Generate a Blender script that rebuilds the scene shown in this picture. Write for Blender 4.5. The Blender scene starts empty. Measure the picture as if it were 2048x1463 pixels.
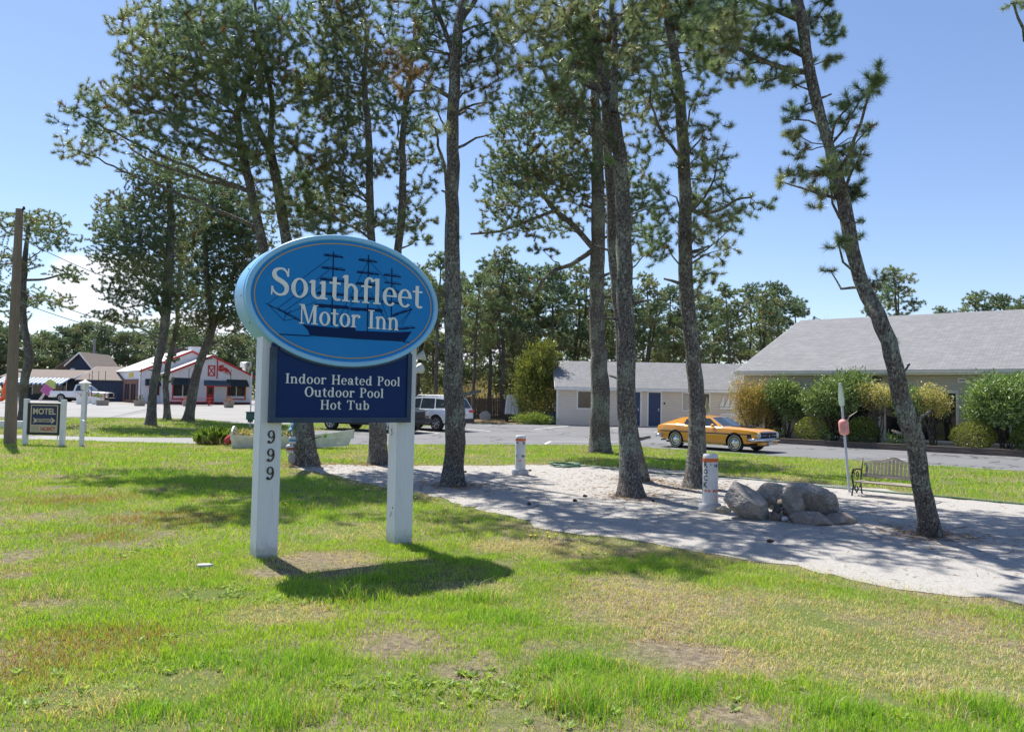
import bpy, bmesh, math, random
import numpy as np
from mathutils import Vector, Matrix, noise as mnoise
rad = math.radians
scene = bpy.context.scene
COL = scene.collection

# ------------------------------------------------------------------ camera
FPX, CAMH = 1500.0, 1.8
PITCH, ROLL = math.atan(63.5 / 1500.0), 0.019
cam_d = bpy.data.cameras.new("camera")
cam_d.sensor_width = 36.0
cam_d.sensor_fit = 'HORIZONTAL'
cam_d.lens = FPX / 2048.0 * 36.0
cam_d.clip_start = 0.05
cam_d.clip_end = 3000
cam = bpy.data.objects.new("camera", cam_d)
CAMR = Matrix.Rotation(math.pi / 2 + PITCH, 3, 'X') @ Matrix.Rotation(ROLL, 3, 'Z')
cam.matrix_world = Matrix.Translation((0, 0, CAMH)) @ CAMR.to_4x4()
COL.objects.link(cam)
scene.camera = cam

# ------------------------------------------------------------------ sky and sun
SUNV = Vector((-0.34, 0.47, 1.0)).normalized()
world = bpy.data.worlds.new("World")
scene.world = world
world.use_nodes = True
wn, wl = world.node_tree.nodes, world.node_tree.links
for n in list(wn):
    wn.remove(n)
w_out = wn.new('ShaderNodeOutputWorld')
w_bg = wn.new('ShaderNodeBackground')
w_bg.inputs['Strength'].default_value = 0.079
w_sky = wn.new('ShaderNodeTexSky')
w_sky.sky_type = 'NISHITA'
w_sky.sun_disc = False
w_sky.sun_elevation = math.asin(SUNV.z)
w_sky.sun_rotation = math.atan2(SUNV.x, SUNV.y)
w_sky.altitude = 0
w_sky.air_density = 1.0
w_sky.dust_density = 0.2
w_sky.ozone_density = 6.0
# a bank of cumulus low over the shops, in fixed compass directions
w_tc = wn.new('ShaderNodeTexCoord')
w_sep = wn.new('ShaderNodeSeparateXYZ')
wl.new(w_tc.outputs['Generated'], w_sep.inputs[0])
def wmath(op, a, b=None, c=None):
    n = wn.new('ShaderNodeMath'); n.operation = op
    for i, v in enumerate((a, b, c)):
        if v is None: continue
        if isinstance(v, (int, float)): n.inputs[i].default_value = v
        else: wl.new(v, n.inputs[i])
    return n.outputs[0]
az = wmath('ARCTAN2', w_sep.outputs[0], w_sep.outputs[1])
el = wmath('ARCSINE', w_sep.outputs[2])
w_noise = wn.new('ShaderNodeTexNoise')
w_noise.inputs['Scale'].default_value = 9.0
w_noise.inputs['Detail'].default_value = 9.0
w_noise.inputs['Roughness'].default_value = 0.58
wl.new(w_tc.outputs['Generated'], w_noise.inputs['Vector'])
def blob(a0, e0, ra, re):
    dx = wmath('DIVIDE', wmath('SUBTRACT', az, a0), ra)
    dy = wmath('DIVIDE', wmath('SUBTRACT', el, e0), re)
    return wmath('SUBTRACT', 1.0, wmath('SQRT', wmath('ADD', wmath('MULTIPLY', dx, dx), wmath('MULTIPLY', dy, dy))))
m = wmath('MAXIMUM', blob(-0.50, 0.12, 0.075, 0.05), blob(-0.06, 0.075, 0.09, 0.035))
m = wmath('MAXIMUM', m, blob(-0.40, 0.085, 0.08, 0.022))
m = wmath('MAXIMUM', m, blob(0.19, 0.02, 0.2, 0.03))
m = wmath('ADD', wmath('MULTIPLY', m, 1.1), wmath('MULTIPLY', wmath('SUBTRACT', w_noise.outputs['Fac'], 0.5), 1.6))
w_ramp = wn.new('ShaderNodeMapRange')
w_ramp.interpolation_type = 'SMOOTHSTEP'
w_ramp.inputs['From Min'].default_value = 0.08
w_ramp.inputs['From Max'].default_value = 0.42
wl.new(m, w_ramp.inputs['Value'])
w_mix = wn.new('ShaderNodeMix'); w_mix.data_type = 'RGBA'
w_mix.inputs['B'].default_value = (6.0, 6.3, 6.9, 1)
wl.new(w_ramp.outputs[0], w_mix.inputs['Factor'])
w_tint = wn.new('ShaderNodeMix'); w_tint.data_type = 'RGBA'; w_tint.blend_type = 'MULTIPLY'; w_tint.inputs['Factor'].default_value = 1.0; w_tint.inputs['B'].default_value = (1.06, 0.935, 0.91, 1)
wl.new(w_sky.outputs[0], w_tint.inputs['A'])
wl.new(w_tint.outputs['Result'], w_mix.inputs['A'])
wl.new(w_mix.outputs['Result'], w_bg.inputs['Color'])
wl.new(w_bg.outputs[0], w_out.inputs[0])

sun_d = bpy.data.lights.new("sun", 'SUN')
sun_d.energy = 3.5
sun_d.angle = rad(0.53)
sun_d.color = (1.0, 0.95, 0.87)
sun = bpy.data.objects.new("sun", sun_d)
sun.rotation_euler = SUNV.to_track_quat('Z', 'Y').to_euler()
sun.location = SUNV * 60
COL.objects.link(sun)

scene.view_settings.view_transform = 'Standard'
scene.view_settings.look = 'None'
scene.view_settings.exposure = 1.25
scene.view_settings.gamma = 1.0
scene.cycles.max_bounces = 6
scene.cycles.transparent_max_bounces = 8
scene.cycles.use_adaptive_sampling = True

# ------------------------------------------------------------------ placing: photo point -> place on the ground
def gz(y): return 0.0095 * min(max(y - 30.0, 0.0), 80.0)
def ray(px, py): return CAMR @ Vector(((px - 1024) / FPX, -(py - 731.5) / FPX, -1))
def at(px, py):
    d = ray(px, py); z = 0.0
    for _ in range(25):
        t = (z - CAMH) / d.z
        p = Vector((0, 0, CAMH)) + t * d
        z = gz(p.y)
    return p
def atd(px, py, Y):
    d = ray(px, py)
    return Vector((0, 0, CAMH)) + d * (Y / d.y)
def plane_hit(px, py, P, u):
    """wall through P running along the horizontal unit vector u -> (s along the wall, world z)"""
    n = Vector((u.y, -u.x, 0)); d = ray(px, py); C = Vector((0, 0, CAMH))
    t = (Vector((P.x, P.y, 0)) - C).dot(n) / d.dot(n)
    q = C + d * t
    return (q - Vector((P.x, P.y, 0))).dot(u), q.z

# ------------------------------------------------------------------ mesh helpers
class MB:
    def __init__(s): s.v = []; s.f = []; s.m = []; s.M = None
    def add(s, vs, fs, m=0):
        o = len(s.v)
        if s.M is not None: vs = [s.M @ Vector(v) for v in vs]
        s.v.extend([tuple(v) for v in vs])
        for f in fs:
            s.f.append(tuple(i + o for i in f)); s.m.append(m)
    def box(s, x0, y0, z0, x1, y1, z1, m=0):
        s.add([(x0,y0,z0),(x1,y0,z0),(x1,y1,z0),(x0,y1,z0),(x0,y0,z1),(x1,y0,z1),(x1,y1,z1),(x0,y1,z1)],
              [(0,3,2,1),(4,5,6,7),(0,1,5,4),(1,2,6,5),(2,3,7,6),(3,0,4,7)], m)
    def quad(s, a, b, c, d, m=0): s.add([a, b, c, d], [(0, 1, 2, 3)], m)
    def poly(s, pts, m=0): s.add(pts, [tuple(range(len(pts)))], m)
    def prism(s, pts, vec, m=0):
        n = len(pts); vec = Vector(vec)
        vs = [Vector(p) for p in pts] + [Vector(p) + vec for p in pts]
        s.add(vs, [tuple(range(n))[::-1], tuple(range(n, 2*n))] + [(i, (i+1) % n, n + (i+1) % n, n + i) for i in range(n)], m)
    def tube(s, pts, r, n=8, m=0, cap=True):
        pts = [Vector(p) for p in pts]
        if not hasattr(r, '__len__'): r = [r] * len(pts)
        vs, fs = [], []
        up = None
        for i, p in enumerate(pts):
            t = (pts[min(i+1, len(pts)-1)] - pts[max(i-1, 0)])
            if t.length < 1e-9: t = Vector((0, 0, 1))
            t.normalize()
            if up is None:
                up = Vector((1, 0, 0)) if abs(t.x) < .9 else Vector((0, 1, 0))
            a = (up - t * up.dot(t)).normalized(); b = t.cross(a); up = a
            for k in range(n):
                an = 2 * math.pi * k / n
                vs.append(p + (a * math.cos(an) + b * math.sin(an)) * r[i])
        for i in range(len(pts) - 1):
            for k in range(n):
                fs.append((i*n+k, i*n+(k+1) % n, (i+1)*n+(k+1) % n, (i+1)*n+k))
        if cap:
            fs.append(tuple(range(n))[::-1]); fs.append(tuple(range((len(pts)-1)*n, len(pts)*n)))
        s.add(vs, fs, m)
    def lathe(s, prof, n=24, m=0, M=None, cap=True):
        vs, fs = [], []
        for (r, z) in prof:
            for k in range(n):
                an = 2 * math.pi * k / n
                vs.append(Vector((r * math.cos(an), r * math.sin(an), z)))
        if M is not None: vs = [M @ v for v in vs]
        for i in range(len(prof) - 1):
            for k in range(n):
                fs.append((i*n+k, i*n+(k+1) % n, (i+1)*n+(k+1) % n, (i+1)*n+k))
        if cap: fs.append(tuple(range(n))[::-1]); fs.append(tuple(range((len(prof)-1)*n, len(prof)*n)))
        s.add(vs, fs, m)
    def build(s, name, mats, parent=None, smooth=False, angle=None, bevel=0, loc=None):
        if not isinstance(mats, (list, tuple)): mats = [mats]
        me = bpy.data.meshes.new(name)
        me.from_pydata(s.v, [], s.f)
        for mt in mats: me.materials.append(mt)
        me.polygons.foreach_set('material_index', s.m)
        bm = bmesh.new(); bm.from_mesh(me)
        bmesh.ops.recalc_face_normals(bm, faces=bm.faces)
        bm.to_mesh(me); bm.free()
        if smooth or angle:
            me.polygons.foreach_set('use_smooth', [True] * len(me.polygons))
            if angle: me.set_sharp_from_angle(angle=rad(angle))
        me.update()
        o = bpy.data.objects.new(name, me); COL.objects.link(o)
        if parent is not None: o.parent = parent
        if loc is not None: o.location = loc
        if bevel:
            b = o.modifiers.new('bevel', 'BEVEL'); b.width = bevel; b.segments = 2; b.limit_method = 'ANGLE'
        return o

def raw_mesh(name, V, F, mats, parent=None, colors=None, smooth=False, midx=None):
    """numpy triangles -> one object; colors = per-vertex rgb"""
    me = bpy.data.meshes.new(name)
    V = np.asarray(V, np.float32); F = np.asarray(F, np.int32)
    me.vertices.add(len(V)); me.vertices.foreach_set('co', V.ravel())
    k = F.shape[1]
    me.loops.add(F.size); me.loops.foreach_set('vertex_index', F.ravel())
    me.polygons.add(len(F)); me.polygons.foreach_set('loop_start', np.arange(0, F.size, k, dtype=np.int32))
    if not isinstance(mats, (list, tuple)): mats = [mats]
    for mt in mats: me.materials.append(mt)
    if midx is not None: me.polygons.foreach_set('material_index', np.asarray(midx, np.int32))
    if colors is not None:
        a = me.color_attributes.new('tint', 'FLOAT_COLOR', 'POINT')
        c = np.ones((len(V), 4), np.float32); c[:, :3] = colors
        a.data.foreach_set('color', c.ravel())
    if smooth: me.polygons.foreach_set('use_smooth', np.ones(len(F), bool))
    me.update(); me.validate()
    o = bpy.data.objects.new(name, me); COL.objects.link(o)
    if parent is not None: o.parent = parent
    return o

def tag(o, label=None, cat=None, group=None, kind=None):
    if label: o['label'] = label
    if cat: o['category'] = cat
    if group: o['group'] = group
    if kind: o['kind'] = kind
    return o
def thing(name, label, cat, loc=(0, 0, 0), rz=0.0, group=None):
    o = bpy.data.objects.new(name, None); COL.objects.link(o)
    o.empty_display_size = .2
    o.location = loc; o.rotation_euler = (0, 0, rz)
    return tag(o, label, cat, group)
def copy_tree(o, parent=None):
    c = o.copy(); COL.objects.link(c)
    if parent is not None: c.parent = parent
    for ch in list(o.children): copy_tree(ch, c)
    return c

# ------------------------------------------------------------------ materials
class NT:
    def __init__(s, name):
        s.mat = bpy.data.materials.new(name); s.mat.use_nodes = True
        s.t = s.mat.node_tree
        for n in list(s.t.nodes): s.t.nodes.remove(n)
        s.out = s.n('ShaderNodeOutputMaterial')
    def n(s, typ, **kw):
        n = s.t.nodes.new(typ)
        for k, v in kw.items(): setattr(n, k, v)
        return n
    def set(s, sock, v):
        if isinstance(v, bpy.types.NodeSocket): s.t.links.new(v, sock)
        elif isinstance(v, (tuple, list)) and len(v) == 3 and sock.type == 'RGBA': sock.default_value = (*v, 1)
        else: sock.default_value = v
    def math(s, op, a, b=0.0, c=None):
        n = s.n('ShaderNodeMath', operation=op); s.set(n.inputs[0], a); s.set(n.inputs[1], b)
        if c is not None: s.set(n.inputs[2], c)
        return n.outputs[0]
    def pos(s, scale=(1, 1, 1), kind='Object'):
        tc = s.n('ShaderNodeTexCoord'); mp = s.n('ShaderNodeMapping'); mp.inputs['Scale'].default_value = scale
        s.t.links.new(tc.outputs[kind], mp.inputs['Vector']); return mp.outputs[0]
    def wpos(s, scale=(1, 1, 1)):
        g = s.n('ShaderNodeNewGeometry'); mp = s.n('ShaderNodeMapping'); mp.inputs['Scale'].default_value = scale
        s.t.links.new(g.outputs['Position'], mp.inputs['Vector']); return mp.outputs[0]
    def noise(s, vec, scale, detail=4, rough=.55, dist=0.0):
        n = s.n('ShaderNodeTexNoise'); s.set(n.inputs['Vector'], vec)
        n.inputs['Scale'].default_value = scale; n.inputs['Detail'].default_value = detail
        n.inputs['Roughness'].default_value = rough; n.inputs['Distortion'].default_value = dist
        return n.outputs['Fac']
    def step(s, v, a, b):
        n = s.n('ShaderNodeMapRange', interpolation_type='SMOOTHSTEP'); s.set(n.inputs['Value'], v)
        n.inputs['From Min'].default_value = a; n.inputs['From Max'].default_value = b
        return n.outputs[0]
    def mix(s, f, a, b, blend='MIX'):
        n = s.n('ShaderNodeMix', data_type='RGBA', blend_type=blend); s.set(n.inputs['Factor'], f)
        s.set(n.inputs['A'], a); s.set(n.inputs['B'], b); return n.outputs['Result']
    def bump(s, h, strength=.5, dist=.02):
        n = s.n('ShaderNodeBump'); n.inputs['Strength'].default_value = strength; n.inputs['Distance'].default_value = dist
        s.set(n.inputs['Height'], h); return n.outputs[0]
    def bsdf(s, col, rough=.6, metal=0.0, spec=.5, normal=None, coat=0.0, coat_rough=.05):
        b = s.n('ShaderNodeBsdfPrincipled'); s.set(b.inputs['Base Color'], col); s.set(b.inputs['Roughness'], rough)
        s.set(b.inputs['Metallic'], metal); s.set(b.inputs['Specular IOR Level'], spec)
        b.inputs['Coat Weight'].default_value = coat; b.inputs['Coat Roughness'].default_value = coat_rough
        if normal is not None: s.t.links.new(normal, b.inputs['Normal'])
        return b.outputs[0]
    def done(s, sh): s.t.links.new(sh, s.out.inputs[0]); return s.mat

def sc(c, k): return tuple(x * k for x in c)
def plain(name, col, rough=.6, var=.12, scale=6.0, bump=0.0, bscale=40.0, metal=0.0, spec=.5, coat=0.0, dirt=None):
    t = NT(name); p = t.pos()
    f = t.noise(p, scale, 5)
    c = t.mix(t.step(f, .3, .7), sc(col, 1 - var), sc(col, 1 + var))
    if dirt: c = t.mix(t.math('MULTIPLY', t.step(t.noise(p, scale * .6, 6, .65), .5, .75), dirt[3]), c, dirt[:3])
    nm = t.bump(t.noise(p, bscale, 4), bump, .01) if bump else None
    r = t.math('ADD', rough - .06, t.math('MULTIPLY', f, .12))
    return t.done(t.bsdf(c, r, metal, spec, nm, coat))

def leafy(name, rough=.5, trans=.35, spec=.4, tcol=(1.25, 1.15, .55)):
    """foliage: tint attribute is the leaf's own colour, thin and partly translucent"""
    t = NT(name); a = t.n('ShaderNodeAttribute', attribute_name='tint'); c = a.outputs['Color']
    oi = t.n('ShaderNodeObjectInfo')
    k = t.math('ADD', .88, t.math('MULTIPLY', oi.outputs['Random'], .24))
    kk = t.n('ShaderNodeCombineColor'); t.set(kk.inputs[0], k); t.set(kk.inputs[1], k); t.set(kk.inputs[2], k)
    c = t.mix(1.0, c, kk.outputs[0], 'MULTIPLY')
    b = t.bsdf(c, rough, 0, spec)
    tr = t.n('ShaderNodeBsdfTranslucent'); t.set(tr.inputs['Color'], t.mix(1.0, c, tcol, 'MULTIPLY'))
    mx = t.n('ShaderNodeMixShader'); mx.inputs[0].default_value = trans
    t.t.links.new(b, mx.inputs[1]); t.t.links.new(tr.outputs[0], mx.inputs[2])
    return t.done(mx.outputs[0])

def mk_bark(name, lichen=1.0, tint=(1, 1, 1)):
    t = NT(name); g = t.wpos((1, 1, .42))
    n1 = t.noise(g, 9, 4); 
    warp = t.n('ShaderNodeVectorMath', operation='ADD')
    cb = t.n('ShaderNodeCombineXYZ'); off = t.math('MULTIPLY', t.math('SUBTRACT', n1,   .5), .30)
    for i in range(3): t.set(cb.inputs[i], off)
    t.set(warp.inputs[0], g); t.set(warp.inputs[1], cb.outputs[0])
    v = t.n('ShaderNodeTexVoronoi', feature='DISTANCE_TO_EDGE'); v.inputs['Scale'].default_value = 24
    t.t.links.new(warp.outputs[0], v.inputs['Vector'])
    plate = t.step(v.outputs['Distance'], .0, .26)
    fine = t.step(t.noise(t.wpos((1, 1, .6)), 34, 6, .68), .36, .66)
    c = t.mix(fine, (.15*tint[0], .128*tint[1], .114*tint[2]), (.60*tint[0], .55*tint[1], .50*tint[2]))
    c = t.mix(t.math('MULTIPLY', t.math('SUBTRACT', 1.0, plate), .60), c, (.055, .045, .04))
    w = t.wpos((1, 1, .75))
    l1 = t.noise(w, 17, 6, .74); l2 = t.noise(w, 2.2, 3)
    lm = t.step(t.math('ADD', l1, t.math('MULTIPLY', t.math('SUBTRACT', l2, .5), .85)),   .535, .585)
    lm = t.math('MULTIPLY', t.math('MULTIPLY', lm, lichen), t.math('ADD', .35, t.math('MULTIPLY', plate, .65)))
    c = t.mix(t.math('MULTIPLY', lm, .85), c, (.60, .66, .53))
    h = t.math('ADD', plate, t.math('MULTIPLY', fine, .45))
    return t.done(t.bsdf(c, .9, 0, .2, t.bump(h, 1.0, .05)))

BARK = mk_bark('pine_bark')
BARK_FAR = mk_bark('pine_bark_far', .5, (.85, .8, .8))
NEEDLE = leafy('pine_needles', .34, .40, .6, (1.05, 1.15, .75))
LEAF = leafy('leaf_green', .38, .28, .5)
def mk_faded(name, col, fade, amt):
    t = NT(name); a = t.noise(t.pos((1, 1, 1)), 1.6, 5, .6); s = t.noise(t.pos((9, 9, .7)), 2.4, 5, .65)
    c = t.mix(t.math('MULTIPLY', t.step(a, .35, .75), amt), col, fade)
    c = t.mix(t.math('MULTIPLY', t.step(s, .55, .8), amt * .8), c, sc(fade, 1.1))
    f = t.noise(t.pos(), 60, 3); c = t.mix(t.math('MULTIPLY', t.step(f, .66, .74), amt), c, sc(fade, .5))
    return t.done(t.bsdf(c, t.math('ADD', .42, t.math('MULTIPLY', s, .2)), 0, .2, t.bump(f, .08, .004)))
GRASS = leafy('grass_blade', .5, .42, .35, (1.2, 1.15, .5))

def mk_ground():
    t = NT('lawn_soil'); w = t.wpos()
    a = t.noise(w, .55, 6, .6); b = t.noise(w, 14, 5, .65); d = t.noise(w, 90, 3)
    c = t.mix(t.step(b, .3, .7), (.10, .08, .06), (.27, .225, .16))
    c = t.mix(t.step(a, .42, .60), c, t.mix(b, (.055, .095, .018), (.15, .20, .045)))
    c = t.mix(t.math('MULTIPLY', t.step(d, .5, .8), .5), c, (.30, .25, .15))
    return t.done(t.bsdf(c, .95, 0, .15, t.bump(t.math('ADD', b, d), .6, .03)))
def mk_sand():
    t = NT('pale_shell_sand'); w = t.wpos()
    a = t.noise(w, .8, 5, .6); b = t.noise(w, 55, 4, .7); d = t.noise(w, 7, 5, .6)
    c = t.mix(a, (.43, .41, .385), (.52, .50, .475))
    c = t.mix(t.step(b, .35, .75), sc((.46, .44, .41), .66), c)
    c = t.mix(t.math('MULTIPLY', t.step(d, .60, .72), .35), c, (.22, .17, .12))
    h = t.math('ADD', t.math('MULTIPLY', b, .4), t.math('MULTIPLY', d, 1.2))
    return t.done(t.bsdf(c, .95, 0, .2, t.bump(h, .55, .05)))
def mk_asphalt(name, lo, hi, crack=True):
    t = NT(name); w = t.wpos()
    a = t.noise(w, .35, 5, .6); b = t.noise(w, 60, 3, .7)
    c = t.mix(t.step(a, .3, .7), lo, hi)
    c = t.mix(t.math('MULTIPLY', b, .5), c, sc(hi, 1.35))
    if crack:
        v = t.n('ShaderNodeTexVoronoi', feature='DISTANCE_TO_EDGE'); v.inputs['Scale'].default_value = .22
        cb = t.n('ShaderNodeVectorMath', operation='ADD'); t.set(cb.inputs[0], w)
        nn = t.n('ShaderNodeTexNoise'); nn.inputs['Scale'].default_value = .8; t.set(nn.inputs['Vector'], w)
        ml = t.n('ShaderNodeVectorMath', operation='SCALE'); t.set(ml.inputs[0], nn.outputs['Color']); ml.inputs['Scale'].default_value = 2.5
        t.t.links.new(ml.outputs[0], cb.inputs[1]); t.t.links.new(cb.outputs[0], v.inputs['Vector'])
        c = t.mix(t.math('SUBTRACT', 1.0, t.step(v.outputs['Distance'], .004, .014)), c, (.045, .045, .048))
    return t.done(t.bsdf(c, .85, 0, .3, t.bump(b, .4, .01)))
def mk_floor():
    t = NT('needle_litter'); w = t.wpos()
    a = t.noise(w, .6, 5, .6); b = t.noise(w, 22, 5, .7)
    c = t.mix(b, (.10, .06, .035), (.30, .20, .12))
    c = t.mix(t.step(a, .5, .65), c, (.07, .085, .03))
    return t.done(t.bsdf(c, .95, 0, .15, t.bump(b, .5, .04)))
def mk_siding(name, col, pitch=.105, dirt=.12):
    t = NT(name); w = t.wpos()
    sx = t.n('ShaderNodeSeparateXYZ'); t.t.links.new(w, sx.inputs[0])
    fr = t.math('FRACT', t.math('DIVIDE', sx.outputs[2], pitch))
    n1 = t.noise(t.wpos((.6, .6, 3)), 2.2, 5)
    c = t.mix(n1, sc(col, 1 - dirt), sc(col, 1 + dirt * .6))
    c = t.mix(t.math('MULTIPLY', t.math('SUBTRACT', 1.0, t.step(fr, .02, .16)), .6), c, sc(col, .35))
    return t.done(t.bsdf(c, .55, 0, .35, t.bump(t.math('SUBTRACT', 1.0, fr), .8, .02)))
def mk_shingle(name, c1, c2, sx=1.0, sz=1.0):
    t = NT(name); p = t.pos()
    sp = t.n('ShaderNodeSeparateXYZ'); t.t.links.new(p, sp.inputs[0])
    cb = t.n('ShaderNodeCombineXYZ'); t.set(cb.inputs[0], t.math('MULTIPLY', sp.outputs[0], sx)); t.set(cb.inputs[1], t.math('MULTIPLY', sp.outputs[2], sz))
    b = t.n('ShaderNodeTexBrick'); t.t.links.new(cb.outputs[0], b.inputs['Vector'])
    b.inputs['Scale'].default_value = 1.0; b.inputs['Brick Width'].default_value = .32; b.inputs['Row Height'].default_value = .07
    b.inputs['Mortar Size'].default_value = .011; b.offset = .37
    b.inputs['Color1'].default_value = (*c1, 1); b.inputs['Color2'].default_value = (*c2, 1)
    b.inputs['Mortar'].default_value = (*sc(c1, .45), 1)
    n1 = t.noise(p, .9, 5, .6); n2 = t.noise(p, 30, 3)
    c = t.mix(t.math('MULTIPLY', t.step(n1, .35, .7), .45), b.outputs['Color'], sc(c1, .78))
    c = t.mix(t.math('MULTIPLY', n2, .35), c, sc(c2, 1.25))
    return t.done(t.bsdf(c, .9, 0, .25, t.bump(b.outputs['Fac'], -.4, .01)))
def mk_wood(name, a, b, scale=(2, 2, 2), axis=2, rough=.75):
    t = NT(name); s_ = [scale[0] * 9] * 3; s_[axis] = scale[0] * .5
    p = t.pos(tuple(s_)); n1 = t.noise(p, 2.5, 6, .65, .6)
    c = t.mix(t.step(n1, .3, .7), a, b)
    return t.done(t.bsdf(c, rough, 0, .3, t.bump(n1, .35, .01)))
def mk_rock(name, a, b, lichen=.5):
    t = NT(name); p = t.pos()
    n1 = t.noise(p, 5, 8, .68); n2 = t.noise(p, 38, 4, .7); n3 = t.noise(p, 2.1, 4, .6)
    c = t.mix(t.step(n1, .3, .7), a, b)
    c = t.mix(t.math('MULTIPLY', t.step(n2, .45, .7), .65), c, sc(a, .38))
    v = t.n('ShaderNodeTexVoronoi', feature='DISTANCE_TO_EDGE'); v.inputs['Scale'].default_value = 5.5; cbv = t.n('ShaderNodeVectorMath', operation='ADD'); nz = t.n('ShaderNodeTexNoise'); nz.inputs['Scale'].default_value = 6; t.set(nz.inputs['Vector'], p); t.set(cbv.inputs[0], p); t.t.links.new(nz.outputs['Color'], cbv.inputs[1]); t.t.links.new(cbv.outputs[0], v.inputs['Vector'])
    crk = t.math('SUBTRACT', 1.0, t.step(v.outputs['Distance'], .0, .03)); c = t.mix(t.math('MULTIPLY', crk, .45), c, sc(a, .3))
    c = t.mix(t.math('MULTIPLY', t.step(n3, .55, .68), .45), c, (.30, .22, .15))
    l = t.math('MULTIPLY', t.step(t.noise(p, 6.5, 7, .75), .60, .66), lichen)
    c = t.mix(l, c, (.33, .37, .29))
    h = t.math('ADD', n1, t.math('MULTIPLY', n2, .3))
    return t.done(t.bsdf(c, .9, 0, .25, t.bump(h, .9, .05)))
def mk_glass(name, col=(.02, .024, .028), rough=.06):
    t = NT(name); p = t.pos(); n1 = t.noise(p, 1.3, 3)
    c = t.mix(n1, sc(col, .6), sc(col, 1.8))
    return t.done(t.bsdf(c, rough, 0, .6, t.bump(t.noise(p, .9, 2), .05, .05)))

SOIL = mk_ground(); SAND = mk_sand(); LITTER = mk_floor()
ASPH = mk_asphalt('driveway_asphalt', (.115, .116, .122), (.165, .166, .172))
LOTA = mk_asphalt('pale_lot_asphalt', (.21, .207, .20), (.27, .265, .255), False)
WALKA = mk_asphalt('entrance_drive_asphalt', (.20, .195, .19), (.27, .265, .26), False)
WHITE = plain('white_paint', (.78, .78, .76), .45, .05, 5, .15, 30, dirt=(.45, .42, .36, .25))
POSTW_OLD = plain('post_white_paint', (.80, .81, .84), .5, .05, 3, .1, 60, dirt=(.42, .42, .40, .35))
def mk_post():
    t = NT('post_painted_wood'); p = t.pos((16, 16, .9)); q = t.pos()
    g = t.noise(p, 3, 6, .7); d = t.noise(t.pos((5, 5, 1.2)), 2.2, 6, .7)
    c = t.mix(t.step(g, .3, .7), (.64, .66, .73), (.70, .72, .79))
    c = t.mix(t.math('MULTIPLY', t.step(d, .55, .72), .35), c, (.50, .50, .47))
    s = t.n('ShaderNodeSeparateXYZ'); t.t.links.new(q, s.inputs[0])
    low = t.math('MULTIPLY', t.math('SUBTRACT', 1.0, t.step(t.math('ADD', s.outputs[2], t.math('MULTIPLY', t.noise(q, 14, 5), .25)), .10, .34)), .75)
    c = t.mix(low, c, (.30, .31, .22))
    return t.done(t.bsdf(c, .55, 0, .35, t.bump(t.math('ADD', g, d), .35, .006)))
POSTW = mk_post()
LINEP = plain('line_paint', (.68, .68, .66), .7, .12, 8, 0, dirt=(.25, .25, .25, .5))
TRIMW = plain('trim_white', (.74, .74, .73), .5, .05, 4)
DGLASS = mk_glass('window_glass')
BLACKM = plain('black_iron', (.022, .021, .022), .5, .2, 20, .3, 80)
RUBBER = plain('rubber', (.022, .022, .023), .75, .15, 12, .2, 60)
CHROME = plain('chrome', (.62, .63, .65), .16, .06, 8, metal=1.0)
SILVER = plain('alloy', (.50, .51, .53), .32, .06, 8, metal=.85)
DARK = plain('dark_gap', (.015, .015, .016), .8, .1)

# ------------------------------------------------------------------ the ground and what is paved
def sheet(name, poly, off, mat, label=None):
    """flat sheet that follows the gently rising ground"""
    bm = bmesh.new()
    vs = [bm.verts.new((x, y, 0)) for x, y in poly]
    bm.faces.new(vs)
    for yc in (30.0, 110.0):
        bmesh.ops.bisect_plane(bm, geom=bm.verts[:] + bm.edges[:] + bm.faces[:], plane_co=(0, yc, 0), plane_no=(0, 1, 0))
    bmesh.ops.triangulate(bm, faces=[f for f in bm.faces if len(f.verts) > 4])
    for v in bm.verts: v.co.z = gz(v.co.y) + off
    bmesh.ops.recalc_face_normals(bm, faces=bm.faces)
    for f in bm.faces:
        if f.normal.z < 0: f.normal_flip()
    me = bpy.data.meshes.new(name); bm.to_mesh(me); bm.free()
    me.materials.append(mat)
    o = bpy.data.objects.new(name, me); COL.objects.link(o)
    o['kind'] = 'structure'
    return o
def pxpoly(pts): return [(at(*p).x, at(*p).y) for p in pts]
def rough_edge(poly, step=.22, amp=.26, seed=3):
    r = random.Random(seed); out = []
    n = len(poly)
    for i in range(n):
        a = Vector(poly[i]); b = Vector(poly[(i+1) % n]); L = (b - a).length
        k = max(1, int(L / step))
        for j in range(k):
            p = a.lerp(b, j / k)
            q = mnoise.noise_vector(Vector((p.x * .9, p.y * .9, seed)))
            out.append((p.x + (q.x + .5*r.uniform(-1, 1)) * amp, p.y + (q.y + .5*r.uniform(-1, 1)) * amp))
    return out
def inpoly(X, Y, poly):
    inside = np.zeros(len(X), bool); n = len(poly)
    for i in range(n):
        x1, y1 = poly[i]; x2, y2 = poly[(i+1) % n]
        c = ((y1 > Y) != (y2 > Y))
        with np.errstate(divide='ignore', invalid='ignore'):
            xi = (x2 - x1) * (Y - y1) / (y2 - y1 + 1e-12) + x1
        inside ^= c & (X < xi)
    return inside

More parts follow.
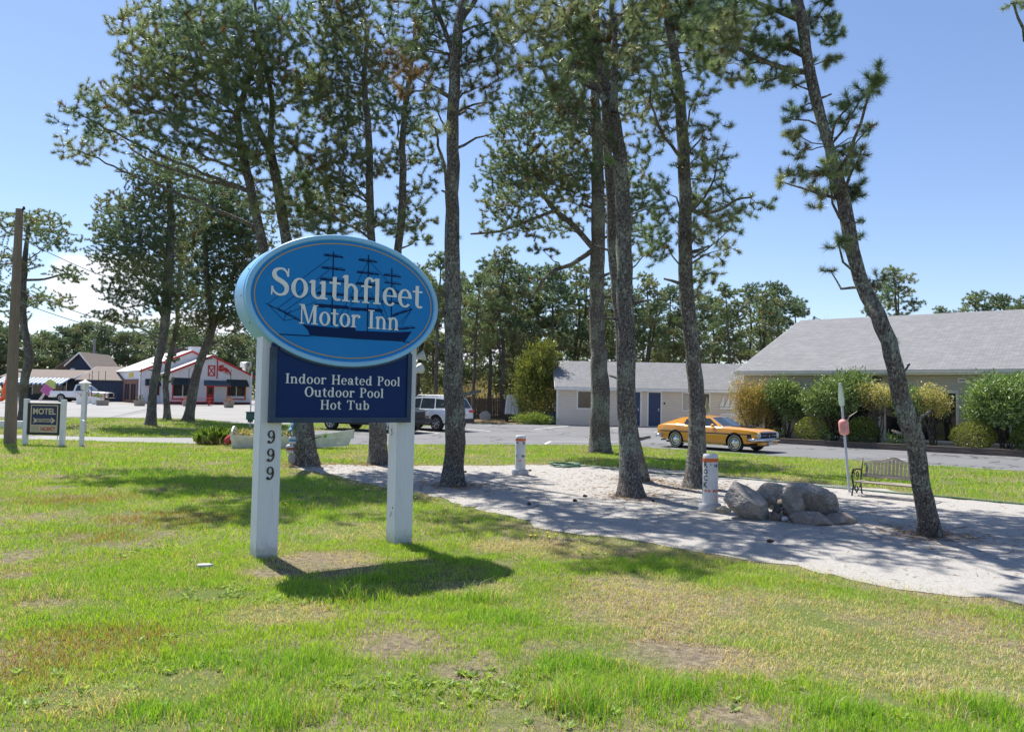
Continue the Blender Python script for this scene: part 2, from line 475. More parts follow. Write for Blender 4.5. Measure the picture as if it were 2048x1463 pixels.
sheet('ground', [(-700, -30), (700, -30), (700, 900), (-700, 900)], 0.0, SOIL)
SANDP = rough_edge(pxpoly([(585, 934), (700, 958), (830, 988), (900, 1008), (1000, 1030), (1100, 1054), (1200, 1075), (1300, 1093), (1400, 1112),
                (1500, 1128), (1600, 1148), (1750, 1170), (1900, 1190), (2048, 1203), (2400, 1245), (2400, 1040), (2048, 1009), (1900, 994), (1750, 977),
                (1600, 966), (1450, 951), (1300, 938), (1200, 931), (1130, 929), (1000, 931), (900, 931), (760, 931), (640, 928)]))
sheet('sand', SANDP, .006, SAND)
kA, kB = at(1551, 886), at(2048, 914)
kd = Vector((kB.x - kA.x, kB.y - kA.y, 0)).normalized(); kn = Vector((-kd.y, kd.x, 0))
if kn.y < 0: kn = -kn
mA, mB = Vector((2.85, 47.0, 0)), Vector((15.5, 46.8, 0))
mu = (mB - mA).normalized(); mn = Vector((-mu.y, mu.x, 0))
kEnd = kA + kd * 40
ASPHP = pxpoly([(440, 883), (548, 886), (700, 889), (900, 889), (1130, 889.5), (1260, 891), (1310, 897), (1420, 903), (1532, 911), (1723, 921.5), (1900, 934), (2048, 943), (2400, 968)]) + \
        [(kEnd.x, kEnd.y), (kA.x, kA.y), ((kA - kd * 3).x, (kA - kd * 3).y)] + [(mB.x + .2, mB.y - .05), (mA.x - .1, mA.y - .12)] + \
        pxpoly([(1060, 847.5), (940, 847.5), (830, 853), (690, 860), (560, 861.5), (440, 876)])
sheet('parking_lot', ASPHP, .008, ASPH)
WALKP = pxpoly([(-700, 860), (0, 869), (230, 874.5), (440, 876), (440, 884), (398, 887.5), (230, 883), (0, 876.5), (-700, 866)])
sheet('entrance_drive', WALKP, .008, WALKA)
LOTP = [(-130, 42.5)] + pxpoly([(0, 833), (200, 834), (390, 837), (500, 849), (600, 848)]) + [(-13, 66), (-13, 112), (-130, 112)]
sheet('shop_lot', LOTP, .008, LOTA)
sheet('woodland_floor', rough_edge([(-12.5, 54), (-5, 49.5), (mA.x - .3, mA.y + .5), (16, 50), (60, 60), (90, 160), (-13, 160)], 2, .6), .004, LITTER)
sheet('bed_soil', [tuple((kA - kd * 2.2 + kn * .1)[:2]), tuple((kEnd + kn * .1)[:2]), tuple((kEnd + kn * 4)[:2]), tuple((kA - kd * 2.2 + kn * 4)[:2])], .11, LITTER)

def line_sheet(name, a, b, w):
    A, B = at(*a), at(*b); d = (B - A); d.z = 0; d.normalize(); n = Vector((-d.y, d.x, 0)) * (w / 2)
    return sheet(name, [tuple((A + n)[:2]), tuple((A - n)[:2]), tuple((B - n)[:2]), tuple((B + n)[:2])], .013, LINEP)
for a, b in (((1090, 888), (1101, 882.5)), ((1100, 883), (1235, 883.5)), ((1068, 858.5), (1140, 851.5)), ((934, 857.5), (981, 862.5)), ((835, 861), (878, 866.5)), ((1223, 856.5), (1290, 851)), ((1309, 863.5), (1330, 861.5)), ((1775, 916), (1812, 919))):
    line_sheet('parking_line', a, b, .11)

# ------------------------------------------------------------------ grass
rngN = np.random.default_rng(11)
def vnoise(X, Y, s, seed):
    r = np.random.default_rng(seed); T = r.random((256, 256))
    x = X * s + 1000; y = Y * s + 1000
    xi = np.floor(x).astype(int); yi = np.floor(y).astype(int); fx = x - xi; fy = y - yi
    fx = fx*fx*(3-2*fx); fy = fy*fy*(3-2*fy)
    g = lambda i, j: T[(xi+i) & 255, (yi+j) & 255]
    return (g(0,0)*(1-fx)+g(1,0)*fx)*(1-fy) + (g(0,1)*(1-fx)+g(1,1)*fx)*fy
def fbm(X, Y, s, seed): return .5*vnoise(X, Y, s, seed) + .3*vnoise(X, Y, s*2.3, seed+1) + .2*vnoise(X, Y, s*5.1, seed+2)

# patches of the lawn seen in the photo: (photo point, radius across, radius in depth)
def patch(X, Y, px, py, rx, ry):
    c = at(px, py); return np.clip(1 - np.sqrt(((X - c.x) / rx)**2 + ((Y - c.y) / ry)**2), 0, 1)
BARE = [(800, 1290, .55, .5), (930, 1345, .35, .25), (1330, 1310, .55, .35), (545, 1145, .4, .28), (420, 1190, .5, .25), (1500, 1440, .4, .25)]
STRAW = [(1150, 1095, 1.5, .8), (1500, 1230, 2.0, 1.0), (1900, 1330, 1.6, .9), (1450, 1320, .9, .4), (650, 1120, .7, .5), (180, 1400, .4, .3), (1750, 1250, 1.2, .6), (960, 1180, .5, .4), (700, 1060, .7, .8), (1280, 1170, .7, .6), (560, 1230, .6, .4)]
REDD = [(330, 1040, 1.2, 1.1), (200, 1280, .8, .5), (230, 1075, 1.0, .6), (60, 1330, .5, .5), (150, 1000, 1.2, 1.0)]
LUSH = [(500, 1340, .8, .5), (430, 1430, 1.0, .35), (90, 1180, .6, .5), (1100, 1330, .6, .3), (1200, 1420, .6, .25), (650, 1010, .8, 1.3), (330, 950, 2.5, 1.3), (1960, 1420, .5, .3), (1000, 1240, .6, .3), (620, 960, 1, 1.2)]
TALL = [(1130, 1410, .40, .22), (1340, 1390, .45, .22), (560, 1440, .35, .15), (90, 1190, .4, .35), (1990, 1420, .4, .25), (950, 1200, .5, .15), (720, 1200, .4, .12), (1220, 1330, .3, .15), (250, 1420, .3, .15), (1700, 1430, .4, .2)]
def field(X, Y, L): 
    f = np.zeros(len(X))
    for p in L: f = np.maximum(f, patch(X, Y, *p))
    return f
def lawn(n, d0, d1, power, wk, hk, seg, aw=rad(52)):
    u = rngN.random(n); d = (d0**power + u * (d1**power - d0**power))**(1/power)
    a = (rngN.random(n) * 2 - 1) * aw
    X, Y = d * np.sin(a), d * np.cos(a)
    keep = ~inpoly(X, Y, ASPHP) & ~inpoly(X, Y, WALKP) & ~inpoly(X, Y, LOTP)
    hv = np.where(rngN.random(n) < .18, .42, .13); jx, jy = rngN.normal(0, 1, n) * hv, rngN.normal(0, 1, n) * hv
    insand = inpoly(X + jx, Y + jy, SANDP)
    keep &= ~insand | (rngN.random(n) < .004)
    keep &= ~((X > -12.5) & (Y > 49)) & (Y < 58)
    # not in the bed by the lobby
    keep &= ((X - kA.x) * kn.x + (Y - kA.y) * kn.y) < 0
    wob = (fbm(X, Y, 1.6, 5) - .5) * 1.3
    bare = np.clip(field(X, Y, BARE) * 1.8 + wob * (field(X, Y, BARE) > 0), 0, 1)
    straw = np.clip(field(X, Y, STRAW) * 2.5 + wob * .9 + .02, 0, 1)
    straw = np.maximum(straw, np.clip((fbm(X, Y, .45, 20) - .60) * 4.5, 0, 1) * .85)
    red = np.clip(field(X, Y, REDD) * 1.6 + wob * .8, 0, 1)
    lush = np.clip(field(X, Y, LUSH) * 1.7 + wob * .6, 0, 1)
    tall = np.clip(field(X, Y, TALL) * 2 + wob * .5 * (field(X, Y, TALL) > 0), 0, 1)
    lush = np.maximum(np.maximum(lush, tall), np.clip((fbm(X, Y, .6, 40) - .5) * 4, 0, 1) * .7)
    bare = np.maximum(bare, np.clip((fbm(X, Y, 1.1, 60) - .64) * 7, 0, .75))
    edge = np.zeros(n)
    if d0 < 20:
        for k in range(6):
            ex, ey = .5 * math.cos(k * 1.047), .5 * math.sin(k * 1.047)
            edge += inpoly(X + ex, Y + ey, SANDP)
        edge = np.clip(edge / 4, 0, 1)
        straw = np.maximum(straw, edge * .8); bare = np.maximum(bare, edge * .6)
    keep &= rngN.random(n) > bare * .82
    keep &= rngN.random(n) > straw * .25
    X, Y, d, straw, red, lush, bare, tall = [q[keep] for q in (X, Y, d, straw, red, lush, bare, tall)]
    n = len(X)
    th = rngN.random(n) * 2 * math.pi
    H_ = hk * (1 + 1.3 * tall * rngN.random(n)) * (1 - .45 * bare) * (.45 + .75 * rngN.random(n)) * (1 - .35 * straw) * (1 + .65 * lush) * (.75 + .6 * vnoise(X, Y, 3.1, 77)) * (.5 + .95 * vnoise(X, Y, 8.5, 78))
    W_ = wk * (.7 + .6 * rngN.random(n))
    lean = H_ * (.15 + .65 * rngN.random(n) + .5 * straw)
    lt = rngN.random(n) * 2 * math.pi
    lx, ly = np.cos(lt) * lean, np.sin(lt) * lean
    sx, sy = np.cos(th) * W_ / 2, np.sin(th) * W_ / 2
    Z = .0095 * np.clip(Y - 30, 0, 80)
    # colours of the blades themselves
    r1 = rngN.random(n)[:, None]; hue = vnoise(X, Y, .8, 91)[:, None]
    green = np.array([.370, .540, .048]) * (1 - hue) + np.array([.285, .470, .052]) * hue
    deep = np.array([.14, .35, .045]) * (1 - r1) + np.array([.29, .51, .045]) * r1
    dry = np.array([.68, .60, .36]) * (1 - r1) + np.array([.50, .42, .22]) * r1
    rd = np.array([.42, .20, .12]) * (1 - r1) + np.array([.34, .27, .09]) * r1
    c = green * (.8 + .4 * r1)
    ls = (lush * .75)[:, None]; c = c * (1 - ls) + deep * ls
    isdry = (rngN.random(n) < .07 + .74 * straw + .6 * bare)[:, None]
    c = np.where(isdry, dry, c)
    isred = (rngN.random(n) < .6 * red)[:, None]
    c = np.where(isred, rd, c)
    k = 5 if seg == 2 else 3
    V = np.zeros((n, k, 3), np.float32)
    V[:, 0] = np.stack([X - sx, Y - sy, Z - .004], 1); V[:, 1] = np.stack([X + sx, Y + sy, Z - .004], 1)
    if seg == 2:
        mx, my, mz = X + lx * .32, Y + ly * .32, Z + H_ * .58
        V[:, 2] = np.stack([mx + sx * .7, my + sy * .7, mz], 1); V[:, 3] = np.stack([mx - sx * .7, my - sy * .7, mz], 1)
        V[:, 4] = np.stack([X + lx, Y + ly, Z + H_ * (1 - .25 * lean / (H_ + 1e-6))], 1)
        T = np.array([[0, 1, 2], [0, 2, 3], [3, 2, 4]])
    else:
        V[:, 2] = np.stack([X + lx, Y + ly, Z + H_], 1); T = np.array([[0, 1, 2]])
    F = (np.arange(n)[:, None, None] * k + T[None]).reshape(-1, 3)
    return V.reshape(-1, 3), F, np.repeat(c, k, axis=0)
parts = [lawn(430000, 2.8, 9.5, 1.7, .0046, .046, 2), lawn(330000, 9.5, 18, 1.5, .0085, .052, 1), lawn(260000, 18, 31, 1.2, .016, .06, 1), lawn(140000, 31, 50, 1.0, .032, .07, 1)]
V, F, C_, o_ = [], [], [], 0
for v, f, c in parts:
    V.append(v); F.append(f + o_); C_.append(c); o_ += len(v)
grass = raw_mesh('grass', np.concatenate(V), np.concatenate(F), GRASS, None, np.concatenate(C_))
tag(grass, 'patchy spring grass, green and straw coloured, growing on the lawn', 'grass', kind='stuff')
del V, F, C_, parts

# broad-leaved weeds and clover rosettes in the near lawn
def leaf_quads(P, D, Ln, Wd, rng, fold=.25):
    """leaves as two-triangle blades from points P along directions D"""
    n = len(P); r = rng.normal(size=(n, 3)); s = np.cross(D, r); s /= np.linalg.norm(s, axis=1)[:, None] + 1e-9
    up = np.cross(s, D)
    mid = P + D * (Ln * .5)[:, None] + up * (Ln * fold * .3)[:, None]
    V = np.stack([P, mid + s * (Wd * .5)[:, None], P + D * Ln[:, None], mid - s * (Wd * .5)[:, None]], 1)
    F = (np.arange(n)[:, None, None] * 4 + np.array([[0, 1, 2], [0, 2, 3]])[None]).reshape(-1, 3)
    return V.reshape(-1, 3), F
r_ = np.random.default_rng(5)
cx, cy = [], []
for (px, py, sp, k) in ((900, 1370, .5, 26), (1000, 1350, .4, 14), (620, 1200, .5, 20), (440, 1190, .5, 20), (330, 1330, .7, 18), (140, 1410, .6, 16), (1150, 1420, .5, 12), (300, 1100, .7, 14), (1600, 1400, .8, 12), (750, 1380, .4, 12), (1220, 1120, .8, 8), (60, 1065, .4, 10)):
    c = at(px, py); cx += list(c.x + r_.normal(0, sp * .5, k)); cy += list(c.y + r_.normal(0, sp * .3, k))
cx, cy = np.array(cx), np.array(cy); nr = len(cx); kl = 12
ang = r_.random((nr, kl)) * 2 * math.pi; e = .25 + .5 * r_.random((nr, kl))
D = np.stack([np.cos(ang) * np.cos(e), np.sin(ang) * np.cos(e), np.sin(e)], -1).reshape(-1, 3)
P = np.repeat(np.stack([cx, cy, np.full(nr, .005)], 1), kl, 0) + r_.normal(0, .012, (nr * kl, 3)) * [1, 1, .2]
V, F = leaf_quads(P, D, .03 + .035 * r_.random(nr * kl), .014 + .012 * r_.random(nr * kl), r_)
c = np.repeat(np.array([.36, .48, .16]) * (.7 + .6 * r_.random((nr * kl, 1))), 4, 0)
tag(raw_mesh('weeds', V, F, GRASS, None, c), 'low broad-leaved clover and weeds in the thin lawn', 'weeds', kind='stuff')
# fallen pine needles and twigs on the sand and the grass under the pines
n = 15000
a = r_.random(n) * 6.283; 
tb_ = [at(*p) for p in ((614, 930), (757, 928), (905, 972), (1200, 905), (1278, 960), (1262, 993), (1393, 975), (1860, 1070))]
ti = r_.integers(0, len(tb_), n); rad_ = np.abs(r_.normal(0, 1, n)) * np.where(r_.random(n) < .35, .45, 2.6) + .12
X = np.array([tb_[k].x for k in ti]) + rad_ * np.cos(a); Y = np.array([tb_[k].y for k in ti]) + rad_ * np.sin(a)
k = (Y > 4) & ~inpoly(X, Y, ASPHP); X, Y = X[k], Y[k]; n = len(X)
a = r_.random(n) * 6.283; P = np.stack([X, Y, .010 + .012 * r_.random(n)], 1); D = np.stack([np.cos(a), np.sin(a), .10 * r_.random(n)], 1); D /= np.linalg.norm(D, axis=1)[:, None]
big = r_.random(n) < .03
V, F = leaf_quads(P, D, np.where(big, .22, .09) * (.6 + .8 * r_.random(n)), np.where(big, .014, .007), r_, .0)
c = np.repeat(np.array([.24, .14, .075]) * (.5 + .9 * r_.random((n, 1))), 4, 0)
tag(raw_mesh('pine_litter', V, F, GRASS, None, c), 'fallen brown pine needles and twigs scattered under the grove', 'pine litter', kind='stuff')
# dandelion heads
mb = MB()
for i in range(46):
    px, py = random.Random(i).choice([(1960, 965), (1900, 960), (1540, 935), (100, 895), (300, 900), (1180, 1075), (700, 1010)])
    r = random.Random(i * 7 + 1); q = at(px + r.uniform(-140, 140), py + r.uniform(-8, 10))
    if inpoly(np.array([q.x]), np.array([q.y]), SANDP)[0] or inpoly(np.array([q.x]), np.array([q.y]), ASPHP)[0]: continue
    mb.tube([(q.x, q.y, q.z), (q.x, q.y, q.z + .06)], .004, 4, 1)
    mb.lathe([(.004, 0), (.02, .006), (.018, .014), (.004, .018)], 7, 0, Matrix.Translation((q.x, q.y, q.z + .058)))
tag(mb.build('dandelion_flowers', [plain('dandelion', (.75, .52, .02), .7), plain('stalk', (.12, .2, .04), .7)]), 'scattered yellow dandelion flowers in the grass', 'flowers', kind='stuff')

# ------------------------------------------------------------------ pines
def catmull(pts, seg):
    P = [np.array(p, float) for p in pts]; P = [2*P[0]-P[1]] + P + [2*P[-1]-P[-2]]
    out = []
    for i in range(1, len(P) - 2):
        L = np.linalg.norm(P[i+1][:3] - P[i][:3]); k = max(2, int(L / seg))
        for j in range(k):
            t = j / k
            out.append(.5*((2*P[i]) + (-P[i-1]+P[i+1])*t + (2*P[i-1]-5*P[i]+4*P[i+1]-P[i+2])*t*t + (-P[i-1]+3*P[i]-3*P[i+1]+P[i+2])*t**3))
    out.append(P[-2]); return np.array(out)

def tuft_mesh(tips, dirs, rng, K, ln, wd, tint):
    n = len(tips)
    D = np.repeat(dirs, K, 0); P = np.repeat(tips, K, 0)
    r = rng.normal(size=(n*K, 3)); r /= np.linalg.norm(r, axis=1)[:, None]
    v = D * .85 + r; v /= np.linalg.norm(v, axis=1)[:, None]
    L = ln * (.6 + .5 * rng.random(n*K)) * np.repeat(.75 + .55 * rng.random(n), K)
    base = P - D * (ln * .5 * rng.random(n*K))[:, None]
    s = np.cross(v, rng.normal(size=(n*K, 3))); s /= np.linalg.norm(s, axis=1)[:, None] + 1e-9
    w = (wd * (.7 + .6*rng.random(n*K)) * .5)[:, None]
    V = np.stack([base - s*w, base + s*w, base + v * L[:, None]], 1)
    F = np.arange(n*K*3).reshape(-1, 3)
    tt = np.repeat(tint, K, 0) * (.75 + .5 * rng.random((n*K, 1)))
    return V.reshape(-1, 3), F, np.repeat(tt, 3, 0)

GREENS = np.array([[.190, .250, .130], [.230, .275, .145], [.165, .230, .140], [.265, .285, .160]])
def grow(stems, blobs, rng, scale_px, name, label, cat, group=None, dens=50, seg=.3, sides=12, loc=None, bark=None, rough=.08, limb_r=1.0, flare=1.24, blob_k=1.38, stubs=9):
    """stems: list of (x,y,z,r) paths; blobs: list of (centre, (rx,ry,rz), kind) -> tree thing with trunk and crown"""
    mb = MB(); nodes = []
    for si, st in enumerate(stems):
        p = catmull(st, seg)
        p[:, :2] += rng.normal(0, .012, (len(p), 2)) * np.minimum(1, np.arange(len(p)) / 4)[:, None]
        pts = p[:, :3]; r = np.maximum(p[:, 3], .012)
        for k in range(len(p)): nodes.append((*pts[k], r[k], si))
        # ring of lumpy bark round the stem
        n = sides; vs = []; fs = []
        zmin = pts[:, 2].min()
        for i in range(len(pts)):
            t = pts[min(i+1, len(pts)-1)] - pts[max(i-1, 0)]; t = t / (np.linalg.norm(t) + 1e-9)
            a = np.cross(t, [0, 1, .01]); a /= np.linalg.norm(a); b = np.cross(t, a)
            hz = pts[i, 2] - zmin
            fl = 1 + (flare - 1) * math.exp(-hz / .13) if si == 0 else 1
            for k in range(n):
                an = 2*math.pi*k/n
                d = a*math.cos(an) + b*math.sin(an)
                q = pts[i] + d * r[i]
                lump = 1 + rough * (mnoise.noise(Vector(q) * 7) + .6 * mnoise.noise(Vector(q) * 19))
                if si == 0 and hz < .35: lump += .22 * math.exp(-hz / .1) * mnoise.noise(Vector((math.cos(an) * 1.6, math.sin(an) * 1.6, si + pts[0, 0])))
                vs.append(pts[i] + d * r[i] * fl * lump)
            if i:
                for k in range(n): fs.append(((i-1)*n+k, (i-1)*n+(k+1) % n, i*n+(k+1) % n, i*n+k))
        if si == 0:
            for k in range(n): vs[k] = (vs[k][0], vs[k][1], zmin - .10)
        fs.append(tuple(range((len(pts)-1)*n, len(pts)*n)))
        mb.add(vs, fs)
    for k in range(stubs):
        j = rng.integers(len(nodes) // 8, max(len(nodes) * 2 // 3, len(nodes) // 8 + 1)); q0 = np.array(nodes[j][:3]); rr = nodes[j][3]
        if rr < .05: continue
        a = rng.uniform(0, 6.28); d = np.array([math.cos(a), math.sin(a), rng.uniform(.05, .5)]); L = rr + rng.uniform(.04, .30)
        mb.tube([q0 + d * rr * .6, q0 + d * (rr * .6 + L * .5) + rng.normal(0, .01, 3), q0 + d * (rr * .6 + L)], [rr * .26, rr * .2, rr * .15], 6)
    nodes = np.array(nodes)
    tips, dirs, tints, sizes = [], [], [], []
    for (c, R, kind) in blobs:
        c = np.array(c, float); R = np.array(R, float) * (1.0 if kind in ('sprout', 'bare') else blob_k)
        hd = np.linalg.norm(nodes[:, :2] - c[:2], axis=1)
        want = c[2] - .42 * hd
        score = np.abs(nodes[:, 2] - want) * 1.0 + hd * .5 + (nodes[:, 3] < .015) * 2
        j = int(np.argmin(score)); A = nodes[j, :3]; dist = np.linalg.norm(c - A)
        loc_nodes = []
        if dist > .18:
            r0 = min(nodes[j, 3] * .5, (.014 + .011 * dist) * limb_r)
            m_ = (A + c) / 2 + rng.normal(0, .09, 3) * dist + np.array([0, 0, .06 * dist * rng.normal()])
            N = max(4, int(dist / .25)); path = []
            for i in range(N + 1):
                t = i / N; q = A*(1-t)**2 + 2*m_*t*(1-t) + c*t*t + rng.normal(0, .025, 3) * (0 < i < N)
                path.append(q)
                if t > .35 or np.all(np.abs((q - c) / R) < 1.2): loc_nodes.append(q)
            mb.tube(path, list(np.linspace(r0, max(.006, r0*.3), N + 1)), 6)
        else: loc_nodes.append(A)
        if kind == 'bare': nt = 0
        else: nt = max(3, int(dens * math.pi * (R[0]+R[1]) / 2 * R[2]))
        u = rng.normal(size=(nt, 3)); u /= np.linalg.norm(u, axis=1)[:, None] + 1e-9
        T = c + u * R * (rng.random((nt, 1)) ** .42)
        T = T[np.argsort(np.linalg.norm((T - c) / R, axis=1))]
        LN = list(loc_nodes)
        base_t = GREENS[rng.integers(0, 4)]
        for q in T:
            arr = np.array(LN); dd = np.linalg.norm(arr - q, axis=1) + .55 * np.maximum(0, arr[:, 2] - q[2])
            b = arr[int(np.argmin(dd))]; L = np.linalg.norm(q - b)
            if L < .04: continue
            mid = (b + q) / 2 + rng.normal(0, .07, 3) * L - np.array([0, 0, .08 * L])
            rr = min(.013, .005 + .006 * L)
            mb.tube([b, mid, q], [rr, rr*.8, .003], 3, cap=False)
            LN.append(mid); LN.append(q)
            d = (q - mid); d = d / (np.linalg.norm(d) + 1e-9); d[2] += .25; d /= np.linalg.norm(d)
            tt = np.array([.30, .19, .09]) * rng.uniform(.7, 1.2) if kind == 'brown' else (base_t * rng.uniform(.75, 1.3) if rng.random() > .05 else np.array([.20, .12, .05]))
            if kind == 'sprout': tt = tt * np.array([.9, 1.25, .8])
            for f in ((1.0, .7, .4) if L > .28 else (1.0, .65)):
                tips.append(b * (1-f) + q * f + (0 if f == 1 else (mid - (b+q)/2) * 2 * f * (1-f)))
                dirs.append(d); tints.append(tt)
    root = thing(name, label, cat, group=group)
    if loc is not None: root.location = loc
    mb.build('trunk', bark or BARK, root, smooth=True)
    K = int(26 + .36 * scale_px) if scale_px > 32 else 26; wd = max(.0048, .62 / scale_px); ln = .115 if scale_px > 120 else (.135 if scale_px > 32 else .20)
    V, F, c = tuft_mesh(np.array(tips), np.array(dirs), rng, K, ln, wd, np.array(tints))
    raw_mesh('crown', V, F, NEEDLE, root, c)
    return root

def px_tree(seed, label, base, stems, blobs, canopy=(), group='pines of the motel grove', dens=50, name='pine_tree', **kw):
    """stems/blobs written as photo points, put at this tree's own distance"""
    rng = np.random.default_rng(seed); b = at(*base); Y = b.y; k = Y / FPX
    S = []
    for si, st in enumerate(stems):
        path = []
        dY = 0
        for i, (px, py, w) in enumerate(st):
            p = atd(px, py, Y + dY)
            if i == 0 and si == 0: p = b.copy()
            path.append((p.x, p.y, p.z, w * k / 2 * .9))
            dY += rng.normal(0, .10)
        S.append(path)
    B = []
    for bl in blobs:
        px, py, rx, ry = bl[:4]; kind = bl[4] if len(bl) > 4 else ''
        ryy = (rx + ry) / 2 * k
        dY = rng.normal(0, .95) if rx > 20 and kind != 'sprout' else rng.normal(0, .25)
        if kind == 'sprout': dY = -rng.uniform(.12, .25)
        c = atd(px, py, Y + dY); kk = (Y + dY) / FPX
        B.append((c, (rx * kk, ryy, ry * kk), kind))
    for (dx, dy, z, r) in canopy:
        B.append(((b.x + dx, b.y + dy, z), (r * .8, r * .8, r * .42), ''))
    return grow(S, B, rng, FPX / Y, name, label, 'tree', group, dens, loc=None, **kw)

rc = random.Random(4)
def high(n, z0, z1, spread, ox=0, oy=0):
    return [(ox + rc.uniform(-spread, spread), oy + rc.uniform(-spread, spread), rc.uniform(z0, z1), rc.uniform(.6, 1.15)) for _ in range(n)]

px_tree(1, 'forked pine behind the blue oval sign, its crown reaching far left', (614, 930),
  [[(614,930,56),(608,880,50),(604,843,48),(598,770,42),(588,690,32),(578,560,27),(572,480,25),(553,361,22),(536,295,20),(500,235,16),(461,184,13),(428,125,10),(382,59,6)],
   [(596,760,30),(570,680,26),(548,600,23),(523,480,21),(494,344,20),(480,295,17),(476,230,14),(500,150,10),(520,60,7)],
   [(540,300,14),(543,190,12),(524,110,10),(512,30,7),(505,-40,5)]],
  [(165,232,52,32),(155,300,46,22),(225,195,55,35),(245,272,66,32),(285,120,62,42),(262,60,40,30),(310,50,60,42),(340,185,78,48),(370,90,78,55),(335,270,68,32),(430,45,80,50),(450,135,78,52),(425,225,74,42),(530,65,70,52),(570,120,56,55),(560,205,56,46),(525,280,55,36),(595,290,26,34),(400,292,56,22),(587,372,26,22),(500,180,50,45),(300,215,60,40),(470,10,60,40),(520,330,50,34),(470,300,50,34),(610,350,34,30),(540,400,40,28),(600,430,34,30),(460,250,60,40),(350,140,70,50),(380,30,70,40),(480,110,60,50),(575,30,50,40),(610,180,34,40),(585,848,10,9,'sprout'),(648,872,7,6,'sprout'),(602,898,8,8,'sprout')],
  canopy=high(9, 12.2, 14.5, 2.6, -1.6), limb_r=1.25)
px_tree(2, 'two-stemmed pine standing behind the right post of the blue sign', (757, 928),
  [[(757,928,44),(756,890,40),(755,850,37),(752,760,26),(748,660,21),(745,560,19),(742,480,18),(738,300,16),(728,150,12),(735,60,8),(705,-20,6)],
   [(762,840,26),(772,740,22),(784,620,19),(797,500,18),(805,400,17),(806,280,15),(812,200,12),(826,100,9),(830,30,6)]],
  [(660,60,48,46),(700,20,48,40),(640,150,50,40),(700,130,58,48),(760,100,48,48),(655,230,50,40),(720,220,58,40),(785,215,46,46),(648,310,40,30),(690,300,50,25),(640,400,40,38),(700,375,40,25),(828,310,42,28),(840,260,34,28),(690,432,46,26),(770,440,46,24),(848,372,22,18),(842,442,28,18),(618,455,38,24),(665,185,50,40),(745,160,40,30),(680,80,40,40),(625,350,40,36),(665,345,44,30),(720,320,40,30),(770,330,40,30),(610,410,40,34),(665,400,40,30),(655,460,40,24),(720,440,36,24),(820,400,34,26),(795,450,34,24),(690,250,46,34),(840,480,26,16)],
  canopy=high(6, 12, 13.8, 1.9))
px_tree(3, 'tall straight pine right of the blue sign with a cluster of dead brown needles', (905, 972),
  [[(905,972,60),(907,935,47),(910,850,45),(907,700,41),(906,560,36),(905,420,31),(906,300,28),(908,200,26),(912,100,24),(918,40,20),(930,-30,16),(928,-120,10)],
   [(912,60,14),(930,30,13),(950,0,11),(952,-40,9)],[(906,110,12),(890,60,11),(872,20,10),(860,-30,8)]],
  [(848,58,56,38),(800,30,46,38),(880,20,56,38),(962,62,54,36),(985,112,40,36),(862,130,46,36),(806,112,38,34,'brown'),(825,150,34,24,'brown'),(962,172,44,28),(952,222,34,18),(866,200,34,26),(1018,42,46,38),(805,178,20,18,'brown'),(985,205,18,14),(930,130,50,30),(836,92,40,26),(870,255,26,18),(985,268,16,8,'bare'),(880,330,20,14),(908,470,12,10,'sprout')],
  canopy=high(10, 10.8, 13.0, 2.0, .2, .4), limb_r=1.3)
px_tree(4, 'thick pine at the lawn edge with long bare lower limbs reaching left', (1200, 905),
  [[(1200,905,52),(1200,880,46),(1200,760,40),(1194,650,34),(1195,520,33),(1196,400,30),(1195,300,26),(1190,200,20),(1180,100,14),(1178,0,8)],
   [(1190,500,14),(1150,455,13),(1105,415,11),(1080,380,9),(1050,340,6)],[(1186,500,12),(1140,530,10),(1100,545,8),(1060,600,5)],[(1110,420,8),(1060,440,7),(1000,462,6),(940,468,4)]],
  [(1040,300,58,34),(1000,370,46,28),(1050,398,56,28),(1110,340,66,38),(1020,458,56,16),(1100,450,56,28),(1060,225,56,38),(1130,240,56,38),(1250,362,44,38),(1290,400,38,38),(1258,460,36,28),(1012,430,36,18),(1150,300,40,30),(1215,430,40,25),(1030,250,50,34),(1080,350,60,34),(1130,360,50,34),(1000,320,40,28),(1160,400,44,30),(1180,330,40,30),(1045,345,50,28),(990,410,30,16),(1085,500,30,12),(1120,560,26,10,'bare'),(1040,590,10,6,'bare')],
  canopy=high(6, 11.5, 14, 2.3))
px_tree(5, 'slender pine trunk standing just behind the lichened pine in the sand', (1278, 960),
  [[(1280,960,46),(1272,920,38),(1264,880,34),(1250,760,29),(1238,620,25),(1225,480,23),(1222,400,21),(1215,300,19),(1210,200,16),(1218,90,12),(1225,-30,8)]],
  [(1180,122,56,46),(1240,150,46,38),(1268,232,36,36),(1286,300,34,28),(1300,500,36,26),(1306,458,34,26),(1150,190,50,30),(1325,400,16,10)],
  canopy=high(6, 10, 12.5, 2.0))
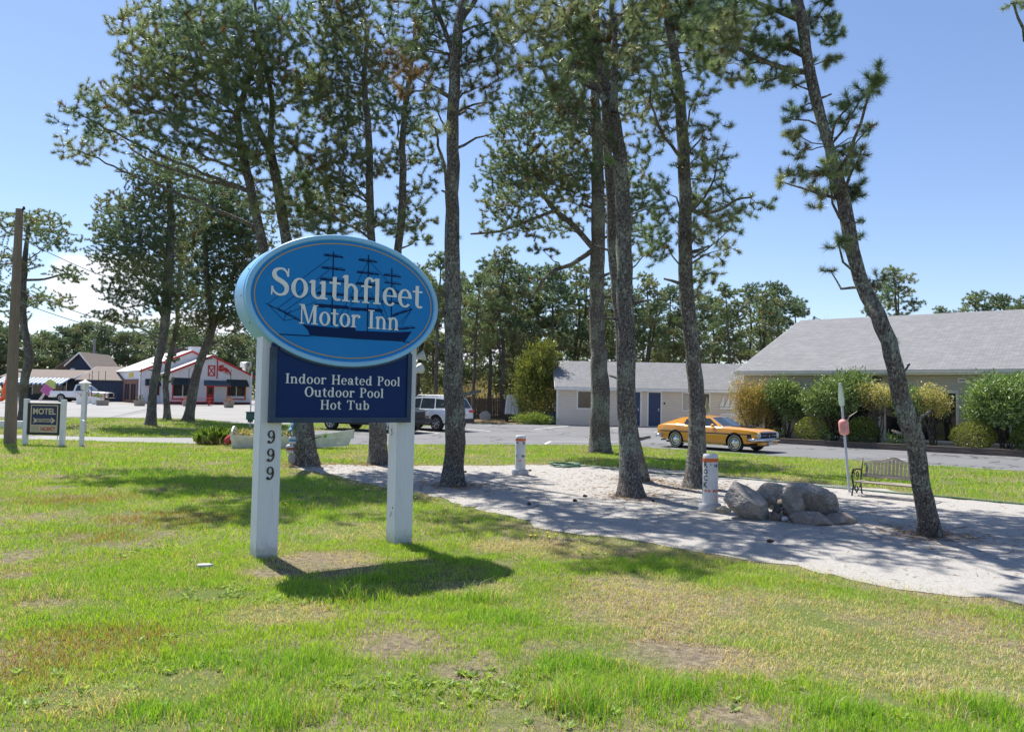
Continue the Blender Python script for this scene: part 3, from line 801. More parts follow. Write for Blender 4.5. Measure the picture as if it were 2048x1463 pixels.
px_tree(6, 'lichen-covered pine in the middle of the sand with a sawn-off side stem high up', (1262, 993),
  [[(1262,993,62),(1260,960,50),(1256,850,45),(1253,760,42),(1252,640,38),(1249,500,36),(1245,380,34),(1235,280,32),(1224,215,28),(1205,150,22),(1195,80,20),(1188,0,18),(1180,-80,13),(1182,-200,8)],
   [(1226,225,20),(1230,120,13),(1226,30,12)],[(1212,205,16),(1180,160,14),(1135,130,12),(1112,112,11)]],
  [(1060,60,56,46),(1110,20,56,38),(1150,80,56,46),(1080,130,56,38),(1130,165,46,36),(1240,60,46,38),(1290,30,46,36),(1058,182,46,24),(1030,130,34,20),(1215,280,20,16),(1175,40,50,40),(1120,70,56,40),(1040,20,50,36),(1190,120,50,40),(1105,200,50,30),(1160,230,44,30),(1262,110,34,30),(1216,320,14,10,'sprout'),(1268,345,12,10,'sprout')],
  canopy=high(11, 9.6, 12.0, 2.2, 0, .5))
px_tree(7, 'curving lichened pine directly behind the ROCK marker', (1393, 975),
  [[(1393,975,58),(1392,945,46),(1393,800,36),(1385,700,34),(1374,600,33),(1370,480,31),(1370,400,29),(1368,320,28),(1365,250,26),(1356,150,22),(1340,60,20),(1330,0,18),(1320,-60,14),(1318,-160,8)],
   [(1378,420,9),(1410,425,8),(1440,420,7),(1470,400,6),(1500,395,4)]],
  [(1418,252,36,24),(1436,320,32,22),(1418,352,36,24),(1428,440,42,38),(1440,500,32,22),(1500,408,42,20),(1540,415,14,8),(1310,150,36,38),(1330,235,28,46),(1418,62,46,36),(1418,132,36,28),(1398,182,36,28),(1380,20,56,36),(1338,425,26,18),(1320,372,26,22),(1395,600,26,16),(1330,482,26,26),(1400,390,24,20),(1462,455,22,20),(1450,385,18,14),(1355,330,16,14,'sprout'),(1400,560,40,14),(1400,300,40,30),(1390,470,34,30),(1380,100,44,34),(1290,90,40,34),(1300,30,46,34),(1420,400,34,26),(1340,180,34,34),(1410,540,34,20)],
  canopy=high(10, 10.2, 12.5, 2.2, .4, .2))
px_tree(8, 'strongly leaning slim pine with needle tufts all along its trunk', (1860, 1070),
  [[(1860,1070,52),(1856,1040,42),(1849,1000,39),(1841,955,37),(1832,901,37),(1818,846,36),(1804,791,35),(1791,737,33),(1774,682,32),(1754,627,31),(1737,592,30),(1720,556,29),(1704,500,29),(1686,400,29),(1659,300,21),(1632,200,24),(1612,100,23),(1591,0,26),(1575,-80,20),(1560,-180,12)],
   [(1606,110,13),(1560,90,13),(1500,80,11),(1440,50,8)],[(1620,145,13),(1570,138,12),(1500,110,9),(1460,85,6)],[(1597,40,12),(1540,15,10),(1480,-10,7)],[(1662,290,6),(1690,255,5),(1720,200,4),(1745,165,3)],[(1675,340,5),(1700,305,4),(1730,262,3)]],
  [(1750,162,22,26),(1700,200,34,20),(1738,258,22,12),(1708,330,26,16),(1722,300,22,12),(1718,372,20,18),(1580,230,22,12),(1588,262,26,16),(1600,300,26,12),(1592,350,36,16),(1558,362,14,12),(1640,390,26,22),(1658,345,26,26),(1728,440,14,10),(1676,482,22,18),(1718,470,12,12),(1660,540,14,6),(1748,560,20,16),(1640,32,32,26),(1660,62,26,26),(1650,122,26,16),(1550,82,42,26),(1500,102,44,28),(1460,62,36,36),(1530,152,32,20),(1580,152,26,20),(1478,152,32,20),(1440,20,46,26),(1530,22,46,26),(1655,255,20,18),(1690,240,22,14),(1605,215,24,14),(1440,130,22,16),(1684,310,26,20),(1400,60,40,30),(1420,110,34,24),(1700,385,22,16),
   (1850,925,9,7,'sprout'),(1858,972,14,9,'sprout'),(1788,690,7,9,'sprout'),(1814,730,6,6,'sprout'),(1672,340,8,8,'sprout'),(1690,385,8,8,'sprout'),(1735,620,8,8,'sprout')],
  canopy=high(8, 9.2, 11.5, 1.9, -2.6, -.2), dens=120)
px_tree(9, 'pine off the right edge of the lawn, one bough tip hanging into view', (2330, 1040),
  [[(2330,1040,50),(2320,900,44),(2300,600,38),(2280,300,30),(2260,60,22),(2250,-120,12)],[(2270,120,12),(2180,60,10),(2090,20,7),(2040,4,4)]],
  [(2026,4,22,9),(2090,-20,50,30),(2190,-60,80,50),(2300,-100,90,60),(2360,30,70,50)], canopy=high(5, 8.5, 11, 1.8, 0, 0), dens=50)
px_tree(10, 'leaning pine on the strip before the shops, leftmost of three trunks, broad dense crown', (300, 850),
  [[(300,850,26),(303,830,21),(306,780,17),(315,730,17),(326,680,18),(332,620,20),(336,560,20),(340,490,18),(342,430,15),(338,380,11),(330,340,6)],
   [(330,640,11),(312,600,10),(296,575,8),(270,550,5)]],
  [(340,360,66,34),(232,410,38,24),(262,450,56,34),(330,430,76,42),(262,532,62,32),(232,500,42,28),(300,602,70,24),(212,632,36,12),(325,520,60,36),(300,390,50,30),(280,480,60,30),(240,580,40,20),(250,640,50,14),(215,460,36,24),(350,330,60,24),(300,340,50,24),(300,550,56,30),(350,590,50,26)], group='pines before the shops', dens=44)
px_tree(11, 'thin dark middle pine of the three trunks before the white shop', (335, 838),
  [[(335,838,16),(333,800,13),(332,765,13),(338,720,12),(348,680,10),(354,640,9),(358,560,8),(362,480,6)]],
  [(340,662,54,22),(402,632,50,26),(382,580,44,30),(330,755,14,8),(345,715,10,8),(360,500,40,30)], group='pines before the shops', dens=44)
px_tree(12, 'forked pine leaning right, rightmost of three trunks before the white shop', (376, 842),
  [[(374,843,26),(380,820,22),(386,780,20),(398,730,18),(412,690,17),(424,660,17),(424,630,14),(416,580,12),(412,510,10),(410,440,7)],
   [(424,662,12),(442,620,11),(456,580,9),(468,540,7),(478,480,5)]],
  [(412,420,58,38),(430,480,56,42),(440,560,56,38),(470,602,46,38),(480,530,44,36),(400,545,40,26),(455,430,50,36),(500,600,34,30),(380,470,50,36),(520,520,40,40),(470,470,50,40),(420,390,50,34),(500,450,44,40),(440,640,50,22),(500,640,40,26),(460,380,50,30),(520,580,36,34)], group='pines before the shops', dens=44)
px_tree(13, 'crooked pine behind the wooden pole at the left edge', (45, 843),
  [[(45,845,19),(46,800,16),(50,760,18),(58,720,18),(55,690,16),(46,640,15),(47,560,14),(52,500,10),(58,450,6)],[(50,560,6),(90,558,5),(130,548,4),(150,560,2)]],
  [(20,450,46,22),(90,450,46,22),(20,520,46,18),(112,482,46,18),(130,545,36,12),(60,592,36,18),(10,602,36,18),(112,602,36,16),(30,632,26,12),(65,435,40,14),(150,560,20,8),(-30,560,40,30),(-40,480,40,30)], group='pines before the shops', dens=44)

# pines of the wood behind: five grown once, then copied
def wild_pine(seed, Ht, spread, z0, lean=0.0, nb=14, label='', forked=False):
    rng = np.random.default_rng(seed)
    st = [(0, 0, 0, .17), (lean*.1, .05, Ht*.15, .145), (lean*.35 + rng.normal(0, .1), rng.normal(0, .1), Ht*.4, .125), (lean*.7 + rng.normal(0, .15), rng.normal(0, .15), Ht*.65, .10), (lean, 0, Ht*.85, .06), (lean*1.1, 0, Ht*.98, .02)]
    stems = [st]
    if forked: stems.append([(lean*.3, .05, Ht*.32, .10), (lean*.3+.45, .2, Ht*.5, .09), (lean*.5+.9, .3, Ht*.72, .065), (lean*.5+1.0, .3, Ht*.92, .02)])
    B = []
    for i in range(nb):
        f = (i + .5) / nb; z = Ht * (z0 + (1 - z0) * f)
        prof = math.sin(math.pi * min(1, .18 + f * .82)) ** .7
        a = i * 2.4 + rng.uniform(-.5, .5); d = spread * prof * rng.uniform(.35, 1.0)
        r = rng.uniform(.7, 1.2) * spread / 2.5
        B.append(((lean * (z / Ht) + d*math.cos(a), d*math.sin(a), z), (r, r, r*.55), ''))
    return grow(stems, B, rng, 26, 'wood_pine', label, 'tree', 'pines of the wood behind', dens=34, seg=.8, sides=8, bark=BARK_FAR, rough=.05, blob_k=1.0, stubs=3)
protos = [wild_pine(31, 12, 2.6, .40, 0, 19), wild_pine(32, 12, 2.2, .48, .8, 17), wild_pine(33, 12, 2.9, .26, -.5, 26), wild_pine(34, 12, 2.4, .42, 0, 18, forked=True), wild_pine(35, 12, 3.0, .14, .3, 34)]
rw = random.Random(8)
used = set()
def put_pine(k, x, y, h, label, group='pines of the wood behind', wide=1.0):
    o = protos[k] if k not in used else copy_tree(protos[k])
    used.add(k)
    o.location = (x, y, gz(y) - .02); s_ = h / 12.0
    o.scale = (s_ * wide, s_ * wide, s_); o.rotation_euler = (0, 0, rw.uniform(0, 6.28))
    tag(o, label, 'tree', group)
    return o
ordw = ['first', 'second', 'third', 'fourth', 'fifth', 'sixth', 'seventh', 'eighth', 'ninth', 'tenth', 'eleventh', 'twelfth', 'thirteenth', 'fourteenth', 'fifteenth', 'sixteenth', 'seventeenth', 'eighteenth', 'nineteenth', 'twentieth', 'twenty-first', 'twenty-second', 'twenty-third', 'twenty-fourth', 'twenty-fifth', 'twenty-sixth', 'twenty-seventh', 'twenty-eighth', 'twenty-ninth', 'thirtieth']
# (photo x of the foot, distance, height, kind)
front_row = [(640, 62, 10.5, 2), (700, 60, 11.5, 0), (742, 57, 11, 2), (800, 64, 12.5, 0), (836, 60, 12, 3), (872, 51, 11.5, 1), (915, 63, 12, 2), (947, 53.5, 10.5, 1), (978, 60, 12.5, 0), (1004, 57, 13, 3), (1022, 64, 12.8, 2), (1076, 66, 13, 0), (1105, 62, 12.5, 2), (1150, 64, 13, 3), (1190, 68, 12.5, 0), (1238, 62, 11.5, 2),
             (1292, 62, 12, 3), (1335, 66, 11.5, 2), (1384, 63, 10.8, 0), (1432, 66, 10.8, 2), (1468, 60, 11, 1), (1498, 66, 11.8, 0), (1532, 61, 10.6, 3), (1562, 68, 12.4, 2), (1590, 70, 11, 0)]
for i, (px, Y, h, k) in enumerate(front_row):
    p = atd(px, 800, Y)
    where = 'behind the stockade fence' if px < 1040 else ('behind the low motel wing' if px < 1470 else 'where the motel wing meets the lobby roof')
    j = sum(1 for q in front_row[:i] if (q[0] < 1040) == (px < 1040) and (q[0] < 1470) == (px < 1470))
    put_pine(k, p.x, Y, h, '%s pine from the left in the wood %s' % (ordw[j], where))
back_row = [(560 + i * 52 + rw.uniform(-14, 14), rw.uniform(74, 92), rw.uniform(10.0, 13.0)) for i in range(21)]
for i, (px, Y, h) in enumerate(back_row):
    p = atd(px, 800, Y)
    put_pine(rw.choice([2, 4, 4, 0]), p.x, Y, h if px < 1250 else h * .88, 'bushy pine deep in the wood, %s from the left of the rear row' % ordw[i], 'pines at the back of the wood')
left_row = [(-100 + i * 23 + rw.uniform(-8, 8), rw.uniform(104, 126), rw.uniform(9.0, 10.8)) for i in range(30)]
for i, (px, Y, h) in enumerate(left_row):
    p = atd(px, 790, Y)
    put_pine(rw.choice([4, 4, 2, 4, 0]), p.x, Y, h if abs(px - 155) > 22 else 11.5, '%s pine from the left in the treeline behind the shops' % ordw[i], 'treeline behind the shops', 1.25)
for px, Y, h, k, lb in ((1790, 58, 12.2, 3, 'open-crowned pine rising above the middle of the lobby roof'), (1952, 66, 11.5, 0, 'pine above the lobby roof, left of the pair at the right edge'), (2010, 64, 11.2, 2, 'pine above the lobby roof, right of the pair at the right edge'), (2085, 62, 12.0, 2, 'pine beyond the right end of the lobby'), (1890, 74, 11.2, 1, 'small pine top showing over the lobby roof left of the pair')):
    p = atd(px, 800, Y); put_pine(k, p.x, Y, h, lb, 'pines behind the lobby')

# bare deciduous trees, still leafless
TWIG = plain('grey_twig', (.17, .14, .125), .85, .2, 10)
def bare_tree(seed, Ht):
    rng = random.Random(seed); mb = MB()
    def br(p, d, L, r, lvl):
        n = 4; pts = [p]; q = p; dd = d
        for i in range(n):
            dd = (dd + Vector((rng.gauss(0, .13), rng.gauss(0, .13), rng.gauss(0.03, .1)))).normalized()
            q = q + dd * (L / n); pts.append(q)
        mb.tube(pts, list(np.linspace(r, r * .5, n + 1)), 5 if lvl < 2 else 3, cap=False)
        if lvl < 4:
            for i in range(4 if lvl < 3 else 3):
                t = rng.uniform(.35, 1); b = pts[min(n, int(t * n))]
                nd = (dd + Vector((rng.uniform(-1, 1), rng.uniform(-1, 1), rng.uniform(-.1, .7))) * .8).normalized()
                br(b, nd, L * rng.uniform(.5, .75), r * .5, lvl + 1)
    br(Vector((0, 0, 0)), Vector((0, 0, 1)), Ht * .42, .11, 0)
    root = thing('bare_tree', 'leafless grey tree', 'tree')
    mb.build('trunk', TWIG, root)
    return root
bt = bare_tree(3, 13.5); bt2 = bare_tree(9, 12.5)
for i, (px, Y, s_, lb) in enumerate(((1640, 76, 1.0, 'leafless tree over the left end of the lobby roof'), (1672, 80, 1.1, 'leafless tree over the lobby roof, second of the bare group'), (1705, 78, 1.0, 'leafless tree over the lobby roof beside the leaning pine'), (1615, 82, 1.05, 'leafless tree peeping between pines and lobby roof'), (1850, 80, 1.05, 'leafless tree over the lobby roof right of the leaning pine'))):
    src = bt if i % 2 == 0 else bt2
    o = src if i < 2 else copy_tree(src)
    p = atd(px, 800, Y); o.location = (p.x, Y, gz(Y)); o.scale = (s_,) * 3; o.rotation_euler = (0, 0, i * 1.7); tag(o, lb, 'tree', 'leafless trees behind the lobby')

# undergrowth of the wood and the far edge of it
def cloud(centres, radii, npts, L, W, cols, rng, up=0.0):
    P, D, C = [], [], []
    for c, R, n in zip(centres, radii, npts):
        u = rng.normal(size=(n, 3)); u /= np.linalg.norm(u, axis=1)[:, None]
        P.append(np.array(c) + u * np.array(R) * (rng.random((n, 1)) ** .45))
        d = u * .6 + rng.normal(size=(n, 3)) * .7; d[:, 2] += up; D.append(d / np.linalg.norm(d, axis=1)[:, None])
        base = cols[rng.integers(0, len(cols))]
        C.append(np.array(base) * (.7 + .6 * rng.random((n, 1))))
    P = np.concatenate(P); D = np.concatenate(D); C = np.concatenate(C); n = len(P)
    V, F = leaf_quads(P, D, L * (.7 + .6*rng.random(n)), W * (.7 + .6*rng.random(n)), rng)
    return V, F, np.repeat(C, 4, 0)
rg = np.random.default_rng(21)
cs, rs, ns = [], [], []
for i in range(150):
    px = rg.uniform(560, 1680); Y = rg.uniform(61, 84); p = atd(px, 800, Y); h = rg.uniform(.6, 2.2)
    cs.append((p.x, Y, gz(Y) + h * .8)); rs.append((rg.uniform(.8, 1.8), rg.uniform(.8, 1.6), h)); ns.append(int(170 * h))
V, F, c = cloud(cs, rs, ns, .34, .05, [(.38, .32, .20), (.34, .27, .17), (.18, .21, .08), (.26, .28, .10), (.42, .35, .22)], rg, .7)
tag(raw_mesh('undergrowth', V, F, LEAF, None, c), 'tan and green scrub filling the wood behind the fence and motel', 'undergrowth', kind='stuff')
cs, rs, ns = [], [], []
for i in range(230):
    px = rg.uniform(-500, 2600); Y = rg.uniform(128, 165); p = atd(px, 790, Y)
    if -120 < px < 560: h = rg.uniform(2.5, 4.2)
    else: h = rg.uniform(2.6, 4.4)
    cs.append((p.x, Y, gz(Y) + h * .9)); rs.append((rg.uniform(3, 5), rg.uniform(2, 4), h)); ns.append(330)
V, F, c = cloud(cs, rs, ns, .75, .38, [(.11, .145, .06), (.135, .165, .07), (.15, .17, .08), (.18, .16, .10)], rg, .2)
tag(raw_mesh('distant_woods', V, F, LEAF, None, c), 'dark mass of distant woodland along the skyline', 'woods', kind='stuff')

# ------------------------------------------------------------------ lettering
def R_(x0, y0, x1, y1): return [[(x0, y0), (x1, y0), (x1, y1), (x0, y1)]]
def ring(cx, cy, rx, ry, tx, ty, a0=0, a1=360, n=28):
    out = []
    for i in range(n):
        q = []
        for (a, ins) in ((i, 0), (i+1, 0), (i+1, 1), (i, 1)):
            t = rad(a0 + (a1 - a0) * a / n)
            q.append((cx + (rx - ins*tx) * math.cos(t), cy + (ry - ins*ty) * math.sin(t)))
        out.append(q)
    return out
def stroke(pts, ws, seg=.03):
    p = catmull([(*a, w) for a, w in zip(pts, ws)], seg); out = []
    L, Rr = [], []
    for i in range(len(p)):
        t = p[min(i+1, len(p)-1)][:2] - p[max(i-1, 0)][:2]; t = t / (np.linalg.norm(t) + 1e-9); n = np.array([-t[1], t[0]]) * p[i][2] / 2
        L.append(tuple(p[i][:2] + n)); Rr.append(tuple(p[i][:2] - n))
    for i in range(len(p) - 1): out.append([L[i], L[i+1], Rr[i+1], Rr[i]])
    return out
def dot(cx, cy, r): return [[(cx + r*math.cos(k*math.pi/8), cy + r*math.sin(k*math.pi/8)) for k in range(16)]]
SF = .055
def serif(x0, x1, y=0.0, e=.07): return R_(x0 - e, y, x1 + e, y + SF)
def flag(x0, y): return [[(x0 - .09, y - .10), (x0 + .02, y - .14), (x0 + .02, y), (x0 - .03, y - .03)], [(x0 - .09, y - .10), (x0 - .03, y - .03), (x0 + .08, y), (x0 + .08, y - .10)]]
def stem(x0, x1, y0, y1): return R_(x0, y0, x1, y1)
GL = {
 'S': (.70, stroke([(.60,.75),(.55,.88),(.44,.965),(.31,.965),(.17,.89),(.13,.75),(.20,.62),(.36,.53),(.51,.43),(.585,.28),(.53,.11),(.40,.035),(.27,.04),(.14,.13),(.08,.27)], [.05,.07,.08,.08,.13,.16,.17,.17,.17,.16,.13,.08,.08,.07,.05]) + [[(.575,.70),(.65,.70),(.65,1.0),(.61,1.0)], [(.035,.0),(.075,.0),(.11,.32),(.035,.32)]]),
 'o': (.65, ring(.325,.34,.305,.365,.155,.065)),
 'u': (.74, stem(.08,.23,.22,.68) + flag(.08,.68) + ring(.345,.25,.265,.265,.155,.08,180,330,16) + stem(.46,.61,0,.68) + flag(.46,.68) + R_(.60,0,.69,.06)),
 't': (.46, stem(.12,.27,.15,.88) + [[(.12,.66),(.27,.9),(.27,.66)]] + R_(.0,.61,.42,.68) + ring(.31,.17,.19,.185,.15,.075,180,320,14)),
 'h': (.74, stem(.09,.24,0,1.0) + flag(.09,1.0) + serif(.09,.24) + ring(.36,.40,.27,.30,.155,.09,0,150,16) + stem(.475,.63,0,.41) + serif(.475,.63)),
 'n': (.74, stem(.09,.24,0,.68) + flag(.09,.68) + serif(.09,.24) + ring(.36,.40,.27,.30,.155,.09,0,150,16) + stem(.475,.63,0,.41) + serif(.475,.63)),
 'f': (.45, stem(.12,.27,0,.78) + R_(.0,.61,.42,.68) + serif(.12,.27) + ring(.33,.77,.21,.25,.15,.08,45,180,14) + dot(.44,.90,.07)),
 'l': (.38, stem(.10,.26,0,1.0) + flag(.10,1.0) + serif(.10,.26)),
 'e': (.62, ring(.31,.34,.295,.365,.15,.065,0,318,26) + R_(.14,.34,.605,.395)),
 'M': (1.10, stem(.14,.21,0,1.0) + R_(.04,.945,.30,1.0) + R_(.04,0,.31,SF) + [[(.14,1.0),(.32,1.0),(.60,.06),(.52,.0)]] + [[(.52,.0),(.60,.06),(.88,1.0),(.80,1.0)]] + stem(.80,.97,0,1.0) + R_(.80,.945,1.06,1.0) + R_(.70,0,1.07,SF)),
 'r': (.54, stem(.09,.24,0,.68) + flag(.09,.68) + serif(.09,.24,e=.08) + ring(.37,.40,.22,.29,.10,.11,40,150,12) + dot(.47,.58,.085)),
 'I': (.43, stem(.13,.30,0,1.0) + R_(.03,0,.40,SF) + R_(.03,.945,.40,1.0)),
 'd': (.72, ring(.30,.34,.275,.365,.15,.07) + stem(.45,.60,0,1.0) + flag(.45,1.0) + R_(.60,0,.69,.06)),
 'H': (.94, stem(.12,.28,0,1.0) + stem(.66,.82,0,1.0) + R_(.28,.48,.66,.55) + R_(.03,0,.37,SF) + R_(.57,0,.91,SF) + R_(.03,.945,.37,1.0) + R_(.57,.945,.91,1.0)),
 'a': (.66, ring(.25,.20,.225,.215,.14,.065) + stem(.40,.55,.05,.50) + ring(.305,.46,.245,.24,.15,.075,0,150,16) + dot(.13,.53,.075) + R_(.50,0,.64,.065)),
 'P': (.74, stem(.12,.28,0,1.0) + R_(.03,0,.38,SF) + R_(.03,.945,.40,1.0) + R_(.28,.45,.40,.515) + ring(.40,.725,.29,.275,.16,.07,-90,90,16)),
 'O': (.88, ring(.44,.5,.42,.525,.18,.07)),
 'T': (.86, stem(.35,.51,0,1.0) + R_(.25,0,.61,SF) + R_(.04,.93,.82,1.0) + [[(.04,.70),(.08,.70),(.16,.94),(.04,.94)], [(.82,.70),(.78,.70),(.70,.94),(.82,.94)]]),
 'b': (.70, stem(.09,.24,0,1.0) + flag(.09,1.0) + ring(.385,.34,.275,.365,.15,.07)),
 '9': (.64, ring(.31,.70,.27,.30,.13,.07) + stroke([(.52,.74),(.54,.50),(.48,.24),(.34,.06),(.18,.04)], [.10,.13,.12,.08,.07]) + dot(.14,.13,.11)),
 ' ': (.42, []),
}
def text_polys(s, x0, x1, y0, cap, track=.03):
    """serif text fitted between x0 and x1 on baseline y0"""
    w = sum(GL[c][0] + track for c in s) - track
    k = (x1 - x0) / w; out = []; x = 0
    for c in s:
        for p in GL[c][1]: out.append([(x0 + (x + a) * k, y0 + b * cap) for a, b in p])
        x += GL[c][0] + track
    return out
def put_flat(mb, polys, fn, m, d0=.003, dd=.00012):
    """thin painted shapes: fn(x, y, out) -> 3-D"""
    for i, p in enumerate(polys):
        mb.poly([fn(x, y, d0 + dd * (i % 9)) for x, y in p], m)
def sans(s, x0, x1, y0, h, bold=.0):
    """sans-serif text as triangles in a flat box (x0..x1, y0..y0+h)"""
    cu = bpy.data.curves.new('t', 'FONT'); cu.body = s; cu.size = 1; cu.offset = bold; cu.resolution_u = 3
    ob = bpy.data.objects.new('t', cu); COL.objects.link(ob)
    dg = bpy.context.evaluated_depsgraph_get()
    me = bpy.data.meshes.new_from_object(ob.evaluated_get(dg))
    v = np.array([w.co[:] for w in me.vertices]); lo, hi = v[:, :2].min(0), v[:, :2].max(0)
    v = (v[:, :2] - lo) / (hi - lo) * [x1 - x0, h] + [x0, y0]
    out = [[tuple(v[i]) for i in p.vertices] for p in me.polygons]
    bpy.data.objects.remove(ob); bpy.data.curves.remove(cu); bpy.data.meshes.remove(me)
    return out

# ------------------------------------------------------------------ the big motel sign
SA = rad(34)
SIGN_O = Vector((-1.957, 8.716, 0))
sign = thing('motel_sign', 'large blue oval motel sign with a dark blue amenities panel on two white posts', 'sign', SIGN_O, SA)
# local frame: +X along the sign to the right, -Y towards the camera side
CAB_RIM = plain('sign_rim_blue', (.22, .50, .78), .4, .04, 3, .05, 20, dirt=(.32, .42, .50, .25))
CAB_FACE = mk_faded('sign_face_blue', (.007, .20, .56), (.03, .25, .58), .35)
NAVY = mk_faded('sign_navy', (.0015, .022, .115), (.006, .035, .14), .5)
NAVY2 = plain('sign_navy_frame', (.006, .030, .085), .45, .3, 4, .1, 30, dirt=(.03, .10, .14, .6))
GOLD = plain('sign_gold_line', (.52, .31, .045), .5, .05)
SHIPC = plain('sign_ship_navy', (.002, .018, .085), .6, .05, spec=.15)
LETT = plain('sign_letter_grey', (.72, .75, .75), .55, .05, 8)
def post(x0, x1):
    mb = MB(); mb.box(x0, 0, -.05, x1, .237, 2.42, 0)
    mb.box(x0 + .001, -.004, .02, x0 + .006, 0, 2.3, 0)
    return mb.build('post', POSTW, sign, bevel=.006)
pl = post(-.936, -.70); pr = post(.70, .936)
NUM = plain('house_number_black', (.012, .012, .013), .4, .1)
for zc in (1.318, 1.12, .922):
    mb = MB()
    for i, p in enumerate(text_polys('9', -.855, -.765, zc - .07, .145)):
        mb.prism([(x, -.010 - .00015 * (i % 9), z) for x, z in p], (0, .009, 0), 0)
    mb.build('house_number', NUM, pl)
# bits of old hooks on the right post
mb = MB(); mb.box(.699 - .004, .06, .43, .699, .075, .45); mb.build('latch', DARK, pr)
mb = MB(); mb.tube([(.695, .10, .39), (.690, .09, .36), (.690, .12, .33)], .003, 5); mb.build('wire_loop', DARK, pr)
mb = MB()
mb.tube([(.693, .12, 1.40), (.688, .14, 1.38), (.688, .11, 1.34), (.688, .135, 1.31)], .004, 5)
mb.build('hook', DARK, pr)
# oval cabinet
EZ, EA, EB, YF, YB = 2.877, 1.165, .757, -.115, .355
def ell(a, b, y, n=96): return [(a*math.cos(2*math.pi*k/n), y, EZ + b*math.sin(2*math.pi*k/n)) for k in range(n)]
mb = MB(); N = 96
rings = [ell(EA-.06, EB-.06, YF+.018), ell(EA-.05, EB-.05, YF), ell(EA-.008, EB-.008, YF), ell(EA, EB, YF+.01), ell(EA, EB, YF+.075), ell(EA+.006, EB+.006, YF+.08), ell(EA+.006, EB+.006, YB-.02), ell(EA-.01, EB-.01, YB), ell(EA-.3, EB-.3, YB+.001)]
for i in range(len(rings) - 1):
    for k in range(N): mb.quad(rings[i][k], rings[i][(k+1) % N], rings[i+1][(k+1) % N], rings[i+1][k], 0)
mb.poly(rings[-1], 0)
bmv = mb.build('cabinet', CAB_RIM, sign, angle=35)
for k in range(0, 96, 6):
    bm_ = MB()
    a = 2*math.pi*k/96 + .03
    bm_.lathe([(.008, 0), (.008, .006), (.003, .008)], 8, 0, Matrix.Translation(((EA+.006)*math.cos(a), YF+.16, EZ+(EB+.006)*math.sin(a))) @ Matrix.Rotation(math.pi/2 - a, 4, 'Y'))
    bm_.build('screw', BLACKM, bmv)
mb = MB()
mb.poly(ell(EA-.0585, EB-.0585, YF+.017), 0)
gold = [[(1.075*math.cos(a)*s1, EZ + .662*math.sin(a)*s2) for a, s1, s2 in ((t0, 1, 1), (t1, 1, 1), (t1, .990, .985), (t0, .990, .985))] for t0, t1 in ((2*math.pi*k/120, 2*math.pi*(k+1)/120) for k in range(120))]
face_fn = lambda x, y, o: (x, YF + .017 - o, y)
put_flat(mb, gold, face_fn, 1)
# the ship: hull, masts, yards with furled sails, rigging; pt() reads the drawing off the photo's sign
_a = Vector((math.cos(SA), math.sin(SA), 0)); _P = SIGN_O + Vector((math.sin(SA), -math.cos(SA), 0)) * .1
def pt(cx, cy): return plane_hit(440 + cx / 3.325, 440 + cy / 3.325, _P, _a)
ship = []
def ln(a, b, w): 
    A, B = Vector(pt(*a)), Vector(pt(*b)); d = (B - A).normalized(); n = Vector((-d.y, d.x)) * w / 2
    ship.append([tuple(A + n), tuple(B + n), tuple(B - n), tuple(A - n)])
def hull(pts): ship.append([pt(*p) for p in pts])
hull([(545,690),(600,700),(600,768),(583,730)]); hull([(600,700),(790,718),(790,781),(600,768)]); hull([(790,708),(900,714),(900,790),(790,781)]); hull([(900,735),(1150,745),(1150,803),(900,790)]); hull([(1150,745),(1275,741),(1228,808),(1150,803)])
ln((395,758),(600,770),.012); ln((1220,808),(1265,815),.008)
for top, bot in (((755,210),(742,700)), ((988,232),(980,740)), ((1143,320),(1138,740))): ln(top, bot, .013)
for a, b, w in (((690,232),(818,248),.020),((676,315),(832,333),.020),((665,390),(835,410),.02),((645,485),(840,500),.026),((630,566),(857,583),.036),
                ((922,264),(1044,279),.02),((910,346),(1057,362),.02),((905,420),(1050,436),.022),((870,515),(1060,528),.026),((868,590),(1080,603),.034),
                ((1088,364),(1203,378),.018),((1092,414),(1204,428),.014),((1080,466),(1200,480),.016),((1075,540),(1200,556),.018),
                ((1145,636),(1277,592),.022),((1145,730),(1297,714),.020),((535,670),(385,592),.014),((305,553),(500,650),.008)): 
    A, B = Vector(pt(*a)), Vector(pt(*b)); nseg = 7
    for k in range(nseg):
        ww = w * (1 + .22 * math.sin(k * 2.1)); p, q = A.lerp(B, k/nseg), A.lerp(B, (k+1)/nseg); d = (B-A).normalized(); n = Vector((-d.y, d.x)) * ww/2
        ship.append([tuple(p+n), tuple(q+n), tuple(q-n), tuple(p-n)])
    if w > .013: ln((a[0]+8, a[1]-9), (b[0]-12, b[1]-13), .004)
for a, b in (((320,555),(735,250)),((385,585),(730,330)),((420,610),(735,395)),((320,560),(425,668)),((425,668),(440,618)),((425,668),(500,655)),((470,600),(430,640)),((985,270),(870,500)),((990,270),(1110,400)),((1140,420),(1270,590)),((870,500),(770,690)),((890,520),(820,690)),((1000,480),(1110,680)),((1030,430),(1130,690)),((1270,600),(1190,690)),((1275,590),(1210,700)),((440,625),(640,540)),((640,590),(600,690)),((960,430),(880,560)),((1060,600),(1130,700))): ln(a, b, .005)
put_flat(mb, ship, face_fn, 2, .0045)
put_flat(mb, text_polys('Southfleet', -.905, .955, 2.872, .305, .015), face_fn, 3, .007)
put_flat(mb, text_polys('Motor Inn', -.585, .645, 2.580, .218, .015), face_fn, 3, .007)
mb.build('face', [CAB_FACE, GOLD, SHIPC, LETT], bmv)
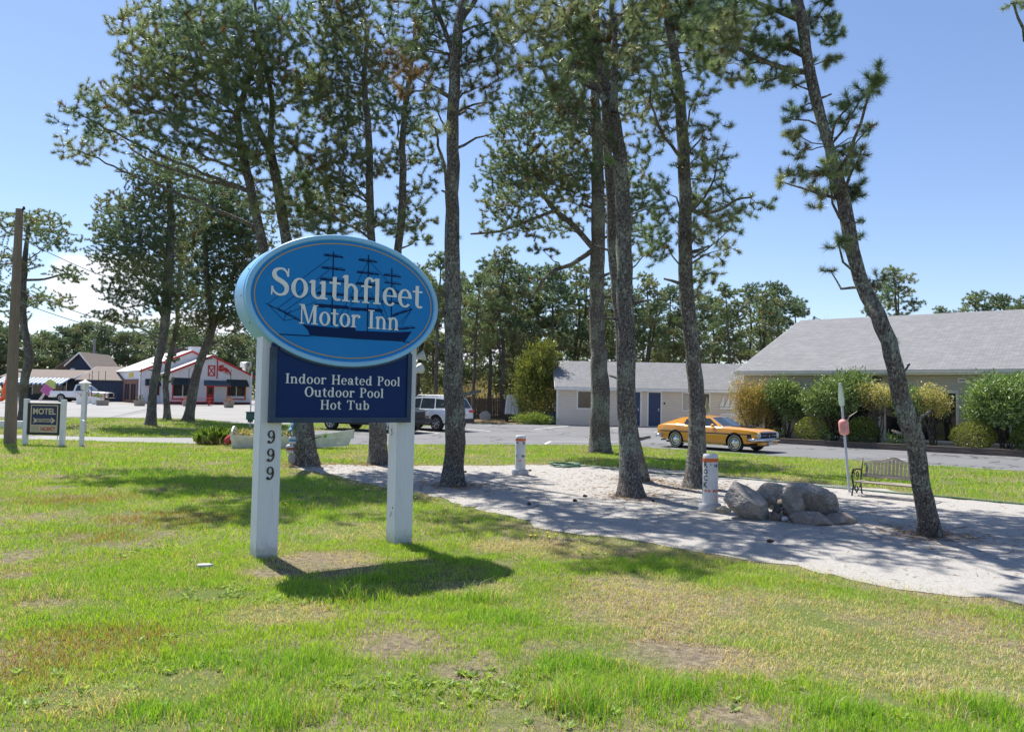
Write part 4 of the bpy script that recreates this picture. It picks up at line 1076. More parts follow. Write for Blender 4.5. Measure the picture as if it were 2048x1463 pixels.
# lower panel with a top cut to the oval
PX0, PX1, PZ0, PYF = -.845, .822, 1.493, -.075
mb = MB()
top = []
for k in range(0, 25):
    x = PX0 + (PX1 - PX0) * k / 24
    top.append((x, EZ - (EB - .04) * math.sqrt(max(0, 1 - (x / EA) ** 2))))
mb.prism([(PX0, PYF, PZ0), (PX1, PYF, PZ0)] + [(x, PYF, z) for x, z in top[::-1]], (0, .065, 0), 0)
panel = mb.build('panel', NAVY, sign)
mb = MB(); fw = .045
mb.box(PX0 - .012, PYF - .02, PZ0 - .015, PX1 + .012, PYF - .001, PZ0 + fw)
mb.box(PX0 - .012, PYF - .02, PZ0 + fw, PX0 + fw, PYF - .001, 2.31)
mb.box(PX1 - fw, PYF - .02, PZ0 + fw, PX1 + .012, PYF - .001, 2.31)
mb.box(PX0 - .012, PYF - .001, PZ0 - .015, PX0 - .001, PYF + .07, 2.30); mb.box(PX0 - .012, PYF - .001, PZ0 - .015, PX1 + .012, PYF + .07, PZ0 - .001)
for k in range(24):
    x0, z0 = top[k]; x1, z1 = top[k+1]
    if x0 < PX0 + fw or x1 > PX1 - fw: continue
    mb.prism([(x0, PYF - .02, z0 - .01), (x1, PYF - .02, z1 - .01), (x1, PYF - .02, z1 - .06), (x0, PYF - .02, z0 - .06)], (0, .019, 0))
mb.build('frame', NAVY2, panel)
mb = MB(); pfn = lambda x, y, o: (x, PYF - o, y)
put_flat(mb, text_polys('Indoor Heated Pool', -.700, .690, 1.914, .108, .05), pfn, 0)
put_flat(mb, text_polys('Outdoor Pool', -.480, .480, 1.770, .110, .05), pfn, 0)
put_flat(mb, text_polys('Hot Tub', -.296, .300, 1.628, .106, .05), pfn, 0)
mb.build('lettering', LETT, panel)
# flood lamps behind the right post
for x, z, t in ((1.04, 2.29, .5), (1.01, 2.12, -.3)):
    mb = MB(); Mx = Matrix.Translation((x, .15, z)) @ Matrix.Rotation(rad(70), 4, 'Y') @ Matrix.Rotation(t, 4, 'X')
    mb.lathe([(.02, -.08), (.028, -.05), (.03, 0), (.065, .07), (.07, .085), (.06, .08)], 16, 0, Mx)
    mb.tube([(.936, .15, z - .03), (x - .04, .15, z)], .012, 6)
    mb.build('floodlight', plain('lamp_white', (.6, .62, .62), .4, .05), sign, angle=40)

# ------------------------------------------------------------------ small roadside things on the left
def at0(px, py):
    p = at(px, py); return p
ea, eb = at(50, 889), at(124, 891)
eu = Vector((eb.x - ea.x, eb.y - ea.y, 0)); ew = eu.length; eang = math.atan2(eu.y, eu.x)
es = thing('entrance_sign', 'small navy and cream motel entrance sign with an arrow, between two white posts', 'sign', ea, eang)
for x in (0, ew):
    mb = MB(); mb.box(x - .07, -.06, -.03, x + .07, .06, 1.47); mb.build('post', WHITE, es, bevel=.01)
CREAM = plain('sign_cream', (.62, .53, .33), .55, .08, 5, dirt=(.30, .22, .12, .3)); EB_ = plain('sign_deep_navy', (.012, .025, .09), .5, .08, 5); REDL = plain('sign_red', (.48, .05, .035), .55, .1)
mb = MB(); mb.box(.075, -.035, .33, ew - .075, .03, 1.345, 0); bd = mb.build('panel', plain('sign_black_frame', (.02, .02, .026), .5, .1), es)
mb = MB(); W = ew - .15; f2 = lambda x, y, o: (.075 + x * W, -.035 - o, .33 + y * 1.015)
put_flat(mb, R_(.09, .08, .925, .945), f2, 0, .004, 0)
put_flat(mb, R_(.12, .32, .895, .915), f2, 1, .006, 0)
put_flat(mb, sans('MOTEL', .165, .855, .645, .195, .03), f2, 0, .008, 0)
put_flat(mb, [[(.17,.55),(.25,.50),(.29,.50),(.29,.40),(.25,.40),(.17,.36),(.215,.455)], [(.29,.405),(.73,.405),(.73,.51),(.29,.51)], [(.73,.35),(.86,.455),(.73,.565)]], f2, 0, .008, 0)
put_flat(mb, sans('ENTRANCE', .29, .76, .414, .084, .03), f2, 1, .010, 0)
put_flat(mb, sans('VACANCY', .40, .86, .125, .14, .03), f2, 2, .008, 0)
put_flat(mb, R_(.12, .10, .37, .285), f2, 3, .012, 0)
mb.build('lettering', [CREAM, EB_, REDL, plain('cover_board', (.50, .42, .27), .6, .1)], bd)
mb = MB(); mb.tube([(ew * .86, .02, 0), (ew * .86, .02, .4)], .015, 6); mb.build('conduit', SILVER, es)

lp = at(166, 864); k = lp.y / FPX
lampp = thing('lamp_post', 'white wooden lamp post with a small glass lantern beside the entrance sign', 'lamp post', lp)
mb = MB(); hz = (864 - 762) * k
mb.box(-.085, -.085, -.03, .085, .085, hz - .42); mb.box(-.11, -.11, hz - .50, .11, .11, hz - .44); mb.build('post', WHITE, lampp, bevel=.01)
mb = MB(); mb.lathe([(.08, hz-.42), (.10, hz-.38), (.15, hz-.36), (.17, hz-.10), (.155, hz-.10), (.13, hz-.34), (.05, hz-.36)], 6, 0)
mb.lathe([(.24, hz-.10), (.21, hz-.05), (.06, hz+.02), (.03, hz+.07), (.01, hz+.09)], 8, 0)
for q in range(6): mb.tube([(.16*math.cos(q*1.0472), .16*math.sin(q*1.0472), hz-.37), (.18*math.cos(q*1.0472), .18*math.sin(q*1.0472), hz-.09)], .012, 4)
lan = mb.build('lantern', WHITE, lampp, angle=40)
sp_ = at(163, 891)
spt = thing('marker_post', 'short plain white post in the grass right of the entrance sign', 'post', sp_)
mb = MB(); mb.box(-.055, -.055, -.03, .055, .055, .80); mb.prism([(-.055, -.055, .80), (.055, -.055, .80), (0, -.055, .83)], (0, .11, 0)); mb.build('shaft', WHITE, spt, bevel=.006)

POLEW = mk_wood('weathered_pole', (.16, .125, .095), (.27, .215, .165))
up_ = at(20, 888); k = up_.y / FPX
pole = thing('utility_pole', 'weathered brown wooden pole with a flat sawn top at the left edge', 'pole', up_)
mb = MB(); ptop = atd(39, 418, up_.y) - up_
mb.tube([(0, 0, -.1), tuple(Vector(ptop) * .5 + Vector((-.02, 0, 0))), tuple(ptop)], [.185, .15, .11], 16); mb.build('shaft', POLEW, pole, angle=40)
mb = MB(); mb.lathe([(.03, 0), (.05, .03), (.03, .06), (.045, .09), (.02, .11)], 10, 0, Matrix.Translation(Vector(ptop) + Vector((.14, 0, -.02)))); mb.tube([Vector(ptop) + Vector((.05, 0, -.15)), Vector(ptop) + Vector((.14, 0, 0))], .015, 6); mb.build('insulator', DARK, pole)
tb = thing('white_beam', 'thick white painted timber lying on the grass behind the wooden pole', 'beam', at(0, 856), at(0, 0).x * 0)
mb = MB(); mb.box(-1.5, -.13, 0, 1.05, .13, .34); mb.build('timber', WHITE, tb, bevel=.02)
# overhead cables, strung between the pole and the far side of the shops
far = atd(700, 560, 95); far2 = atd(640, 745, 100)
def wire(a, b, sag, label):
    mb = MB(); pts = []
    for i in range(25):
        t = i / 24; p = a.lerp(b, t); p.z -= sag * 4 * t * (1 - t); pts.append(p)
    mb.tube(pts, [.012 + .022 * i / 24 for i in range(25)], 4); o = mb.build('overhead_cable', BLACKM); tag(o, label, 'cable', 'overhead cables'); return o
wire(atd(-60, 424, 24), atd(300, 575, 70), .5, 'upper overhead cable sloping down from the wooden pole')
wire(atd(-60, 565, 24), atd(300, 668, 70), .5, 'lowest overhead cable crossing in front of the white cloud')
wire(atd(-60, 535, 24), atd(300, 655, 70), .5, 'middle overhead cable crossing in front of the white cloud')
wire(Vector((2.0, 55.5, 4.9)), Vector((-16, 58, 5.2)), .2, 'thin black cable running to the corner of the motel wing')
gb = at(500, 858)
gbo = thing('green_box_post', 'green box on a slim pole at the edge of the shop lot', 'post', (gb.x, gb.y, gb.z))
k = gb.y / FPX
mb = MB(); mb.tube([(0, 0, 0), (0, 0, 115 * k)], .03, 8); mb.build('pole', POSTW, gbo)
mb = MB(); mb.box(-.16, -.16, 19 * k, .16, .16, 33 * k); mb.box(-.19, -.19, 33 * k, .19, .19, 33 * k + .05); mb.box(-.10, -.10, 14 * k, .10, .10, 19 * k); mb.build('box', plain('dull_green', (.05, .13, .10), .6, .15), gbo, bevel=.02)

# ------------------------------------------------------------------ vehicles (built facing +X, axle line on z = 0)
def interp(L, x):
    L = sorted(L)
    if x <= L[0][0]: return L[0][1:]
    for a, b in zip(L, L[1:]):
        if x <= b[0]:
            t = (x - a[0]) / (b[0] - a[0] + 1e-9)
            return tuple(p + (q - p) * t for p, q in zip(a[1:], b[1:]))
    return L[-1][1:]
def boolean_cut(obj, cutter):
    md = obj.modifiers.new('cut', 'BOOLEAN'); md.operation = 'DIFFERENCE'; md.object = cutter; md.solver = 'EXACT'
    dg = bpy.context.evaluated_depsgraph_get()
    me = bpy.data.meshes.new_from_object(obj.evaluated_get(dg))
    obj.modifiers.clear(); old = obj.data; obj.data = me; bpy.data.meshes.remove(old)
    bpy.data.objects.remove(cutter)
def car_body(root, st, paint, wheels, wr, y_axle, name='body'):
    """st: (x, half width, z bottom, z belt, z centre top, half width at top) stations lofted into a closed shell"""
    mb = MB(); xs = sorted(s[0] for s in st); xs2 = []
    for a, b in zip(xs, xs[1:]):
        k = max(1, int((b - a) / .16)); xs2 += [a + (b - a) * i / k for i in range(k)]
    xs2.append(xs[-1]); secs = []
    for x in xs2:
        w, zb, zs, zt, wt = interp(st, x)
        h = zs - zb
        half = [(0, zb), (w*.80, zb), (w*.945, zb + h*.07), (w*.985, zb + h*.28), (w, zb + h*.58), (w*.985, zb + h*.80), (w*.95, zs), (wt + (w*.95-wt)*.45, zs + (zt-zs)*.62), (wt, zs + (zt-zs)*.86), (wt*.5, zs + (zt-zs)*.97), (0, zt)]
        full = half + [(-y, z) for y, z in half[-2:0:-1]]
        secs.append([(x, y, z) for y, z in full])
    n = len(secs[0])
    for i in range(len(secs) - 1):
        for k in range(n): mb.quad(secs[i][k], secs[i][(k+1) % n], secs[i+1][(k+1) % n], secs[i+1][k])
    mb.poly(secs[0]); mb.poly(secs[-1])
    o = mb.build(name, [paint, DARK], root)
    bm = bmesh.new(); bm.from_mesh(o.data); bmesh.ops.remove_doubles(bm, verts=bm.verts, dist=1e-4); bmesh.ops.recalc_face_normals(bm, faces=bm.faces); bm.to_mesh(o.data); bm.free()
    cm = MB()
    for x in wheels:
        for s in (-1, 1):
            cm.lathe([(wr * 1.17, -.17), (wr * 1.17, .4)], 40, 0, Matrix.Translation((x, s * y_axle, wr)) @ Matrix.Rotation(-s * math.pi / 2, 4, 'X'))
    c = cm.build('cut', DARK, root); boolean_cut(o, c)
    o.data.polygons.foreach_set('use_smooth', [True] * len(o.data.polygons)); o.data.set_sharp_from_angle(angle=rad(32))
    return o
def greenhouse(root, prof, wb, wr_, paint, windows, glass, zmax=None):
    """cabin: side profile (x, z) closed by the belt; tumblehome from wb at the belt to wr_ at the roof; windows = lists of (x, z) on the sides"""
    z0 = min(z for x, z in prof); z1 = max(z for x, z in prof)
    yw = lambda z: wb + (wr_ - wb) * max(0, (z - z0) / (z1 - z0))
    mb = MB(); n = len(prof)
    L = [(x, yw(z), z) for x, z in prof]; Rr = [(x, -yw(z), z) for x, z in prof]
    C = [(x, 0, z + (.035 if z > z0 + .3 * (z1 - z0) else 0)) for x, z in prof]
    for i in range(n - 1):
        mb.quad(L[i], L[i+1], C[i+1], C[i]); mb.quad(C[i], C[i+1], Rr[i+1], Rr[i])
    mb.poly(L); mb.poly(Rr[::-1])
    cab = mb.build('cabin', paint, root, angle=30)
    for s in (1, -1):
        for wpts in windows:
            g = MB(); g.prism([(x, s * (yw(z) + .003), z) for x, z in wpts], (0, s * .006, 0)); g.build('side_window', glass, cab)
    return cab, yw
def screen(cab, a, b, yw, glass, name, inset=.06, off=.004):
    """front or rear screen between profile points a (low) and b (high)"""
    (x0, z0), (x1, z1) = a, b; d = Vector((x1-x0, 0, z1-z0)); L = d.length; d.normalize(); nrm = Vector((d.z, 0, -d.x))
    if nrm.z < 0: nrm = -nrm
    p = Vector((x0, 0, z0)) + d * inset; q = Vector((x1, 0, z1)) - d * inset * .8
    g = MB()
    for s0, s1 in ((-1, 0), (0, 1)):
        def P(v, s): return Vector((v.x, s * (yw(v.z) - .07), v.z)) + nrm * (off + (.037 if s == 0 else .004))
        g.quad(P(p, s0), P(p, s1), P(q, s1), P(q, s0))
    g.build(name, glass, cab)
def wheel(root, x, y, r, w, s, style='spoke', white=False):
    M = Matrix.Translation((x, y, r)) @ Matrix.Rotation(-s * math.pi / 2, 4, 'X')   # +z out of the car
    root_w = MB(); root_w.lathe([(r*.62, -w/2), (r*.90, -w/2), (r, -w*.36), (r, w*.36), (r*.93, w*.5), (r*.66, w*.5), (r*.62, w*.40), (r*.60, w*.1), (.02, w*.1)], 36, 0, M, False)
    ty = root_w.build('wheel', RUBBER, root, angle=30)
    mb = MB()
    mb.lathe([(r*.63, w*.12), (r*.645, w*.47), (r*.60, w*.46), (r*.56, w*.20), (.0, w*.18)], 32, 1, M, False)
    if style == 'cap':
        mb.lathe([(r*.52, w*.20), (r*.50, w*.34), (r*.36, w*.40), (r*.30, w*.46), (r*.14, w*.50), (.001, w*.51)], 28, 0, M)
        for k in range(16):
            a = k * math.pi / 8; mb.tube([M @ Vector((r*.40*math.cos(a), r*.40*math.sin(a), w*.40)), M @ Vector((r*.50*math.cos(a), r*.50*math.sin(a), w*.345))], .010, 5, 1)
        mb.lathe([(r*.535, w*.22), (r*.55, w*.47), (r*.64, w*.475), (r*.645, w*.40)], 32, 0, M, False)
    else:
        mb.lathe([(r*.16, w*.2), (r*.15, w*.42), (r*.05, w*.45), (.001, w*.45)], 20, 0, M)
        for k in range(7):
            a = k * 2 * math.pi / 7
            for da in (-.10, .10):
                mb.tube([M @ Vector((r*.12*math.cos(a), r*.12*math.sin(a), w*.38)), M @ Vector((r*.60*math.cos(a+da), r*.60*math.sin(a+da), w*.40))], [.022, .017], 5, 0)
        mb.lathe([(r*.57, w*.3), (r*.58, w*.46), (r*.645, w*.47), (r*.645, w*.3)], 32, 0, M, False)
    mb.build('rim', [CHROME if style == 'cap' else SILVER, BLACKM], ty, angle=35)
    if white:
        m2 = MB(); m2.lathe([(r*.80, w*.501), (r*.83, w*.508), (r*.845, w*.502)], 40, 0, M, False); m2.build('white_stripe', WHITE, ty)
def carpaint(name, col, flake=0.0, rough=.28, coat=1.0):
    t = NT(name); p = t.pos(); n1 = t.noise(p, 2, 4); n2 = t.noise(p, 9, 5, .7)
    c = t.mix(n1, sc(col, .94), sc(col, 1.05))
    low = t.n('ShaderNodeSeparateXYZ'); t.t.links.new(p, low.inputs[0])
    du = t.math('MULTIPLY', t.math('SUBTRACT', 1.0, t.step(low.outputs[2], .25, .75)), t.math('MULTIPLY', n2, .35))
    c = t.mix(du, c, (.30, .27, .23))
    return t.done(t.bsdf(c, rough, .0, .5, None, coat, .06))
CARGL = mk_glass('car_glass', (.03, .04, .045), .04)
def mirror_bits(root, x, y, z, mat):
    for s in (-1, 1):
        mb = MB(); mb.M = Matrix.Translation((x, s * y, z)); mb.lathe([(.02, -.09), (.075, -.06), (.085, 0), (.06, .05), (.01, .06)], 12, 0, Matrix.Rotation(math.pi/2, 4, 'Y')); mb.tube([(0, -s*.13, -.05), (0, 0, 0)], .025, 6); mb.build('wing_mirror', mat, root, smooth=True)

# ---- yellow fastback coupe
YEL = carpaint('yellow_paint', (.74, .315, .010))
f0 = at(1471.5, 903.5)
h = Vector((.69, -.72, 0)).normalized(); ang = math.atan2(h.y, h.x)
WBm, trk = 2.77 * .9, .76
n_in = Vector((-h.y, h.x, 0))     # left of the car
# near front wheel is the right-hand one (the camera sees the car's right side)
side = -1 if (n_in.dot(Vector((f0.x, f0.y, 0))) > 0) else 1
ctr = Vector((f0.x, f0.y, 0)) - h * (WBm / 2) - n_in * (side * trk)
mus = thing('coupe', 'yellow fastback coupe with a black side stripe and hood scoop parked on the asphalt', 'car', (ctr.x, ctr.y, gz(ctr.y) + .01), ang)
mus.scale = (.90, .95, .97)
st = [(-2.40, .70, .50, .72, .80, .55), (-2.36, .84, .40, .84, .90, .62), (-2.1, .90, .32, .885, .945, .66), (-1.4, .945, .26, .90, .97, .70), (-.6, .94, .22, .86, .93, .72), (.3, .945, .22, .845, .91, .72), (.8, .945, .22, .85, .93, .70), (1.4, .945, .24, .835, .91, .66), (2.0, .90, .30, .80, .865, .60), (2.26, .86, .36, .76, .82, .56), (2.34, .80, .44, .72, .78, .55)]
body = car_body(mus, st, YEL, (-1.385, 1.385), .33, .80)
cab, yw = greenhouse(mus, [(.86, .86), (.12, 1.245), (-.25, 1.275), (-.75, 1.265), (-1.3, 1.19), (-2.18, .92), (-2.2, .86)], .80, .56, YEL,
    [[(.60, .895), (.10, 1.195), (-.62, 1.215), (-.66, .895)], [(-.74, .90), (-.72, 1.19), (-1.02, 1.14), (-1.10, .90)]], CARGL)
screen(cab, (.86, .86), (.12, 1.245), yw, CARGL, 'windshield', .05)
screen(cab, (-2.0, .975), (-1.15, 1.215), yw, CARGL, 'rear_window', .02)
for s in (-1, 1):
    mb = MB(); mb.tube([(.84, s*.735, .885), (.10, s*.545, 1.258)], .014, 5); mb.tube([(.58, s*.805, .885), (-.66, s*.805, .885)], .010, 4)
    mb.build('chrome_trim', CHROME, mus)
    mb = MB(); mb.tube([(-1.0, s*.945, .235), (.95, s*.95, .235)], .022, 5); mb.build('sill_trim', CHROME, mus)
BLK = plain('black_stripe', (.018, .018, .019), .5, .05)
def side_strip(pts_fn, x0, x1, z0, z1, nseg=24):
    out = []
    for s in (-1, 1):
        mb = MB(); out.append(mb)
        for i in range(nseg):
            xa, xb = x0 + (x1-x0)*i/nseg, x0 + (x1-x0)*(i+1)/nseg
            q = []
            for x, z in ((xa, z0(xa)), (xb, z0(xb)), (xb, z1(xb)), (xa, z1(xa))):
                w, zb, zs, zt, wt = interp(st, x); hh = zs - zb; f = (z - zb) / hh
                prof = [(.07, .945), (.28, .985), (.58, 1.0), (.80, .985), (1.0, .95)]
                y = w * interp([(a, b) for a, b in prof], f)[0]
                q.append((x, s * (y + .009), z))
            mb.quad(*q)
    return out
for _m in side_strip(None, -2.2, 1.95, lambda x: .635 + .0 * x, lambda x: .672): _m.build('side_stripe', BLK, body)
for _m in side_strip(None, 1.93, 2.10, lambda x: .52, lambda x: .672, 4): _m.build('side_stripe', BLK, body)
for _m in side_strip(None, 1.90, 2.15, lambda x: .425, lambda x: .455, 4): _m.build('side_stripe', BLK, body)
for _m in side_strip(None, .735, .745, lambda x: .28, lambda x: .82, 1): _m.build('door_gap', BLK, body)
for _m in side_strip(None, -.70, -.69, lambda x: .28, lambda x: .84, 1): _m.build('door_gap', BLK, body)
mb = MB(); mb.prism([(.95, -.42, .925), (1.35, -.40, .925), (1.75, -.34, .895), (1.75, .34, .895), (1.35, .40, .925), (.95, .42, .925)], (0, 0, .012)); mb.prism([(1.25, -.26, .93), (1.7, -.22, .90), (1.7, -.22, .945), (1.30, -.26, .965)], (0, .14, 0)); mb.prism([(1.25, .12, .93), (1.7, .08, .90), (1.7, .08, .945), (1.30, .12, .965)], (0, .14, 0)); mb.build('hood_scoop', BLK, mus)
mb = MB(); mb.box(2.28, -.58, .50, 2.365, .58, .74, 0); mb.build('grille', plain('grille_black', (.012, .012, .013), .6, .1), mus)
mb = MB(); mb.tube([(2.375, -.56, .63), (2.38, -.22, .63)], .012, 5); mb.tube([(2.375, .22, .63), (2.38, .56, .63)], .012, 5); mb.tube([(2.375, -.58, .745), (2.375, .58, .745)], .016, 5); mb.lathe([(.05, 0), (.045, .02), (.001, .025)], 12, 0, Matrix.Translation((2.37, 0, .63)) @ Matrix.Rotation(math.pi/2, 4, 'Y')); mb.build('grille_trim', CHROME, mus)
for s in (-1, 1):
    mb = MB(); mb.lathe([(.11, -.06), (.115, .02), (.10, .03), (.085, .015), (.001, .04)], 20, 0, Matrix.Translation((2.33, s*.70, .635)) @ Matrix.Rotation(math.pi/2, 4, 'Y')); mb.build('headlight', plain('lamp_glass', (.55, .57, .58), .12, .05), mus, smooth=True)
    mb = MB(); mb.box(-2.43, s*.45 - .22, .62, -2.39, s*.45 + .22, .76); mb.build('tail_light', plain('tail_red', (.35, .02, .015), .25, .1), mus)
    mb = MB(); mb.lathe([(.02, -.09), (.055, -.07), (.06, .02), (.04, .05), (.005, .06)], 12, 0, Matrix.Translation((.42, s*.92, .94)) @ Matrix.Rotation(math.pi/2, 4, 'Y')); mb.tube([(.42, s*.80, .89), (.42, s*.92, .93)], .02, 5); mb.build('wing_mirror', YEL, mus, smooth=True)
    mb = MB(); mb.tube([(-.52, s*.955, .76), (-.38, s*.955, .76)], .014, 5); mb.build('door_handle', CHROME, mus)
    for x in (-1.385, 1.385): wheel(mus, x, s*.80, .33, .23, s, 'cap', True)
for x, sx in ((2.37, 1), (-2.42, -1)):
    mb = MB(); mb.tube([(x - sx*.35, -.915, .47), (x - sx*.06, -.88, .47), (x + sx*.06, -.62, .475), (x + sx*.09, 0, .48), (x + sx*.06, .62, .475), (x - sx*.06, .88, .47), (x - sx*.35, .915, .47)], .062, 10); mb.build('bumper', CHROME, mus, smooth=True)
mb = MB(); mb.box(2.20, -.62, .27, 2.40, .62, .40); mb.build('front_valance', YEL, mus, bevel=.03)
mb = MB(); mb.box(2.43, -.16, .28, 2.44, .16, .40); mb.build('number_plate', plain('plate_pale', (.55, .56, .60), .5, .2, 20), mus)
mb = MB(); mb.tube([(-2.45, .45, .27), (-2.2, .45, .28)], .03, 8); mb.tube([(-2.45, -.45, .27), (-2.2, -.45, .28)], .03, 8); mb.box(-2.0, -.7, .20, 2.0, .7, .27); mb.build('underside', BLACKM, mus)

# ---- white sport utility vehicle seen from behind
WPAINT = carpaint('white_car_paint', (.80, .81, .83)); GREYPL = plain('grey_plastic', (.045, .045, .048), .65, .1)
def wagon(name, label, wpx, heading, paint, L_=4.8, pos_axle=-1.45):
    q = at(*wpx); h = Vector((math.cos(heading), math.sin(heading), 0)); n = Vector((-h.y, h.x, 0))
    s = 1 if n.dot(q) < 0 else -1                     # the side facing the camera
    c = Vector((q.x, q.y, 0)) - h * pos_axle - n * (s * .80)
    return thing(name, label, 'car', (c.x, c.y, gz(c.y) + .01), heading)
suv = wagon('sport_utility', 'white sport utility vehicle with roof rails seen from its rear corner', (875, 862.5), rad(143), WPAINT)
st = [(-2.36, .80, .46, .92, .98, .62), (-2.30, .90, .38, 1.02, 1.06, .70), (-1.8, .955, .34, 1.07, 1.10, .74), (-.6, .96, .28, 1.05, 1.08, .76), (.6, .96, .28, 1.02, 1.06, .76), (1.1, .955, .30, 1.0, 1.08, .72), (1.9, .93, .34, .95, 1.02, .66), (2.25, .86, .40, .86, .95, .60), (2.36, .74, .46, .78, .86, .55)]
car_body(suv, st, WPAINT, (-1.45, 1.45), .38, .82)
cab, yw = greenhouse(suv, [(1.22, 1.02), (.42, 1.62), (-.2, 1.70), (-1.3, 1.69), (-2.02, 1.62), (-2.30, 1.08), (-2.3, 1.0)], .86, .64, WPAINT,
    [[(.92, 1.10), (.36, 1.57), (-.20, 1.615), (-.22, 1.10)], [(-.28, 1.10), (-.27, 1.615), (-1.12, 1.60), (-1.22, 1.10)], [(-1.30, 1.13), (-1.20, 1.595), (-1.78, 1.55), (-1.90, 1.26), (-1.82, 1.14)]], CARGL)
screen(cab, (1.22, 1.02), (.42, 1.62), yw, CARGL, 'windshield', .06)
screen(cab, (-2.30, 1.10), (-2.02, 1.62), yw, CARGL, 'rear_window', .05)
for s in (-1, 1):
    mb = MB(); mb.tube([(.2, s*.60, 1.70), (.1, s*.60, 1.76), (-1.5, s*.60, 1.76), (-1.6, s*.60, 1.70)], .018, 6); mb.build('roof_rail', SILVER, suv)
    mb = MB(); mb.prism([(-2.37, s*.50, .93), (-2.37, s*.87, .93), (-2.16, s*.95, .95), (-2.15, s*.95, 1.07), (-2.36, s*.85, 1.06), (-2.36, s*.50, 1.05)], (-.012, 0, 0)); mb.build('tail_light', plain('tail_lamp_red', (.42, .015, .02), .2, .15, 9), suv)
    mb = MB(); mb.lathe([(.11, -.05), (.11, .02), (.001, .05)], 16, 0, Matrix.Translation((2.30, s*.62, .78)) @ Matrix.Rotation(math.pi/2, 4, 'Y')); mb.build('headlight', SILVER, suv)
    for x in (.1, -.85):
        mb = MB(); mb.tube([(x, s*.975, .95), (x + .2, s*.975, .955)], .017, 6); mb.build('door_handle', WPAINT, suv)
    for x in (-1.45, 1.45): wheel(suv, x, s*.82, .38, .25, s)
mirror_bits(suv, .82, 1.02, 1.12, WPAINT)
mb = MB(); mb.box(-2.44, -.86, .40, -2.28, .86, .62); mb.box(-1.05, -.965, .27, 1.05, .965, .36); mb.build('lower_bumper', GREYPL, suv, bevel=.03)
mb = MB(); mb.box(-2.40, -.25, .74, -2.37, .25, .86); mb.build('number_plate', plain('plate_grey', (.5, .5, .52), .5, .2, 20), suv)

# ---- pickups
def pickup(name, label, loc, heading, paint, chrome_front=True):
    tr = thing(name, label, 'pickup truck', loc, heading)
    st = [(-2.92, .90, .52, 1.04, 1.06, .80), (-2.86, .96, .46, 1.08, 1.10, .84), (-1.0, .98, .44, 1.08, 1.10, .86), (-.2, .98, .42, 1.08, 1.12, .84), (1.2, .98, .42, 1.08, 1.15, .80), (2.2, .97, .46, 1.06, 1.14, .76), (2.75, .93, .52, .98, 1.06, .72), (2.88, .84, .56, .92, 1.0, .68)]
    b = car_body(tr, st, paint, (-1.75, 1.85), .40, .86)
    mb = MB(); mb.box(-2.80, -.72, 1.02, -.62, .72, 1.125); mb.build('load_bed', DARK, b)
    cab, yw = greenhouse(tr, [(1.35, 1.10), (.62, 1.72), (.30, 1.86), (-.25, 1.87), (-.42, 1.80), (-.56, 1.10)], .90, .70, paint,
        [[(1.05, 1.18), (.58, 1.66), (.30, 1.76), (-.22, 1.77), (-.36, 1.18)]], CARGL)
    screen(cab, (1.35, 1.10), (.62, 1.72), yw, CARGL, 'windshield', .06); screen(cab, (-.56, 1.10), (-.42, 1.80), yw, CARGL, 'rear_window', .08)
    for s in (-1, 1):
        for x in (-1.75, 1.85): wheel(tr, x, s*.86, .40, .27, s)
        mb = MB(); mb.box(-2.945, s*.80 - .09, .72, -2.90, s*.80 + .09, 1.0); mb.build('tail_light', plain('truck_tail_red', (.4, .015, .02), .3, .1), tr)
        mb = MB(); mb.box(2.84, s*.66 - .17, .80, 2.90, s*.66 + .17, .98); mb.build('headlight', plain('truck_lamp', (.5, .52, .54), .15, .05), tr, bevel=.02)
        mb = MB(); mb.tube([(-.30, s*1.0, .98), (-.08, s*1.0, .98)], .02, 6); mb.build('door_handle', CHROME, tr)
        mb = MB(); mb.lathe([(.07, 0), (.065, .02), (.001, .03)], 14, 0, Matrix.Translation((2.93, s*.62, .60)) @ Matrix.Rotation(math.pi/2, 4, 'Y')); mb.build('fog_lamp', SILVER, tr)
    mirror_bits(tr, 1.0, 1.08, 1.22, paint)
    mb = MB(); mb.box(2.84, -.46, .66, 2.92, .46, 1.0); mb.build('grille', BLACKM, tr, bevel=.02)
    mb = MB(); mb.box(2.80, -.92, .46, 3.00, .92, .66); mb.build('front_bumper', CHROME if chrome_front else GREYPL, tr, bevel=.04)
    mb = MB(); mb.box(-3.05, -.90, .46, -2.86, .90, .64); mb.build('rear_bumper', CHROME if chrome_front else GREYPL, tr, bevel=.04)
    mb = MB(); mb.box(-2.6, -.6, .30, 2.5, .6, .46); mb.build('chassis', BLACKM, tr)
    return tr
wa = at(164, 804)
pickup('pickup_truck', 'white pickup truck parked broadside in front of the dark blue shop', (atd(165, 800, 80).x, 80, gz(80) + .01), rad(4), WPAINT)
bp, fp = at(692, 861), at(778, 866)
hb = Vector((fp.x - bp.x, fp.y - bp.y, 0)); hb.normalize(); nb_ = Vector((-hb.y, hb.x, 0))
ctr = Vector((fp.x, fp.y, 0)) - hb * 1.85 + nb_ * .86
pickup('pickup_truck', 'black pickup truck mostly hidden behind the blue motel sign', (ctr.x, ctr.y, gz(ctr.y) + .01), math.atan2(hb.y, hb.x), carpaint('black_car_paint', (.014, .014, .016)), False)

